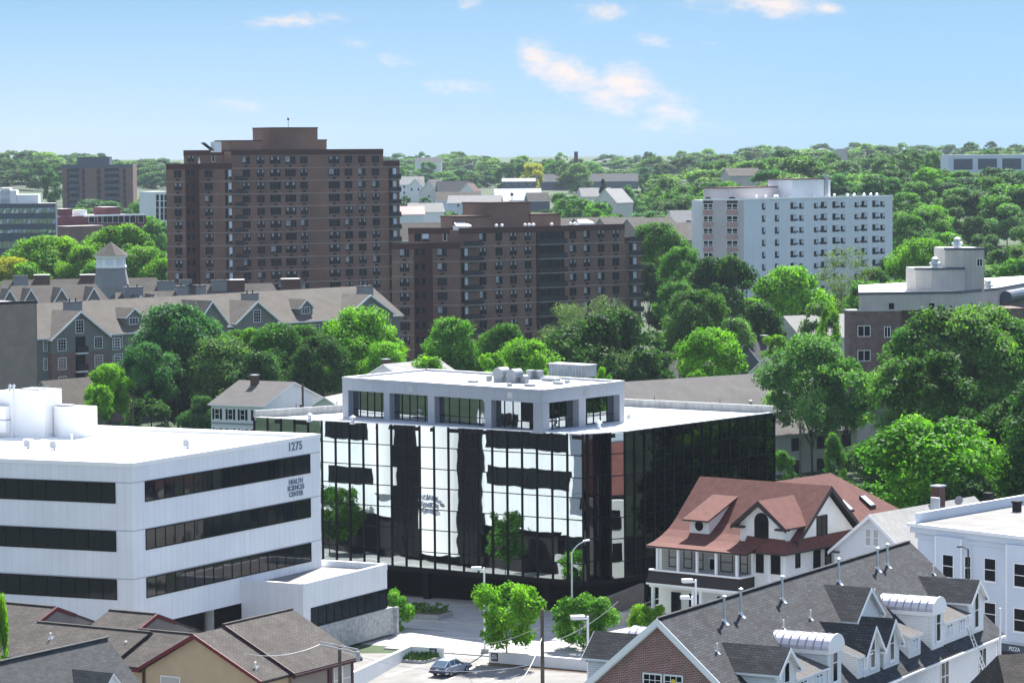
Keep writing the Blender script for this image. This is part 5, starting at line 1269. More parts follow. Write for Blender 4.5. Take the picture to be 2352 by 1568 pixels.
# ================================================================ far slab tower at the left
S0 = 1320
u0 = W2(zl(376, 300), S0, zl(803, 300), S0); slab = thing('apartment_tower', 'distant reddish brown slab tower with blue balconies and dark roof box', 'apartment tower', (u0.p(0, 0)[0], S0, ground(u0.o[0], S0)))
zs_ = u0.h(zl(590, 148))[2]; g_ = slab.location[2]
b = MB(u0); b.box(0, u0.L, 0, 14, g_-4, zs_-.3, 'far_brick', 'concrete'); b.box(0, u0.L, -.1, .4, zs_-1.4, zs_, 'slate_panel'); b.build('wall', slab)
def sx_(x): return u0.h(zl(x, 300))[0]
for x0, x1 in ((497, 512), (585, 607), (745, 760), (405, 418)):
    b = MB(u0); b.box(sx_(x0), sx_(x1), -.05, 0, g_, zs_-1.5, 'dark_glass')
    for k in range(10): b.box(sx_(x0), sx_(x1), -.08, 0, zs_-2.0-2.75*k, zs_-1.5-2.75*k, 'slate_panel')
    b.build('window_strip', slab)
for x0, x1 in ((418, 478), (632, 720)):
    for k in range(9):
        z = zs_-3.9-2.75*k; b = MB(u0); b.box(sx_(x0), sx_(x1), -.04, 0, z+.1, z+2.2, 'dark_wall'); b.box(sx_(x0), sx_(x1), -1.2, 0, z-.15, z+.05, 'slate_panel'); b.box(sx_(x0), sx_(x1), -1.2, -1.1, z+.05, z+1.0, 'slate_panel'); b.build('balcony', slab)
pent(slab, u0, 466, 660, 102, 3, 8, zl, 'slate_panel', zs_-.4, 130)
# ================================================================ blue ribbon-glass office at the left edge
B0 = 800
k0 = W2(zl(-160, 450), B0, zl(335, 450), B0+2); bo = thing('office_building', 'slate blue office building with mirrored ribbon windows at the picture edge', 'office building', (k0.p(k0.L, 0)[0], B0, 0))
zk0 = k0.h(zl(200, 378))[2]; b = MB(k0); b.box(0, k0.L, 0, 9, 0, zk0-.2, 'slate_panel', 'concrete'); b.build('wall', bo)
for y0, y1 in ((410, 440), (475, 505), (540, 560), (610, 650)):
    za, zb_ = k0.h(zl(200, y1))[2], k0.h(zl(200, y0))[2]; b = MB(k0); n = 20
    for i in range(n):
        t = random.gauss(0, .01); b.mesh([(k0.L*i/n, -.03-t, za), (k0.L*(i+1)/n-.1, -.03+t, za), (k0.L*(i+1)/n-.1, -.03, zb_), (k0.L*i/n, -.03, zb_)], [(0, 1, 2, 3)], 'mirror_glass')
    b.build('ribbon_window', bo)
for x0, x1, y in ((-60, 100, 305), (102, 232, 330), (5, 60, 290)):
    s0 = k0.hit(zl(x0, 350), y=3)[0]; s1 = k0.hit(zl(x1, 350), y=3)[0]; z = k0.hit(zl(x0, y), y=3)[2]; b = MB(k0); b.box(s0, s1, 3, 12, zk0-.3, z, 'apt_white'); b.build('roof_plant', bo)
# ================================================================ maroon brick hall and pale slab
m0 = W2(zl(340, 480), 905, zl(880, 470), 930); mh = thing('brick_hall', 'long low maroon brick building with white roof edges behind the trees', 'hall', (m0.p(0, 0)[0], 905, 10))
zm0 = m0.h(zl(600, 455))[2]; b = MB(m0); b.box(0, m0.L, 0, 16, 5, zm0, 'maroon_brick', 'membrane'); b.box(m0.L*.10, m0.L*.20, 1, 6, zm0, zm0+2.2, 'maroon_brick', 'membrane'); b.box(m0.L*.6, m0.L*.76, 2, 8, zm0, zm0+2.4, 'maroon_brick', 'membrane'); b.box(m0.L*.28, m0.L*.36, 1, 5, zm0, zm0+1.8, 'membrane'); b.box(m0.L*.3, m0.L, -.1, .3, zm0-.3, zm0+.2, 'bright_white'); b.build('wall', mh)
for x in (552, 605, 630, 663, 697, 730, 765, 800, 850): win(mh, m0, m0.h(zl(x, 485))[0], m0.h(zl(x, 500))[2], 2.2, 2.3, 'farw')
b = MB(m0); b.box(-2, m0.L*.35, -8, -1, 4, m0.h(zl(450, 515))[2], 'far_brick', 'cream_wall'); b.build('annex', mh)
pw = W2(zl(940, 400), 1000, zl(1060, 400), 1004); ps = thing('apartment_block', 'narrow pale blue white block peeping out beside the tallest tower', 'apartment house', (pw.p(0, 0)[0], 1000, 12))
zp0 = pw.h(zl(975, 312))[2]; b = MB(pw); b.box(0, pw.L, 0, 12, 8, zp0, 'apt_white'); b.box(-.1, pw.L, -.1, .3, zp0-.4, zp0+.05, 'bright_white'); b.build('wall', ps)
for x in (950, 977, 1000):
    for y in (365, 405, 445, 482): win(ps, pw, pw.h(zl(x, y))[0], pw.h(zl(x, y))[2], 1.0, 1.9, 'far')
# ================================================================ grey sided apartment complex with gables
Q0 = 474
c0 = PY(zl(232, 1196), Q0); eC = np.array([.66, .75]); fC = Fr(c0, eC)   # x along the front, -y outside
comp = thing('apartment_complex', 'grey sided apartment complex with taupe roofs, steep gables and dormers', 'apartment house', (c0[0], c0[1], 0))
ZEC = c0[2]; LC = fC.hit(zg(2195, 355), y=0)[0]; print('complex', ZEC, LC)
RY = 7.5; ZRC = fC.hit(zl(700, 975), y=RY)[2]; ZRC = min(max(ZRC, ZEC+5), ZEC+8.5); print('ridge', ZRC)
b = MB(fC); b.box(-6, LC, 0, 15, 6.2, ZEC+.05, 'complex_siding'); b.build('wall', comp)
b = MB(fC); b.box(-6, LC, .0, 15, 0, 6.2, 'complex_brick'); b.build('brick_base', comp)
b = MB(fC); b.slab([(-6.5, -.5, ZEC), (LC+.5, -.5, ZEC), (LC+.5, RY, ZRC), (-6.5, RY, ZRC)], .2, 'taupe_shingle', 'bright_white'); b.slab([(-6.5, RY, ZRC), (LC+.5, RY, ZRC), (LC+.5, 15.5, ZEC), (-6.5, 15.5, ZEC)], .2, 'taupe_shingle', 'bright_white'); b.build('roof', comp)
def xgable(pk, le, re, yo, lab):
    """cross gable standing yo metres proud of the front"""
    P = fC.hit(pk, y=-yo); A = fC.hit(le, y=-yo); B = fC.hit(re, y=-yo); print(lab, P, A, B)
    hw = max(3.2, min(6.5, (B[0]-A[0])/2)); xc = P[0]; ze = (A[2]+B[2])/2; zr = P[2]
    sl = (ZRC-ZEC)/(RY+.5); yb = min(RY, (zr-ZEC)/sl-.5)
    b = MB(fC); b.ext([(xc-hw+.3, -yo, 6.2), (xc+hw-.3, -yo, 6.2), (xc+hw-.3, -yo, ze+.2), (xc, -yo, zr-.2), (xc-hw+.3, -yo, ze+.2)], (0, yo+6, 0), 'complex_siding'); b.build('gable_wall', comp)
    b = MB(fC); b.box(xc-hw+.27, xc+hw-.27, -yo-.04, 0, 0, 12.5 if lab == 'G1' else 6.2, 'complex_brick'); b.build('brick_base', comp)
    b = MB(fC)
    for s in (-1, 1):
        b.slab([(xc, -yo-.4, zr), (xc+s*hw, -yo-.4, ze), (xc+s*hw, max(yb*.2, 1), ze), (xc, yb, zr)], .2, 'taupe_shingle', 'bright_white')
        b.ext([(xc, -yo-.43, zr+.02), (xc+s*hw, -yo-.43, ze+.02), (xc+s*hw, -yo-.43, ze-.3), (xc, -yo-.43, zr-.3)], (0, .06, 0), 'bright_white')
    b.build('gable_roof', comp)
    return Wall(fC.p(xc-hw, -yo), fC.p(xc+hw, -yo)), hw
g1, hw1 = xgable(zl(480, 1030), zl(300, 1200), zl(665, 1183), .8, 'G1')
g2, hw2_ = xgable(zg(1070, 225), zg(890, 410), zg(1240, 370), .8, 'G2')
g3, hw3 = xgable(zg(1955, 175), zg(1800, 300), zg(2190, 362), .8, 'G3')
g4, hw4 = xgable(zg(715, 224), zg(575, 420), zg(845, 412), .8, 'G4')
for w, f, q, ww, hh in ((g1, zl, (480, 1125), 1.7, 2.1), (g2, zg, (1074, 345), 1.7, 2.1), (g3, zg, (1975, 300), 1.6, 2.1)): c = w.h(f(*q)); win(comp, w, c[0], c[2]-hh/2, ww, hh, 'grid')
for q in ((373, 1237), (593, 1222)):
    for dz in (0, 2.95, 5.9): c = g1.h(zl(*q)); win(comp, g1, c[0], c[2]-.9-dz, 1.75, 1.9, 'grid')
wC = Wall(fC.p(0, 0), fC.p(LC, 0))
for q in ((712, 1215), (272, 1240)):
    for dz in (0, 2.95): c = wC.h(zl(*q)); win(comp, wC, c[0], c[2]-.9-dz, 1.75 if q[0] > 500 else .8, 1.9, 'grid')
for x in range(16, int(LC)-3, 5):
    for z in (ZEC-2.6, ZEC-5.5): win(comp, wC, x, z, 1.7, 1.9, 'grid')
for q in ((485, 1235), (485, 1345), (485, 1455)):
    c = g1.h(zl(*q)); b = MB(g1); b.box(c[0]-1, c[0]+1, -.05, 0, c[2]-1.2, c[2]+1.3, 'dark_wall'); b.box(c[0]-1.05, c[0]+1.05, -.7, 0, c[2]-1.4, c[2]-1.2, 'bright_white'); b.box(c[0]-1.05, c[0]+1.05, -.7, -.65, c[2]-1.2, c[2]-.2, 'dark_frame'); b.build('balcony', comp)
def cdormer(pk, q, lab):
    P = fC.hit(pk, y=1.2); sl = (ZRC-ZEC)/(RY+.5); zr = P[2]; xc = P[0]; hw = 1.9; ze = zr-1.45; zb_ = ZEC+sl*1.7; print(lab, P, zb_)
    yb = (zr-ZEC)/sl-.5; ye = (ze-ZEC)/sl-.5; b = MB(fC)
    b.ext([(xc-hw+.25, 1.2, zb_-.4), (xc+hw-.25, 1.2, zb_-.4), (xc+hw-.25, 1.2, ze+.1), (xc, 1.2, zr-.15), (xc-hw+.25, 1.2, ze+.1)], (0, max(1, yb-1.5), 0), 'complex_siding')
    for s in (-1, 1):
        b.slab([(xc, .85, zr), (xc+s*hw, .85, ze), (xc+s*hw, ye, ze), (xc, yb, zr)], .15, 'taupe_shingle', 'bright_white')
        b.ext([(xc, .82, zr), (xc+s*hw, .82, ze), (xc+s*hw, .82, ze-.25), (xc, .82, zr-.25)], (0, .05, 0), 'bright_white')
    b.build('dormer', comp); w = Wall(fC.p(xc-hw, 1.2), fC.p(xc+hw, 1.2)); win(comp, w, hw, zb_+.05, 2.0, max(1.2, ze-zb_-.2), 'grid')
cdormer(zl(805, 1012), 0, 'd1'); cdormer(zg(1455, 212), 0, 'd2')
for q, h_ in ((zl(438, 985), 2.2), (zg(1018, 180), 2.3), (zg(1920, 120), 2.3)):
    P = fC.hit(q, y=5.0); chim(comp, fC, P[0], 5.0, ZEC+2, P[2]+.2, 1.3, .8, 'complex_grey', 'dark_frame', 2)
# second and third rows of roofs behind
rows_ = [(zl(0, 882), zl(640, 884), 560, 9, 'apartment_complex', 'rear row of taupe roofs with four small white edged gables', [55, 183, 368, 563]), (zl(630, 920), zl(1240, 925), 545, 7, 'apartment_complex', 'taupe roof row with chimneys behind the tall green tree', [845, 932]), (zl(-40, 845), zl(1000, 862), 640, 8, 'apartment_complex', 'farthest taupe roof row running under the lantern tower', []), (zl(700, 880), zl(1700, 905), 610, 7, 'apartment_complex', 'taupe roof row at the foot of the tallest tower', [])]
roofs = []
for a, c, d, hh, nm, lab, gs in rows_:
    A = PY(a, d); B = PY(c, d+8); w = Wall(A, B); w = Wall(w.p(0, -6), w.p(w.L, -6)); zr = A[2]; gz = ground(A[0], A[1]); ze = zr-4.2
    t = thing(nm, lab, 'apartment house', (A[0], A[1]-6, gz)); roofs.append((t, w, zr, ze))
    b = MB(w); b.box(.4, w.L-.4, .5, 12, gz-2, ze, 'complex_siding'); b.build('wall', t)
    b = MB(w); b.slab([(0, 0, ze), (w.L, 0, ze), (w.L-2, 6, zr), (2, 6, zr)], .2, 'taupe_shingle', 'bright_white'); b.slab([(2, 6, zr), (w.L-2, 6, zr), (w.L, 12, ze), (0, 12, ze)], .2, 'taupe_shingle'); b.slab([(0, 0, ze), (2, 6, zr), (0, 12, ze)], .2, 'taupe_shingle'); b.slab([(w.L, 0, ze), (w.L, 12, ze), (w.L-2, 6, zr)], .2, 'taupe_shingle'); b.build('roof', t)
    for x in gs:
        xc = w.hit(zl(x, 920), y=0)[0]; hw = 2.4; b = MB(w); zz = zr-.3
        for s in (-1, 1): b.slab([(xc, -.5, zz), (xc+s*hw, -.5, ze-.1), (xc+s*hw, 1, ze-.1), (xc, 5.6, zz)], .15, 'taupe_shingle', 'bright_white'); b.ext([(xc, -.53, zz+.02), (xc+s*hw, -.53, ze-.08), (xc+s*hw, -.53, ze-.45), (xc, -.53, zz-.35)], (0, .05, 0), 'bright_white')
        b.ext([(xc-hw+.2, -.2, ze-1), (xc+hw-.2, -.2, ze-1), (xc+hw-.2, -.2, ze), (xc, -.2, zz-.2), (xc-hw+.2, -.2, ze)], (0, 3, 0), 'complex_siding'); b.build('gable', t)
        win(t, Wall(w.p(xc-hw, -.2), w.p(xc+hw, -.2)), hw, ze-.2, 1.3, 1.7, 'grid')
for i, q, sx, sy, pots, mat in ((2, zl(252, 815), 1.6, .9, 0, 'chimney_brick'), (2, zl(530, 825), 1.6, .9, 0, 'chimney_brick'), (2, zl(125, 858), 1.5, .9, 0, 'complex_grey'), (1, zl(800, 930), 1.7, .9, 2, 'complex_grey'), (3, zl(1000, 890), 1.7, .9, 2, 'complex_grey'), (1, zl(1120, 915), 1.7, .9, 2, 'complex_grey'), (3, zl(1330, 900), 1.8, .9, 2, 'complex_grey'), (3, zl(1118, 845), 1.2, .9, 0, 'complex_grey'), (3, zl(1418, 855), 1.8, 1, 0, 'chimney_brick'), (3, zg(1335, 100), 1.8, 1, 0, 'chimney_brick'), (1, zl(1180, 945), 1.7, .9, 2, 'complex_grey')):
    t, w, zr, ze = roofs[i]; P = w.hit(q, y=5); top = max(P[2], zr+.8); chim(t, w, P[0], 5, ze, top, sx, sy, mat, 'bright_white' if mat == 'chimney_brick' else 'dark_frame', pots)
# lantern tower
lt_ = PY(zl(672, 880), 615); LTg = ground(lt_[0], 615)
lan = thing('lantern_tower', 'octagonal grey lantern tower with white windowed top and pointed taupe roof', 'tower', (lt_[0], 615, LTg))
zz = lambda y: PY(zl(672, y), 615)[2]
k = 615/F*.91875/1*1/2.413*1; rw = lambda px: px/2.413*.91875*615/F
b = MB(Fr((lt_[0], 615), (math.cos(.39), math.sin(.39)))); b.lathe(0, 0, [(rw(125), LTg), (rw(112), zz(880)), (rw(97), zz(800)), (rw(93), zz(768))], 'complex_grey', 8); b.build('shaft', lan)
b = MB(Fr((lt_[0], 615), (math.cos(.39), math.sin(.39)))); b.lathe(0, 0, [(rw(97), zz(770)), (rw(97), zz(757)), (rw(90), zz(757)), (rw(90), zz(712)), (rw(97), zz(712)), (rw(104), zz(698)), (rw(104), zz(692))], 'bright_white', 8); b.build('lantern', lan)
fr8 = Fr((lt_[0], 615), (1, 0))
for i in range(8):
    a = math.pi/4*i-.0; r = rw(90)*math.cos(math.pi/8)+.02; cx, cy_ = r*math.cos(a), r*math.sin(a); t = np.array([-math.sin(a), math.cos(a)]); hwid = rw(90)*math.sin(math.pi/8)*.72
    w = Wall(fr8.p(cx-t[0]*hwid, cy_-t[1]*hwid), fr8.p(cx+t[0]*hwid, cy_+t[1]*hwid)); win(lan, w, hwid, zz(755), hwid*2, zz(715)-zz(755), 'loft')  # bright sky seen through is put into the pale pane colour
b = MB(Fr((lt_[0], 615), (math.cos(.39), math.sin(.39)))); b.lathe(0, 0, [(rw(110), zz(694)), (.05, zz(614))], 'taupe_shingle', 8); b.build('roof', lan)
# ================================================================ houses near the middle
def house(label, q_ridge, d, L, Wd, rise, ang, wall, roof, wins=(), hip=0, group=None, over=.35, chims=(), name='house', gz=None, ext_=None, st='farw', eave_h=None):
    """gabled house: q_ridge is the photo point of its ridge middle, ang turns the ridge (0: along the picture)"""
    P = PY(q_ridge, d); fr = Fr((P[0], P[1]), (math.cos(ang), math.sin(ang))); zr = P[2]; g = ground(P[0], P[1]) if gz is None else gz; ze = zr-rise
    t = thing(name, label, 'house', (P[0], P[1], g), group)
    b = MB(fr); b.box(-L/2, L/2, -Wd/2, Wd/2, min(g, ze-5)-1, ze, wall)
    if not hip: b.ext([(-L/2, -Wd/2, ze), (-L/2, Wd/2, ze), (-L/2, 0, zr-.2)], (L, 0, 0), wall)
    b.build('wall', t); b = MB(fr); o = over; x = L/2+o-hip
    for s in (-1, 1): b.slab([(-L/2-o, s*(Wd/2+o), ze-.1), (L/2+o, s*(Wd/2+o), ze-.1), (x, 0, zr), (-x, 0, zr)], .18, roof, 'bright_white' if wall != 'cream_wall' else wall)
    if hip:
        for s in (-1, 1): b.slab([(s*(L/2+o), -Wd/2-o, ze-.1), (s*(L/2+o), Wd/2+o, ze-.1), (s*x, 0, zr)], .18, roof, 'bright_white')
    rf = b.build('roof', t)
    for face, s, z, ww, hh in wins:
        w = {'f': Wall(fr.p(-L/2, -Wd/2), fr.p(L/2, -Wd/2)), 'l': Wall(fr.p(-L/2, Wd/2), fr.p(-L/2, -Wd/2)), 'r': Wall(fr.p(L/2, -Wd/2), fr.p(L/2, Wd/2))}[face]
        win(t, w, w.L*s, ze-z, ww, hh, st)
    for x, y, zt_ in chims:
        b = MB(fr); b.box(x-.45, x+.45, y-.45, y+.45, ze-.5, zr+zt_, 'chimney_brick'); b.box(x-.52, x+.52, y-.52, y+.52, zr+zt_, zr+zt_+.12, 'soffit')
        c = b.build('chimney', None); c.parent = rf; c.data.transform(__import__('mathutils').Matrix.Translation([-v for v in t['at']]))
    return t, fr, zr, ze
# white house with black shutters
s0q = PY(zg(950, 872), 335); 
t, fr, zr_, ze_s = house('white shuttered house with grey roof and brick chimney behind the office roof', zg(1150, 852), 425, 8.6, 15, 2.7, -.5, 'white_siding', 'grey_shingle', chims=((-1.2, -1.2, .8),))
w = Wall(fr.p(-4.3, -7.5), fr.p(4.3, -7.5))
for zq in (ze_s-2.2, ze_s-4.9):
    for s in (1.0, 3.2, 5.2, 7.4): win(t, w, s, zq, .8, 1.5, 'shut')
b = MB(w); b.box(0, 8.6, -.15, 0, ze_s-2.75, ze_s-2.6, 'complex_grey'); b.build('string_course', t)
w = Wall(fr.p(4.3, -7.5), fr.p(4.3, 7.5))
for s, z in ((2.0, 1.9), (5.5, 2.2), (9.5, 1.8)): win(t, w, s, ze_s-z, 1.0, 1.2, 'dh')
# long grey roofed hall behind the glass block
t, fr, a_, b_ = house('long hall with wide hipped grey shingle roof behind the black glass block', zm(1550, 900, 3.92)(700, 170), 432, 56, 24, 6.0, .62, 'cream_wall', 'grey_shingle', name='hall', hip=4)
P = PY(z6(1250, 345), 356); 
t2, fr2, a2, b2 = house('lower grey roofed wing with tan walls and three roof lights', z6(1100, 355), 412, 30, 17, 4.6, .62, 'cream_wall', 'grey_shingle', name='hall')
w = Wall(fr2.p(-15, -8.5), fr2.p(15, -8.5))
for s in (19, 23.5, 28): win(t2, w, s, b2-2.4, 1.6, 1.7, 'dk'); win(t2, w, s, b2-5.4, 1.6, 1.7, 'dk')
for x in (2, 5.2, 8.4):
    b = MB(fr2); b.lathe(x, -1.5, [(.25, a2-1.3), (.25, a2-.6), (.05, a2-.45)], 'bright_white', 8); b.build('roof_light', t2)
house('small house with steep grey roof right of the dark round tree', zg(0, 0) if False else (1560, 826), 475, 9, 9, 4.2, .5, 'white_siding', 'grey_shingle', (('l', .5, 2.0, .9, 1.6),))
house('white house with slate roof and chimney above the hall roof', (1755, 785), 500, 8, 8, 3.6, .7, 'slate_panel', 'slate_shingle', chims=((0, 0, 1.0),))
house('small white gabled cottage against the grey hall roof', (1775, 815), 480, 7, 7, 3.4, 1.2, 'white_siding', 'grey_shingle', (('l', .5, 1.2, .7, 1.3),))
house('cream house with pale grey roof half hidden by the brick and cream block', (1885, 722), 530, 15, 11, 3.6, .5, 'cream_siding', 'pale_shingle', (('l', .5, 1.0, .9, 1.6), ('l', .3, 3.6, 1, 1.5)))
house('white house with pale gable roof rising behind the penthouse', (945, 830), 440, 12, 12, 3.2, .9, 'white_siding', 'pale_shingle', chims=((-4.5, 1, .5),))
house('low white house with dark shutters tucked against the penthouse', (775, 905), 420, 9, 8, 2.6, 1.25, 'cream_siding', 'pale_shingle', (('l', .5, 1.8, 1.0, 1.4),), st='shut')
house('grey roofed lodge hidden under the tall green tree', (150, 870), 455, 9, 9, 4.6, .9, 'cream_wall', 'taupe_shingle')
house('brick house in the tree shade behind the shuttered house', (540, 868), 478, 8, 8, 2.5, .3, 'complex_brick', 'grey_shingle', (('f', .5, 2.0, 1.5, 1.4),))
# ================================================================ tan brick block at the left edge, near
lb_ = PY((83, 690), 345); la_ = PY((-80, 686), 340); w = Wall(la_, lb_)
tb = thing('brick_block', 'windowless tan brick block at the picture edge behind the white roof plant', 'building', (lb_[0], lb_[1], 0))
b = MB(w); b.box(0, w.L, 0, 14, 0, lb_[2]-.3, 'brick_tan_wall', 'concrete'); b.box(0, w.L+.05, -.06, .3, lb_[2]-.3, lb_[2], 'dark_frame'); b.box(w.L-.02, w.L+.04, -.03, 14, 0, lb_[2]-.3, 'old_brick'); b.build('wall', tb)
# ================================================================ cream and brick institution at the right
I0 = 440
i0 = PY(zw(1340, 935), I0); i1 = PY(zw(1965, 955), I0+2); i2 = PY(zw(2190, 948), I0+12); i3 = PY(zw(2420, 905), I0+34)
ins = thing('institution', 'cream and dark brick flat roofed building with rounded stair tower at the wooded edge', 'building', (i0[0], i0[1], 0))
ZI = i0[2]; wi0, wi1, wi2 = Wall(i0, i1), Wall(i1, i2), Wall(i2, i3); zfb = wi0.h(zw(1500, 1045))[2]
b = MB()
bk = [tuple(p[:2]) for p in (i0, i1, i2, i3)]+[(i3[0]*1.06, i3[1]*1.06), (i0[0]*1.07, i0[1]*1.07)]
b.prism(bk, zfb, ZI-.25, 'cream_wall', 'membrane'); b.build('wall', ins)
b = MB()
for w in (wi0, wi1, wi2): b.fr = w; b.box(-.05, w.L, -.12, .3, ZI-.3, ZI+.05, 'slate_panel')
b.build('parapet', ins)
b = MB(wi0); s0 = wi0.hit(zw(1282, 1100), y=-1)[0]; s1 = wi0.hit(zw(1600, 1100), y=-1)[0]
b.box(s0, s1, -1, 2, 0, zfb+.0, 'old_brick'); b.box(s0-.1, s1+.1, -1.1, 2, zfb, zfb+.2, 'cream_wall'); b.box(s1, wi0.L+10, 1.5, 20, 0, zfb, 'old_brick'); b.build('brick_wall', ins)
wbk = Wall(wi0.p(s0, -1), wi0.p(s1, -1))
for x, y, ww, hh in ((1372, 1170, 1.9, 1.6), (1515, 1175, .95, 1.6), (1372, 1320, 1.9, 1.6)): c = wbk.h(zw(x, y)); win(ins, wbk, c[0], c[2]-hh/2, ww, hh, 'pic')
for x, w in ((1540, wi0), (1787, wi0), (2025, wi1)): c = w.h(zw(x, 1020)); win(ins, w, c[0], c[2]-.7, .75, 1.2, 'dk')
def pz2(x0, x1, x2, ytop, ybase, mat='cream_wall'):
    pass
fI = wi0; yb0 = 4.0
sa = fI.hit(zw(1705, 900), y=yb0)[0]; sb_ = fI.hit(zw(1990, 900), y=yb0)[0]; sc_ = fI.hit(zw(2118, 900), y=yb0)[0]; zlo = fI.hit(zw(1850, 785), y=yb0)[2]; zhi = fI.hit(zw(1990, 665), y=yb0)[2]; sd_ = fI.hit(zw(1856, 900), y=yb0+4)[0]
b = MB(fI); b.prism([(sa, yb0+1.5), (sa+2, yb0), (sb_, yb0), (sb_, yb0+7), (sa, yb0+7)], ZI-.3, zlo, 'cream_wall', 'membrane'); b.build('stair_tower', ins)
b = MB(fI); b.prism([(sd_, yb0+3), (sb_+.02, yb0+.8), (sc_, yb0+.8), (sc_, yb0+9), (sd_, yb0+9)], ZI-.3, zhi, 'cream_wall', 'membrane'); b.build('lift_tower', ins)
b = MB(fI); b.prism([(sa-.1, yb0+1.4), (sa+2, yb0-.1), (sb_, yb0-.1), (sb_, yb0+.6), (sa-.1, yb0+2)], zlo-.25, zlo+.1, 'slate_panel'); b.prism([(sd_-.1, yb0+2.9), (sb_, yb0+.7), (sc_+.1, yb0+.7), (sc_+.1, yb0+1.2), (sd_-.1, yb0+3.3)], zhi-.25, zhi+.1, 'slate_panel'); b.build('coping', ins)
c = fI.hit(zw(2080, 750), y=yb0+.8); win(ins, Fr(fI.p(0, yb0+.8), fI.X), c[0], c[2]-.6, .9, 1.2, 'pic')
for s, y, z in ((fI.hit(zw(1806, 770), y=yb0+2)[0], yb0+2, zlo), (fI.hit(zw(1943, 650), y=yb0+4)[0], yb0+4, zhi), (fI.hit(zw(2130, 900), y=yb0+5)[0], yb0+5, ZI-.25)):
    b = MB(fI); b.lathe(s, y, [(.55, z), (.55, z+.4), (.85, z+.5), (.85, z+.75), (.5, z+.85), (.55, z+1.4), (.15, z+1.6)], 'galv', 12); b.build('roof_cowl', ins)
b = MB(wi2); b.tube((1.5, -.9, ZI-1.4), (wi2.L, -.9, ZI-1.4), .9, .9, 'slate_panel', 12); b.box(1.5, wi2.L, -.8, 0, 0, ZI-2.2, 'old_brick'); b.build('link_roof', ins)
# ================================================================ houses on the far slope
mid = [
 ('white three storey house with pale roof, nearest the tall tower', zh(100, 152), 1560, 13, 11, 4, 0, 'white_siding', 'pale_shingle', (('f', .25, 2, 1, 1.6), ('f', .7, 2, 1, 1.6), ('f', .25, 5, 1, 1.6), ('f', .7, 5, 1, 1.6), ('f', .5, 8, 1, 1.6))),
 ('narrow white and grey house between two taller gables', zh(160, 172), 1520, 8, 9, 4.5, 1.3, 'white_siding', 'grey_shingle', (('l', .3, 1.5, 1, 1.5), ('l', .7, 1.5, 1, 1.5))),
 ('cream house with tall steep grey roof facing the slope', zh(320, 178), 1480, 12, 11, 7, 1.1, 'cream_siding', 'grey_shingle', (('l', .5, 2, 1, 1.6), ('l', .5, 5.5, 1, 1.6))),
 ('slate blue house with crossing grey gables', zh(490, 195), 1470, 16, 11, 5.5, .2, 'slate_panel', 'grey_shingle', (('f', .3, 2.2, 1, 1.5), ('f', .7, 2.2, 1, 1.5))),
 ('small white house with rust brown roof on the slope', zh(645, 213), 1440, 8, 8, 4.5, 1.2, 'white_siding', 'chimney_brick', (('l', .5, 1.2, 1, 1.4),)),
 ('long pale grey house with low brown roof in the middle of the slope', zh(530, 292), 1330, 19, 11, 3.6, .1, 'blue_white', 'taupe_shingle', (('f', .45, 3, 1, 1.5), ('f', .52, 3, 1, 1.5))),
 ('pale blue long house below the brown roofed one', zh(690, 325), 1280, 22, 10, 3.0, -.1, 'blue_white', 'pale_shingle', (('f', .2, 1.8, .9, 1.4), ('f', .38, 1.8, .9, 1.4), ('f', .8, 1.8, .9, 1.4))),
 ('bright white house with wide dormer and white roof', zh(1080, 262), 1330, 20, 11, 5, .05, 'white_siding', 'membrane', (('f', .55, 2, 1, 1.5), ('f', .72, 2, 1, 1.5), ('f', .6, 5, 1, 1.5))),
 ('small white gabled house in front of the bright white one', zh(890, 312), 1290, 9, 8, 3.4, 1.3, 'white_siding', 'pale_shingle', (('l', .5, 1, .9, 1.3),)),
 ('brown roofed house in the shade east of the bright white one', zh(1260, 300), 1300, 9, 9, 3.4, .2, 'slate_panel', 'taupe_shingle', ()),
 ('grey flat fronted house with many windows under the yellow tree', zh(1090, 168), 1600, 17, 10, 1.5, 0, 'slate_panel', 'concrete', (('f', .15, 2, 1, 1.7), ('f', .38, 2, 1, 1.7), ('f', .62, 2, 1, 1.7), ('f', .85, 2, 1, 1.7))),
 ('cream house with high pale roof beside the dark spruce', zh(1960, 262), 1150, 12, 10, 5.2, 1.0, 'cream_siding', 'pale_shingle', (('l', .5, 2, 1.4, 1.6),)),
 ('pale roof west of the dark spruce on the slope', zh(1790, 255), 1180, 12, 9, 3.2, .2, 'cream_siding', 'pale_shingle', ()),
 ('red roofed bungalow low on the slope by the tall tower', zh(80, 425), 1050, 10, 8, 2.6, .1, 'white_siding', 'red_sign', ()),
 ('white bungalow with grey roof beside the red roofed one', zh(230, 395), 1080, 12, 9, 3.0, .2, 'white_siding', 'pale_shingle', ()),
 ('far pale house on the skyline between two trees', (984, 362), 2300, 20, 12, 3, 0, 'white_siding', 'slate_shingle', ()),
 ('long grey roofed building near the tall brick stack', zh(1700, 128), 1750, 60, 16, 4, 0, 'slate_panel', 'slate_shingle', ()),
 ('pale house half hidden beside the distant slab tower', zl(838, 225), 1900, 10, 9, 4, 1.2, 'cream_siding', 'taupe_shingle', ()),
 ('small white house on the hillside near the slab tower', zl(830, 200), 2100, 8, 8, 3, .2, 'white_siding', 'pale_shingle', ()),
 ('brown roofed house deep in the wood behind the white block', zw(620, 172), 1250, 14, 10, 3, .3, 'cream_wall', 'taupe_shingle', ()),
 ('white gable peeping out west of the white block', zw(270, 430), 850, 8, 7, 3.2, .3, 'white_siding', 'pale_shingle', (('f', .5, 1, 1.6, 1.5),)),
 ('pale house in the trees at the picture edge', zw(2345, 400), 900, 9, 9, 4, .4, 'cream_siding', 'pale_shingle', ()),
]
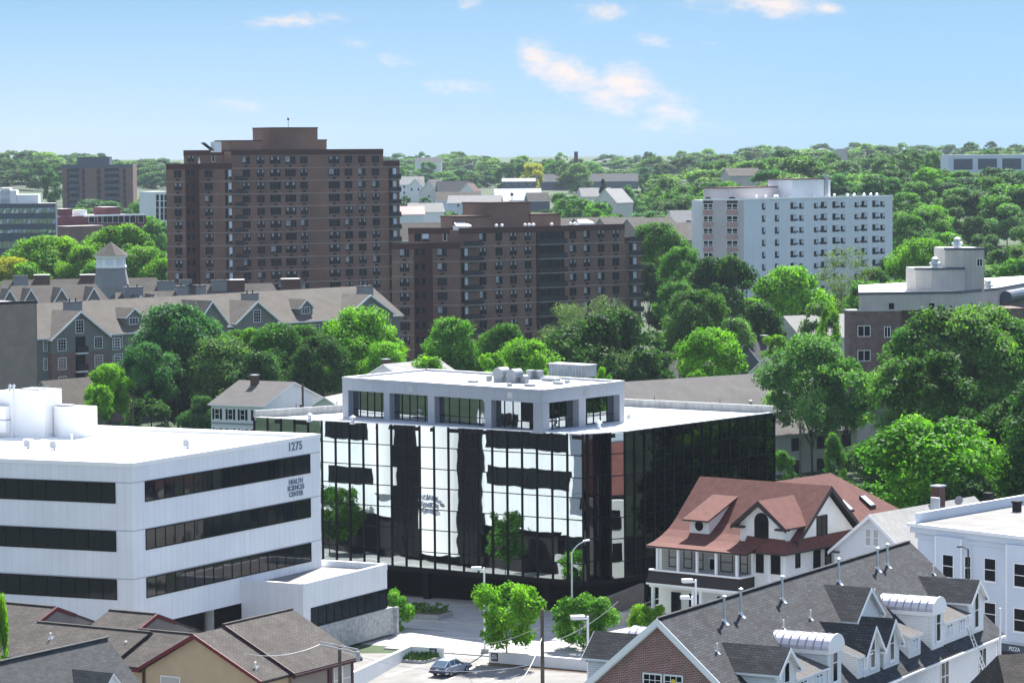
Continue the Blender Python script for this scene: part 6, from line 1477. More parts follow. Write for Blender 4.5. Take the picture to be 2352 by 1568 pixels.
for lab, q, d, L, Wd, rise, ang, wm, rm, wins in mid: house(lab, q, d, L, Wd, rise, ang, wm, rm, wins)
# brown roofed terraces beside the white block and behind the lower tower
for i, (q, d, L, lab) in enumerate(((zh(1560, 532), 860, 13, 'first brown roof of the terrace behind the lower brick block'), (zh(1800, 525), 850, 14, 'second brown roof of the terrace behind the lower brick block'), (zh(2040, 525), 840, 14, 'third brown roof of the terrace behind the lower brick block'), (zh(2290, 530), 830, 14, 'fourth brown roof of the terrace, by the bright green tree'), (zw(280, 505), 800, 13, 'brown terrace roof with white gable beside the white block'), (zh(250, 575), 760, 22, 'low brown roof west of the lower brick block'))):
    house(lab, q, d, L, 12, 4.2, .55 if i < 5 else 0, 'complex_brick' if i == 4 else 'taupe_wall', 'taupe_shingle', (('l', .5, 1.8, 1.3, 1.6),) if i == 4 else (), group='terraced houses on the slope', name='terraced_house')
# chimney stack, skyline buildings
p = PY((1323, 350), 1900); b = MB(Fr(p, (1, 0))); b.lathe(0, 0, [(1.6, 20), (1.15, p[2]), (1.3, p[2]), (1.3, p[2]+.4)], 'maroon_brick', 12); single(b, 'chimney_stack', 'tall slim brick chimney stack on the wooded skyline', 'chimney', (p[0], p[1], 20))
p = PY((1993, 343), 1700); b = MB(Fr(p, (1, 0))); b.lathe(0, 0, [(1.0, 25), (.9, p[2])], 'far_brick', 10); single(b, 'chimney_stack', 'short pale chimney on the skyline above the white block', 'chimney', (p[0], p[1], 25))
for q0, q1, yb, d, m, lab in (((1927, 342), (1946, 342), 365, 1900, 'cream_wall', 'square cream tower top on the wooded skyline'), ((2178, 356), (2400, 353), 385, 1130, 'slate_panel', 'long pale blue industrial building on the skyline'), ((2185, 380), (2250, 378), 405, 1350, 'far_brick', 'brick gabled building below the long pale blue one')):
    a = PY(q0, d); c = PY(q1, d); w = Wall(a, c); g = ground(a[0], a[1]); t = thing('building', lab, 'building', (a[0], a[1], g)); b = MB(w); b.box(0, w.L, 0, 20, g-3, a[2], 'blue_white' if m == 'slate_panel' else m, 'membrane'); b.build('wall', t)
    if m == 'slate_panel':
        b = MB(w)
        for i in range(5): b.box(2+i*9, 9+i*9, -.1, 0, a[2]-5.5, a[2]-1.5, 'slate_panel')
        b.build('cladding', t)
    elif m == 'far_brick':
        b = MB(w); b.ext([(0, -.3, a[2]), (w.L, -.3, a[2]), (w.L/2, -.3, a[2]+4)], (0, 10, 0), 'far_brick'); b.build('gable', t)
p = PY(zw(1700, 105), 1480)
# ================================================================ trees
lm = bpy.data.materials.new('leaf'); M['leaf'] = lm
nt, N, L, P = nodes(lm)
oi = N.new('ShaderNodeObjectInfo'); at = N.new('ShaderNodeAttribute'); at.attribute_name = 'rnd'
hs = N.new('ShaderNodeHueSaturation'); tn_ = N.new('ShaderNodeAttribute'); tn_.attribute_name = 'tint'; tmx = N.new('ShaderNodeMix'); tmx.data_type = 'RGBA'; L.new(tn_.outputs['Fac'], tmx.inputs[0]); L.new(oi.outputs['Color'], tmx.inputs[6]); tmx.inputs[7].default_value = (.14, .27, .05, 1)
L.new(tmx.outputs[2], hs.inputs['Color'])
m1 = N.new('ShaderNodeMapRange'); m1.inputs['To Min'].default_value = .36; m1.inputs['To Max'].default_value = 1.75; L.new(at.outputs['Fac'], m1.inputs['Value']); L.new(m1.outputs[0], hs.inputs['Value'])
m2 = N.new('ShaderNodeMapRange'); m2.inputs['To Min'].default_value = .515; m2.inputs['To Max'].default_value = .475; L.new(at.outputs['Fac'], m2.inputs['Value']); L.new(m2.outputs[0], hs.inputs['Hue'])
L.new(hs.outputs[0], P.inputs['Base Color']); P.inputs['Roughness'].default_value = .65; P.inputs['Specular IOR Level'].default_value = .10
tr = N.new('ShaderNodeBsdfTranslucent')
hb = N.new('ShaderNodeVectorMath'); hb.operation = 'MULTIPLY'; hb.inputs[1].default_value = (1.5, 1.7, .5); L.new(hs.outputs[0], hb.inputs[0]); L.new(hb.outputs[0], tr.inputs['Color'])
mxs = N.new('ShaderNodeMixShader'); mxs.inputs[0].default_value = .34
L.new(P.outputs[0], mxs.inputs[1]); L.new(tr.outputs[0], mxs.inputs[2]); L.new(mxs.outputs[0], N['Material Output'].inputs['Surface'])
def crown_mesh(seed, n, leaf, lobes, shape='round', z0=.22, inner=.12):
    """unit crown: radius .5, from z0 to 1; leaf clumps on many uneven lobes"""
    r = np.random.RandomState(seed); Cn = []; Rd = []
    tries = 0
    while len(Cn) < lobes and tries < 9000:
        tries += 1
        t = r.rand(); z = z0+.06+(1-z0-.14)*t; a = r.rand()*6.283
        env = {'round': math.sin(math.pi*min(.96, max(.10, t*.86+.10)))**.7, 'oval': math.sin(math.pi*min(.95, t*.8+.15))**.9, 'cone': (1-t)*.95+.05, 'vase': .35+.65*math.sin(math.pi*min(.9, .15+t*.65)), 'column': .55*math.sin(math.pi*min(.95, t*.8+.15))**.6}[shape]
        rr = env*(.5-.10)*math.sqrt(.25+.75*r.rand()); rad = (.055+.115*r.rand()**1.4)*(.6 if shape == 'cone' else 1)
        c = np.array([rr*math.cos(a), rr*math.sin(a), z])
        if z+rad > 1.0: c[2] = 1.0-rad
        Cn.append(c); Rd.append(rad)
    Cn = np.array(Cn); Rd = np.array(Rd); k = len(Cn)
    pick = r.choice(k, n, p=Rd**2/np.sum(Rd**2))
    d = r.randn(n, 3); d[:, 2] = d[:, 2]*.9+.25; d /= np.linalg.norm(d, axis=1)[:, None]
    rad = Rd[pick]*(1-inner*3*r.rand(n)**2+.10*r.randn(n)); p = Cn[pick]+d*rad[:, None]*np.array([1, 1, .82])
    p[:, 2] = np.maximum(p[:, 2], z0*.8)
    nr = d*.7+r.randn(n, 3)*.7+np.array([0, 0, .55]); nr /= np.linalg.norm(nr, axis=1)[:, None]
    t = np.cross(nr, r.randn(n, 3)); t /= np.linalg.norm(t, axis=1)[:, None]; u = np.cross(nr, t)
    s = leaf*(.55+.9*r.rand(n))[:, None]
    if shape != 'street' and leaf > .011:      # dense shaded foliage inside the lobes
        m = n//9; ii = r.choice(n, m, replace=False); p[ii] = Cn[pick[ii]]+d[ii]*(Rd[pick[ii]]*(.25+.45*r.rand(m)))[:, None]; s[ii] *= 2.6
    V = np.empty((n, 4, 3)); V[:, 0] = p-t*s; V[:, 1] = p+u*s*.62-nr*s*.2; V[:, 2] = p+t*s; V[:, 3] = p-u*s*.62-nr*s*.2
    me = bpy.data.meshes.new('crown'); me.vertices.add(n*4); me.vertices.foreach_set('co', V.ravel())
    me.loops.add(n*4); me.loops.foreach_set('vertex_index', np.arange(n*4)); me.polygons.add(n); me.polygons.foreach_set('loop_start', np.arange(n)*4)
    try: me.polygons.foreach_set('loop_total', np.full(n, 4))
    except Exception: pass
    a = me.attributes.new('rnd', 'FLOAT', 'FACE'); base = r.rand(k)[pick]*.5
    a.data.foreach_set('value', np.clip(base+.5*r.rand(n), 0, 1)); me.materials.append(lm); me.update(calc_edges=True); me.validate()
    return me
def trunk_mesh(seed, shape, z0):
    r = random.Random(seed); b = MB()
    top = .9 if shape in ('cone', 'column') else .62
    b.tube((0, 0, -.02), (.01, .0, z0), .026, .020, 'bark', 8); b.tube((.01, 0, z0), (.0, .02, top), .020, .006, 'bark', 6)
    for i in range(12 if shape != 'cone' else 6):
        a = r.random()*6.28; z = z0*(.8+.25*r.random())+.18*r.random(); l = (.20+.18*r.random())*(.5 if shape in ('cone', 'column') else 1)
        m = (l*.55*math.cos(a), l*.55*math.sin(a), z+.16*r.random()+.08); e = (l*1.2*math.cos(a+.3), l*1.2*math.sin(a+.3), m[2]+.10+.16*r.random())
        b.tube((0, 0, z), m, .012, .008, 'bark', 5); b.tube(m, e, .008, .003, 'bark', 4)
    return b.data('trunk')
PROTO = {}
def proto(kind, seed):
    k = (kind, seed)
    if k not in PROTO:
        n, leaf, lobes, shape, z0 = dict(big=(20000, .0135, 70, 'round', .20), oval=(17000, .0135, 62, 'oval', .16), loose=(12500, .0130, 50, 'oval', .20), street=(8200, .019, 48, 'vase', .24), cone=(8000, .013, 60, 'cone', .08), column=(7000, .016, 34, 'column', .06), mid=(6500, .0195, 46, 'round', .12), far=(4200, .023, 40, 'round', .04), farcone=(1800, .03, 40, 'cone', .05), bare=(5200, .0105, 46, 'round', .18), low=(5500, .020, 34, 'round', .02))[kind]
        PROTO[k] = (crown_mesh(hash(kind) % 97 if False else sum(map(ord, kind))+seed*13, n, leaf, lobes, shape, z0), trunk_mesh(seed+5, shape, z0))
    return PROTO[k]
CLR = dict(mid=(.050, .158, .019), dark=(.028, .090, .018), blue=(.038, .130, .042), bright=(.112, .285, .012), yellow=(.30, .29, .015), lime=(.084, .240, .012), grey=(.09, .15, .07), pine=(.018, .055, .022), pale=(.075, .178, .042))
NT = [0]
def tree(q, d, wpx, kind='mid', col='mid', label='', seed=None, group=None, gz=None, name='tree', hmin=6):
    """q: photo point of the crown's top middle; wpx: crown width there in photo pixels"""
    P = PY(q, d); g = ground(P[0], d) if gz is None else gz; h = max(hmin, P[2]-g); w = wpx*d/F*dict(oval=1.45, loose=1.4, column=1.6, vase=1.2, street=1.2, bare=1.25, big=1.18).get(kind, 1.15)
    sd = NT[0] % 3 if seed is None else seed; cm, tm = proto(kind, sd)
    t = thing(name, label, 'tree', (P[0], d, P[2]-h), group); NT[0] += 1; rot = random.random()*6.28
    c = bpy.data.objects.new('crown', cm); COL.objects.link(c); c.parent = t; hc = min(h, max(w*1.12, h*.45)) if kind not in ('cone', 'farcone', 'street', 'column') else h; c.scale = (w, w, hc); c.location = (0, 0, h-hc); c.rotation_euler = (0, 0, rot)
    v = random.uniform(.85, 1.18); k = CLR[col]; c.color = (k[0]*v*random.uniform(.9, 1.1), k[1]*v, k[2]*v*random.uniform(.8, 1.2), 1)
    u = bpy.data.objects.new('trunk', tm); COL.objects.link(u); u.parent = t; s = max(.55*w, .4*h); u.scale = (s*.8, s*.8, h); u.rotation_euler = (0, 0, rot)
    return t
near_trees = [
 # street and car park
 ((1163, 1334), 256, 150, 'street', 'lime', 'round bright green tree standing in the car park earth strip', 0),
 ((1340, 1362), 264, 145, 'street', 'lime', 'second bright green street tree, under the cobra head lamp', 1),
 ((1492, 1382), 262, 95, 'street', 'bright', 'small bright street tree in front of the retaining wall', 2),
 ((888, 1350), 275, 105, 'street', 'lime', 'bright green street tree behind the stone clad office wing', 1),
 ((-8, 1352), 214, 50, 'street', 'bright', 'bit of light green tree at the picture edge above the brown roofs', 2),
 # left middle
 ((405, 688), 467, 190, 'oval', 'blue', 'tallest blue green tree standing before the grey apartment complex', 0),
 ((345, 780), 454, 120, 'loose', 'blue', 'leafy side of the blue green tree clump by the grey gable', 1),
 ((505, 760), 460, 170, 'loose', 'pale', 'pale leaved tree leaning east of the tallest blue green one', 2),
 ((630, 735), 464, 165, 'big', 'mid', 'broad mid green tree before the second grey gable', 1),
 ((735, 765), 457, 130, 'big', 'dark', 'dark green tree between two brighter ones behind the shuttered house', 2),
 ((820, 695), 470, 175, 'loose', 'lime', 'spreading yellow green tree before the last grey gable', 0),
 ((885, 780), 462, 110, 'loose', 'bright', 'low bright branches hanging east of the spreading yellow green tree', 1),
 ((248, 828), 450, 92, 'oval', 'bright', 'small yellow green tree below the first grey gable', 1),
 ((225, 880), 442, 75, 'low', 'lime', 'bushy yellow green shrub tree at the foot of the small tree', 0),
 ((465, 905), 434, 85, 'oval', 'blue', 'dark bushy tree touching the shuttered house', 2),
 ((340, 905), 440, 130, 'low', 'dark', 'dark undergrowth tree under the tallest blue green one', 1),
 ((145, 868), 460, 40, 'cone', 'pine', 'small blue grey conifer by the brick base of the complex', 0),
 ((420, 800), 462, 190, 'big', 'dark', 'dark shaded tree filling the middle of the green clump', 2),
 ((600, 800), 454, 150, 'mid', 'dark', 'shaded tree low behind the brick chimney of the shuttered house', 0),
 ((560, 748), 470, 130, 'big', 'lime', 'light green rounded tree between the tall blue green one and the dark ones', 0),
 ((690, 742), 472, 120, 'big', 'mid', 'mid green rounded tree before the grey dormers', 2),
 ((870, 735), 480, 110, 'oval', 'bright', 'bright tree beside the last grey gable', 1),
 # behind the penthouse
 ((1050, 720), 470, 140, 'oval', 'mid', 'rounded green tree before the lower brick block', 1),
 ((1165, 738), 465, 105, 'oval', 'mid', 'smaller green tree second from the lower brick block corner', 2),
 ((1205, 770), 440, 160, 'loose', 'lime', 'yellow green tree in front of the round dark one', 0),
 ((1130, 800), 430, 90, 'low', 'bright', 'small yellow green tree above the penthouse roof', 1),
 ((980, 815), 440, 110, 'mid', 'lime', 'low light green tree behind the white gable roof', 0),
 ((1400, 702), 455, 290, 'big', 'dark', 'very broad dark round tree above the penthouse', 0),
 ((1300, 690), 480, 130, 'bare', 'grey', 'thin greyish tree half bare before the lower brick block', 1),
 ((1400, 672), 490, 140, 'bare', 'grey', 'brownish bare twigged tree before the brick balconies', 2),
 ((1490, 800), 448, 130, 'mid', 'dark', 'dark tree beside the steep grey roof', 2),
 ((1635, 748), 460, 165, 'big', 'bright', 'brilliant green round tree in the middle of the dark ones', 2),
 ((1690, 725), 500, 120, 'mid', 'pale', 'pale green tree behind the brilliant round one', 0),
 ((1600, 840), 440, 60, 'low', 'lime', 'small shrub tree by the hall ridge', 1),
 ((1388, 840), 400, 45, 'low', 'bright', 'little yellow green tree behind the cooling unit', 2),
 ((1780, 765), 480, 75, 'low', 'bright', 'yellow green bush tree by the slate roof', 0),
 # right near
 ((1865, 755), 404, 190, 'loose', 'pale', 'tall tree with bare forked trunks behind the glass block', 0),
 ((1945, 815), 408, 140, 'loose', 'mid', 'leaning companion of the forked trunk tree', 1),
 ((2195, 692), 397, 330, 'big', 'pale', 'huge spreading tree before the cream and brick institution', 1),
 ((2300, 715), 402, 250, 'big', 'mid', 'huge dark edge tree beside the spreading one', 2),
 ((2080, 810), 392, 170, 'loose', 'pale', 'loose leaved tree before the brick wall of the institution', 2),
 ((2140, 945), 308, 370, 'big', 'lime', 'broad round green tree behind the red roof', 0),
 ((2290, 1010), 322, 180, 'oval', 'mid', 'green tree at the picture edge behind the pale roof', 1),
 ((2030, 1000), 377, 130, 'oval', 'mid', 'green tree between the forked trunk and the red roof', 2),
 ((1915, 985), 374, 105, 'cone', 'mid', 'pointed green tree just above the red ridge', 1),
 ((1790, 1030), 370, 75, 'low', 'mid', 'bushy tree against the far corner of the glass block', 0),
 ((2340, 900), 318, 210, 'big', 'dark', 'dark shaded tree at the picture edge', 0),
 ((2230, 1075), 300, 200, 'mid', 'dark', 'dark lower foliage behind the pale roof chimney', 1),
 ((2345, 1000), 352, 60, 'low', 'lime', 'light green bush tree at the picture edge', 2),
 ((1905, 690), 470, 55, 'low', 'bright', 'yellow green sapling beside the cream building corner', 1),
 ((2095, 738), 398, 150, 'big', 'mid', 'rounded tree against the brick corner of the institution', 1),
 ((2250, 688), 402, 200, 'loose', 'pale', 'tall pale tree covering the middle of the institution', 0),
 ((2335, 728), 404, 150, 'big', 'mid', 'tree covering the link roof of the institution', 1),
 ((2150, 760), 395, 160, 'big', 'pale', 'tree in front of the cream wall of the institution', 0),
 # middle right wood around the white block
 ((1512, 505), 640, 105, 'oval', 'mid', 'tall green tree next to the lower brick block', 0),
 ((1490, 600), 626, 70, 'oval', 'dark', 'narrow dark tree squeezed against the end of the lower brick block', 2),
 ((1570, 560), 600, 95, 'oval', 'mid', 'green tree at the west corner of the white block', 1),
 ((1552, 640), 545, 85, 'loose', 'mid', 'dark leaning tree under the tall green one', 2),
 ((1655, 578), 560, 190, 'big', 'dark', 'big dark tree at the foot of the white block', 0),
 ((1600, 660), 520, 150, 'big', 'mid', 'mid green tree below the big dark one', 2),
 ((1810, 600), 560, 165, 'oval', 'lime', 'yellow green tree in front of the white block windows', 1),
 ((1940, 560), 575, 135, 'bare', 'grey', 'feathery grey green tree before the white block corner', 0),
 ((1740, 690), 520, 140, 'mid', 'dark', 'dark tree above the cream house roof', 0),
 ((1880, 690), 525, 110, 'mid', 'pale', 'pale tree behind the cream house', 2),
 ((1990, 640), 560, 110, 'mid', 'mid', 'green tree at the foot of the white block corner', 1),
 ((2060, 640), 570, 130, 'mid', 'pale', 'pale green tree behind the rounded stair tower', 2),
 ((2110, 540), 620, 110, 'oval', 'lime', 'yellow green tree beside the stair tower', 0),
 ((2270, 640), 560, 170, 'mid', 'lime', 'light green trees behind the white flat roof', 1),
 ((2330, 590), 590, 120, 'mid', 'mid', 'green tree at the picture edge above the white flat roof', 0),
 ((2180, 560), 640, 110, 'mid', 'dark', 'dark tree behind the lift tower', 2),
 # left wood behind the complex
 ((20, 585), 690, 90, 'oval', 'yellow', 'golden yellow tree at the picture edge', 0),
 ((110, 535), 700, 190, 'big', 'bright', 'wide bright green tree before the blue office', 1),
 ((190, 560), 690, 100, 'oval', 'bright', 'bright green tree beside the lantern tower', 2),
 ((275, 510), 720, 180, 'big', 'lime', 'rounded green tree behind the lantern roof', 0),
 ((330, 560), 690, 130, 'oval', 'lime', 'green tree between lantern tower and tall tower', 1),
 ((370, 590), 685, 90, 'oval', 'bright', 'light green tree against the tall tower wall', 2),
 ((215, 600), 680, 80, 'mid', 'mid', 'small dark tree behind the lantern windows', 1),
 ((360, 500), 780, 80, 'mid', 'pale', 'pale tree below the narrow white block', 0),
 ((60, 600), 680, 120, 'mid', 'lime', 'green tree next to the golden one', 2),
 ((225, 455), 1150, 140, 'mid', 'blue', 'grey green tree in front of the slab tower', 0),
 ((190, 475), 1050, 90, 'mid', 'pale', 'grey green tree west of the slab tower foot', 1),
 ((335, 445), 1100, 75, 'mid', 'bright', 'bright tree beside the slab tower foot', 2),
 ((232, 350), 2400, 32, 'far', 'blue', 'lone treetop above the slab tower roof box', 0),
 # slope in the middle
 ((1225, 372), 1650, 62, 'mid', 'yellow', 'yellow leaved tree on the far slope', 1),
 ((1385, 402), 1150, 42, 'farcone', 'pine', 'dark spruce standing by the cream house', 0),
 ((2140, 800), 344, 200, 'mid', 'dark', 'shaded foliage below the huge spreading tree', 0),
]
near_trees.append(((131, 1212), 290, 150, 'street', 'mid', 'street tree mirrored in the glass block, hidden behind the white office', 0))
near_trees.append(((652, 1262), 279, 110, 'street', 'mid', 'smaller street tree behind the end of the white office, mirrored in the glass', 1))
for q, d, w, lab in (((2440, 850), 304, 260, 'tall dark tree outside the picture edge, mirrored in the side of the glass block'), ((2600, 830), 311, 280, 'second tall dark tree outside the picture edge, mirrored beside the first')):
    near_trees.append((q, d, w, 'big', 'dark', lab, 2))
for q, d, w, k, c, lab, sd in near_trees: tree(q, d, w, k, c, lab, sd)
# filler wood: many look-alike trees in bands
def band(n, x0, x1, d0, d1, wm, cols, lab, grp, seed, kind='mid', hh=(9, 16), avoid=()):
    r = random.Random(seed)
    for i in range(n):
        for _ in range(30):
            px = x0+(x1-x0)*(i+r.random())/n; d = d0+(d1-d0)*r.random()
            x = PY((px, 500), d)[0]; g = ground(x, d); h = r.uniform(*hh)
            top = 355-.008*(px-1176)+(H-g-h)*F/d
            if not any(a[0] < px < a[1] and a[2] < d < a[3] for a in avoid): break
        w = wm*r.uniform(.75, 1.3)
        tree((px, top), d, w*F/d, kind, r.choice(cols), lab, r.randrange(3), grp, hmin=4)

def wood(name, label, specs, seed):
    """a far-off wood that reads as one mass: crowns gathered into one mesh"""
    r = random.Random(seed); VV = []; AA = []; TT = []
    for n, x0, x1, d0, d1, wm, hh in specs:
        for i in range(n):
            px = x0+(x1-x0)*(i+r.random())/n; d = d0+(d1-d0)*r.random(); x = PY((px, 500), d)[0]; g = ground(x, d); h = r.uniform(*hh); w = wm*r.uniform(.55, 1.6)
            me = proto('far', r.randrange(3))[0]; V = np.zeros(len(me.vertices)*3); me.vertices.foreach_get('co', V); V = V.reshape(-1, 3); a = np.zeros(len(me.polygons)); me.attributes['rnd'].data.foreach_get('value', a)
            t = r.random()*6.28; c, s_ = math.cos(t), math.sin(t)
            VV.append(np.stack([x+w*(V[:, 0]*c-V[:, 1]*s_), d+w*(V[:, 0]*s_+V[:, 1]*c), g+h*V[:, 2]], 1)); AA.append(np.clip(a*.8+r.uniform(-.2, .35), 0, 1)); TT.append(np.full(len(a), max(0, r.uniform(-.35, .75))))
    V = np.concatenate(VV); A = np.concatenate(AA); n = len(A)
    me = bpy.data.meshes.new(name); me.vertices.add(len(V)); me.vertices.foreach_set('co', V.ravel()); me.loops.add(n*4); me.loops.foreach_set('vertex_index', np.arange(n*4)); me.polygons.add(n); me.polygons.foreach_set('loop_start', np.arange(n)*4)
    at_ = me.attributes.new('rnd', 'FLOAT', 'FACE'); at_.data.foreach_set('value', A); at2 = me.attributes.new('tint', 'FLOAT', 'FACE'); at2.data.foreach_set('value', np.concatenate(TT)); me.materials.append(lm); me.update(calc_edges=True)
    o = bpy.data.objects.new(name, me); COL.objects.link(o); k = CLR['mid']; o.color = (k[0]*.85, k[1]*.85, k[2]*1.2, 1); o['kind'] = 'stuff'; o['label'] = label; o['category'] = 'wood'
HAZE = .00005
G1_ = 'trees of the far skyline wood'
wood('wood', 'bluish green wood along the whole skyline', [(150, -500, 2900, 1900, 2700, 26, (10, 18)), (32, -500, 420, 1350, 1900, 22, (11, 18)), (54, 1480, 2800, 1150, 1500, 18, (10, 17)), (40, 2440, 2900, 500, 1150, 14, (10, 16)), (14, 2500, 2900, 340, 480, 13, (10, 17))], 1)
band(32, 1480, 2420, 850, 1040, 15, ['mid', 'dark', 'pale', 'lime', 'blue'], 'deciduous tree on the wooded hill behind the white apartment block', 'trees on the hill behind the white block', 3, 'mid', (9, 15))
band(22, 2000, 2420, 640, 860, 11, ['mid', 'dark', 'pale', 'lime'], 'tree of the dense wood behind the rounded stair tower', 'trees behind the stair tower', 4, 'mid', (9, 14))
band(30, 900, 1640, 1650, 1950, 18, ['mid', 'blue', 'dark', 'pale'], 'tree above the houses on the far slope', 'trees above the houses on the slope', 5, 'far', (10, 17))
band(16, 1270, 1640, 1000, 1280, 12, ['mid', 'dark', 'pale', 'lime'], 'tree among the gardens east of the far houses', 'garden trees on the slope', 6, 'far', (9, 14), avoid=((1440, 1530, 1000, 1160),))
band(10, 905, 1260, 900, 1010, 9, ['mid', 'dark', 'lime', 'blue'], 'garden tree below the far houses', 'garden trees below the houses', 7, 'far', (6, 9))
band(8, 905, 1280, 1380, 1430, 7, ['mid', 'pale', 'blue'], 'little tree between the far houses', 'little trees between the houses', 17, 'far', (4, 6))
band(10, -40, 390, 960, 1250, 11, ['mid', 'pale', 'lime'], 'tree between the blue office and the slab tower', 'trees below the slab tower', 9, 'far', (8, 12))
band(9, 1460, 1640, 760, 1000, 11, ['mid', 'dark', 'pale', 'lime'], 'tree west of the white apartment block', 'trees west of the white block', 10, 'mid', (8, 13))
band(12, -50, 420, 740, 860, 9, ['lime', 'mid', 'bright'], 'green tree in the belt behind the lantern tower', 'trees behind the lantern tower', 11, 'mid', (8, 11))
band(10, 1500, 2000, 570, 660, 10, ['mid', 'dark', 'lime'], 'tree in the thicket below the white block', 'trees below the white block', 12, 'mid', (6, 9))
band(12, 1000, 2000, 480, 560, 10, ['mid', 'dark', 'pale'], 'tree in the thicket behind the dark round tree', 'thicket behind the round tree', 13, 'mid', (7, 11), avoid=((1800, 2100, 0, 9e9),))
band(8, 2200, 2420, 480, 600, 11, ['lime', 'mid', 'pale'], 'tree behind the white flat roof of the institution', 'trees behind the institution', 14, 'mid', (9, 13))
band(9, 280, 950, 372, 415, 11, ['dark', 'mid', 'blue'], 'low shaded tree at the foot of the grey complex', 'low trees before the complex', 15, 'mid', (6, 9), avoid=((480, 760, 0, 385),))
band(8, 2150, 2420, 1040, 1100, 14, ['mid', 'dark', 'blue'], 'tree in front of the long pale blue building on the hill', 'trees below the long building', 21, 'far', (9.5, 12))
band(12, 905, 1290, 1120, 1260, 9, ['mid', 'dark', 'pale', 'blue'], 'garden tree in front of the pale houses on the slope', 'trees before the pale houses', 22, 'far', (5, 8))
print('trees', NT[0])
# ================================================================ light, sky, camera
SUN_AZ = math.atan2(.25, .97); SUN_EL = R(48)
sd = bpy.data.lights.new('sun', 'SUN'); sd.energy = 5.0; sd.angle = R(.53); sd.color = (1, .955, .89)
so = bpy.data.objects.new('sun', sd); COL.objects.link(so)
sv = Vector((math.sin(SUN_AZ)*math.cos(SUN_EL), math.cos(SUN_AZ)*math.cos(SUN_EL), math.sin(SUN_EL)))
so.rotation_euler = sv.to_track_quat('Z', 'Y').to_euler()
wd = bpy.data.worlds.new('World'); S.world = wd; wd.use_nodes = True
nt = wd.node_tree; N = nt.nodes; L = nt.links; bg = N['Background']
sky = N.new('ShaderNodeTexSky'); sky.sky_type = 'NISHITA'; sky.sun_disc = False; sky.sun_elevation = SUN_EL; sky.sun_rotation = SUN_AZ
sky.air_density = 1.0; sky.dust_density = .3; sky.ozone_density = 2.0; sky.altitude = 50
tc = N.new('ShaderNodeTexCoord'); sep = N.new('ShaderNodeSeparateXYZ'); L.new(tc.outputs['Generated'], sep.inputs[0])
def mth(op, a, b=None, c=None):
    n = N.new('ShaderNodeMath'); n.operation = op
    for i, v in enumerate((a, b, c)):
        if v is None: continue
        if isinstance(v, (int, float)): n.inputs[i].default_value = v
        else: L.new(v, n.inputs[i])
    return n.outputs[0]
az = mth('ARCTAN2', sep.outputs[0], sep.outputs[1]); el = mth('ARCSINE', sep.outputs[2])
clouds = [((660, 48), 150, 22, .06, .85), ((1385, 35), 70, 28, -.1, .75), ((1760, 8), 190, 40, -.08, 1.1), ((1240, 135), 75, 55, -.5, 1.1), ((1320, 170), 150, 60, -.42, 1.25), ((1450, 195), 140, 60, -.3, 1.25), ((1400, 225), 130, 50, -.2, 1.0), ((1530, 255), 90, 60, -.2, .9), ((1500, 95), 60, 20, -.15, .6), ((1638, 100), 35, 10, 0, .6), ((545, 237), 90, 20, -.15, .6), ((915, 145), 50, 16, -.2, .4), ((1080, 190), 100, 22, .05, .35), ((1075, 8), 50, 16, .1, .5), ((1515, 285), 90, 30, .1, .45), ((985, 285), 40, 12, 0, .3), ((815, 100), 40, 12, 0, .3), ((1900, 20), 90, 22, -.2, .8), ((640, 10), 1, 1, 0, 0)]
mx = None
for q, a, b, rot, amp in clouds[:-1]:
    r_ = ray(q); A0 = math.atan2(r_[0], r_[1]); E0_ = math.asin(r_[2]/np.linalg.norm(r_)); ra, rb = a/F, b/F; c, s = math.cos(rot-RHO), math.sin(rot-RHO)
    du = mth('SUBTRACT', az, A0); dv = mth('SUBTRACT', el, E0_)
    u = mth('MULTIPLY', mth('ADD', mth('MULTIPLY', du, c), mth('MULTIPLY', dv, s)), 1/ra); v = mth('MULTIPLY', mth('SUBTRACT', mth('MULTIPLY', dv, c), mth('MULTIPLY', du, s)), 1/rb)
    d2 = mth('ADD', mth('MULTIPLY', u, u), mth('MULTIPLY', v, v)); m = mth('MULTIPLY', mth('SUBTRACT', 1.0, mth('SQRT', d2)), amp)
    m = mth('MAXIMUM', m, -1.0)
    mx = m if mx is None else mth('MAXIMUM', mx, m)
mp = N.new('ShaderNodeMapping'); mp.inputs['Scale'].default_value = (52, 52, 110); L.new(tc.outputs['Generated'], mp.inputs[0])
nz = N.new('ShaderNodeTexNoise'); nz.inputs['Scale'].default_value = 1; nz.inputs['Detail'].default_value = 8; nz.inputs['Roughness'].default_value = .70; L.new(mp.outputs[0], nz.inputs['Vector'])
dens = mth('ADD', mx, mth('MULTIPLY', mth('SUBTRACT', nz.outputs['Fac'], .5), 3.1))
mr = N.new('ShaderNodeMapRange'); mr.interpolation_type = 'SMOOTHSTEP'; mr.inputs['From Min'].default_value = .0; mr.inputs['From Max'].default_value = 1.3; L.new(dens, mr.inputs['Value'])
ct = N.new('ShaderNodeMix'); ct.data_type = 'RGBA'; ct.blend_type = 'MIX'
def vmx(op, a, b):
    n = N.new('ShaderNodeVectorMath'); n.operation = op
    for i, v in enumerate((a, b)):
        if isinstance(v, tuple): n.inputs[i].default_value = v
        else: L.new(v, n.inputs[i])
    return n.outputs[0]
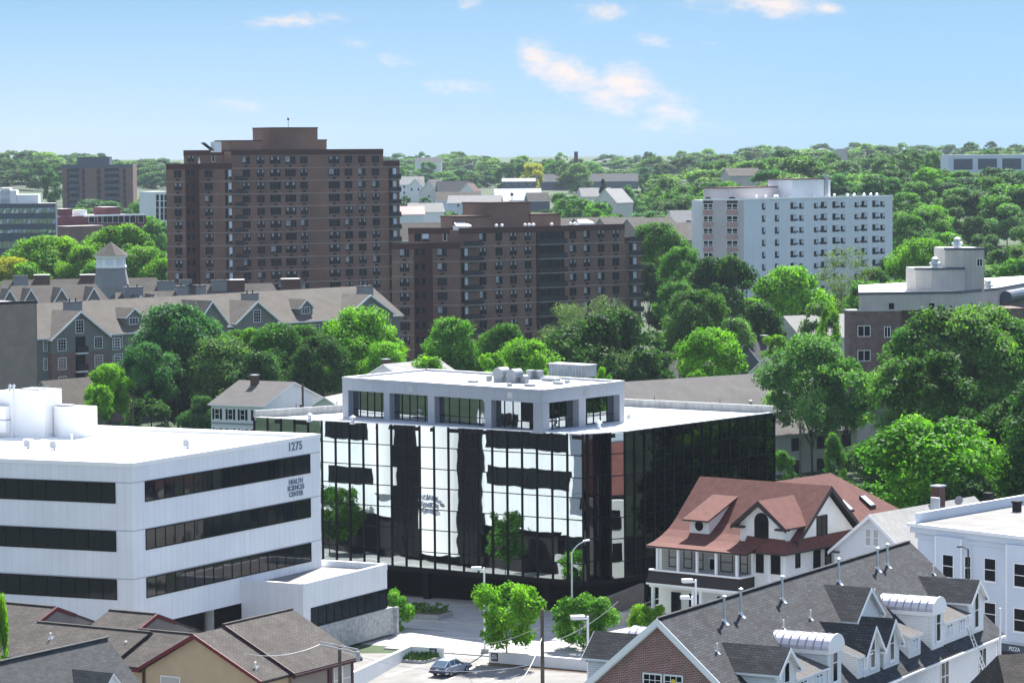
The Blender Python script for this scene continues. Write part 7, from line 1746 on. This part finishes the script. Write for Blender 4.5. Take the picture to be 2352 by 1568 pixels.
# the bright air near the skyline is held back as a camera's film would; higher up unseen white cloud is added to fill the shade
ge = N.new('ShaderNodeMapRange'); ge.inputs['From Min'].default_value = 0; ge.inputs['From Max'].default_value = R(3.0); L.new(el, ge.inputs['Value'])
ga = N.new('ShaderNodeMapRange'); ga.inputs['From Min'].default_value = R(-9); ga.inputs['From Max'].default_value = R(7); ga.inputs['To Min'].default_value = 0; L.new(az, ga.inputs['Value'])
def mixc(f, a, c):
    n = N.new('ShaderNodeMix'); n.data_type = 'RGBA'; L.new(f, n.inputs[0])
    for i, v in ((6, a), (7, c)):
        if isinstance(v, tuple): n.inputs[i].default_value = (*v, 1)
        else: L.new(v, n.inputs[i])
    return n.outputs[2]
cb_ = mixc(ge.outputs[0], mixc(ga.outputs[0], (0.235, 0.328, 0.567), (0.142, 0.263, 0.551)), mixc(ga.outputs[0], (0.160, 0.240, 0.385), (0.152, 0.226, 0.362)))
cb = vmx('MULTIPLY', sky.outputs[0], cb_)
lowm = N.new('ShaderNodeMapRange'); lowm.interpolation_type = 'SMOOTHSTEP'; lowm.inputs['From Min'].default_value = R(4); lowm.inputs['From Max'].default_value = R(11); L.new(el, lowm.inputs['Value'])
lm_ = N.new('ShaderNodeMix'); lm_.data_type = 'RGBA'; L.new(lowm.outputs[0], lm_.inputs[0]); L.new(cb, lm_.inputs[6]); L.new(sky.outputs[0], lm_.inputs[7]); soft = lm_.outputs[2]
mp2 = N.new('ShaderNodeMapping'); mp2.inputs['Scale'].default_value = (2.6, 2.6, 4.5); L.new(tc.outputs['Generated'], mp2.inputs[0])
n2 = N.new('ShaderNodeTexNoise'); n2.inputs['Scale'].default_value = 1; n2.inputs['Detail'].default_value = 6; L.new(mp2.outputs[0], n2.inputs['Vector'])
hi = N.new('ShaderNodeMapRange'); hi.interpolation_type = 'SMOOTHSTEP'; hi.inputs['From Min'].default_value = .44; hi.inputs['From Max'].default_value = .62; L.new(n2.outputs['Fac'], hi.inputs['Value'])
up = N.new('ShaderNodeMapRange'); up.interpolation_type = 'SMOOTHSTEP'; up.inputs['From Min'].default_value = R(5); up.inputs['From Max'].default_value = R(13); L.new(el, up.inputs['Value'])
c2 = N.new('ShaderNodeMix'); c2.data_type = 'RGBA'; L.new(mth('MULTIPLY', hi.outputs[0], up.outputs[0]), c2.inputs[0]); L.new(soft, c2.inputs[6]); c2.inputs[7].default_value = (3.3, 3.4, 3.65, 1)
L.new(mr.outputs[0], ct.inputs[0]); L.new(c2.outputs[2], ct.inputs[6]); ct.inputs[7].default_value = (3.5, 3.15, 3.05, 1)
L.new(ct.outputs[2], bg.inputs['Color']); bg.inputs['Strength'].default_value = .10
hz = MB(); hz.box(-1500, 1500, -30, 3600, -2, 75, 'soffit'); hm = bpy.data.materials.new('haze'); hm.use_nodes = True
hn = hm.node_tree; hn.nodes.clear(); ho = hn.nodes.new('ShaderNodeOutputMaterial'); hv = hn.nodes.new('ShaderNodeVolumePrincipled'); hv.inputs['Color'].default_value = (.72, .84, 1, 1); hv.inputs['Density'].default_value = HAZE; hn.links.new(hv.outputs[0], ho.inputs['Volume'])
M['haze'] = hm; hz.ms = ['haze']
if HAZE: hob = hz.build('haze', kind='stuff'); hob['label'] = 'thin bluish summer haze over the whole town'; hob['category'] = 'haze'
cd = bpy.data.cameras.new('camera'); co = bpy.data.objects.new('camera', cd); COL.objects.link(co); S.camera = co
cd.sensor_width = 36; cd.sensor_fit = 'HORIZONTAL'; cd.lens = 36*F/2352; cd.clip_start = 1; cd.clip_end = 30000
co.location = (0, 0, H)
from mathutils import Matrix
fw = Vector((0, CP, -SP)); up0 = Vector((0, SP, CP)); rt_ = Vector((1, 0, 0))
# ray(q): lateral = x cos + y sin, vertical = -x sin + y cos  ->  camera right / up axes in the world
cx_ = rt_*CR-up0*SR; cy_ = rt_*SR+up0*CR
co.matrix_world = Matrix(((cx_.x, cy_.x, -fw.x, 0), (cx_.y, cy_.y, -fw.y, 0), (cx_.z, cy_.z, -fw.z, H), (0, 0, 0, 1)))
vs = S.view_settings; S.display_settings.display_device = 'sRGB'; vs.view_transform = 'Standard'; vs.look = 'None'; vs.gamma = 1; vs.use_curve_mapping = False; vs.exposure = 1.52
S.cycles.max_bounces = 6; S.cycles.diffuse_bounces = 3; S.cycles.glossy_bounces = 3; S.cycles.transmission_bounces = 2; S.cycles.transparent_max_bounces = 4
S.cycles.use_denoising = True; S.cycles.caustics_reflective = False; S.cycles.sample_clamp_indirect = 6
try: S.cycles.denoiser = 'OPENIMAGEDENOISE'
except Exception: pass
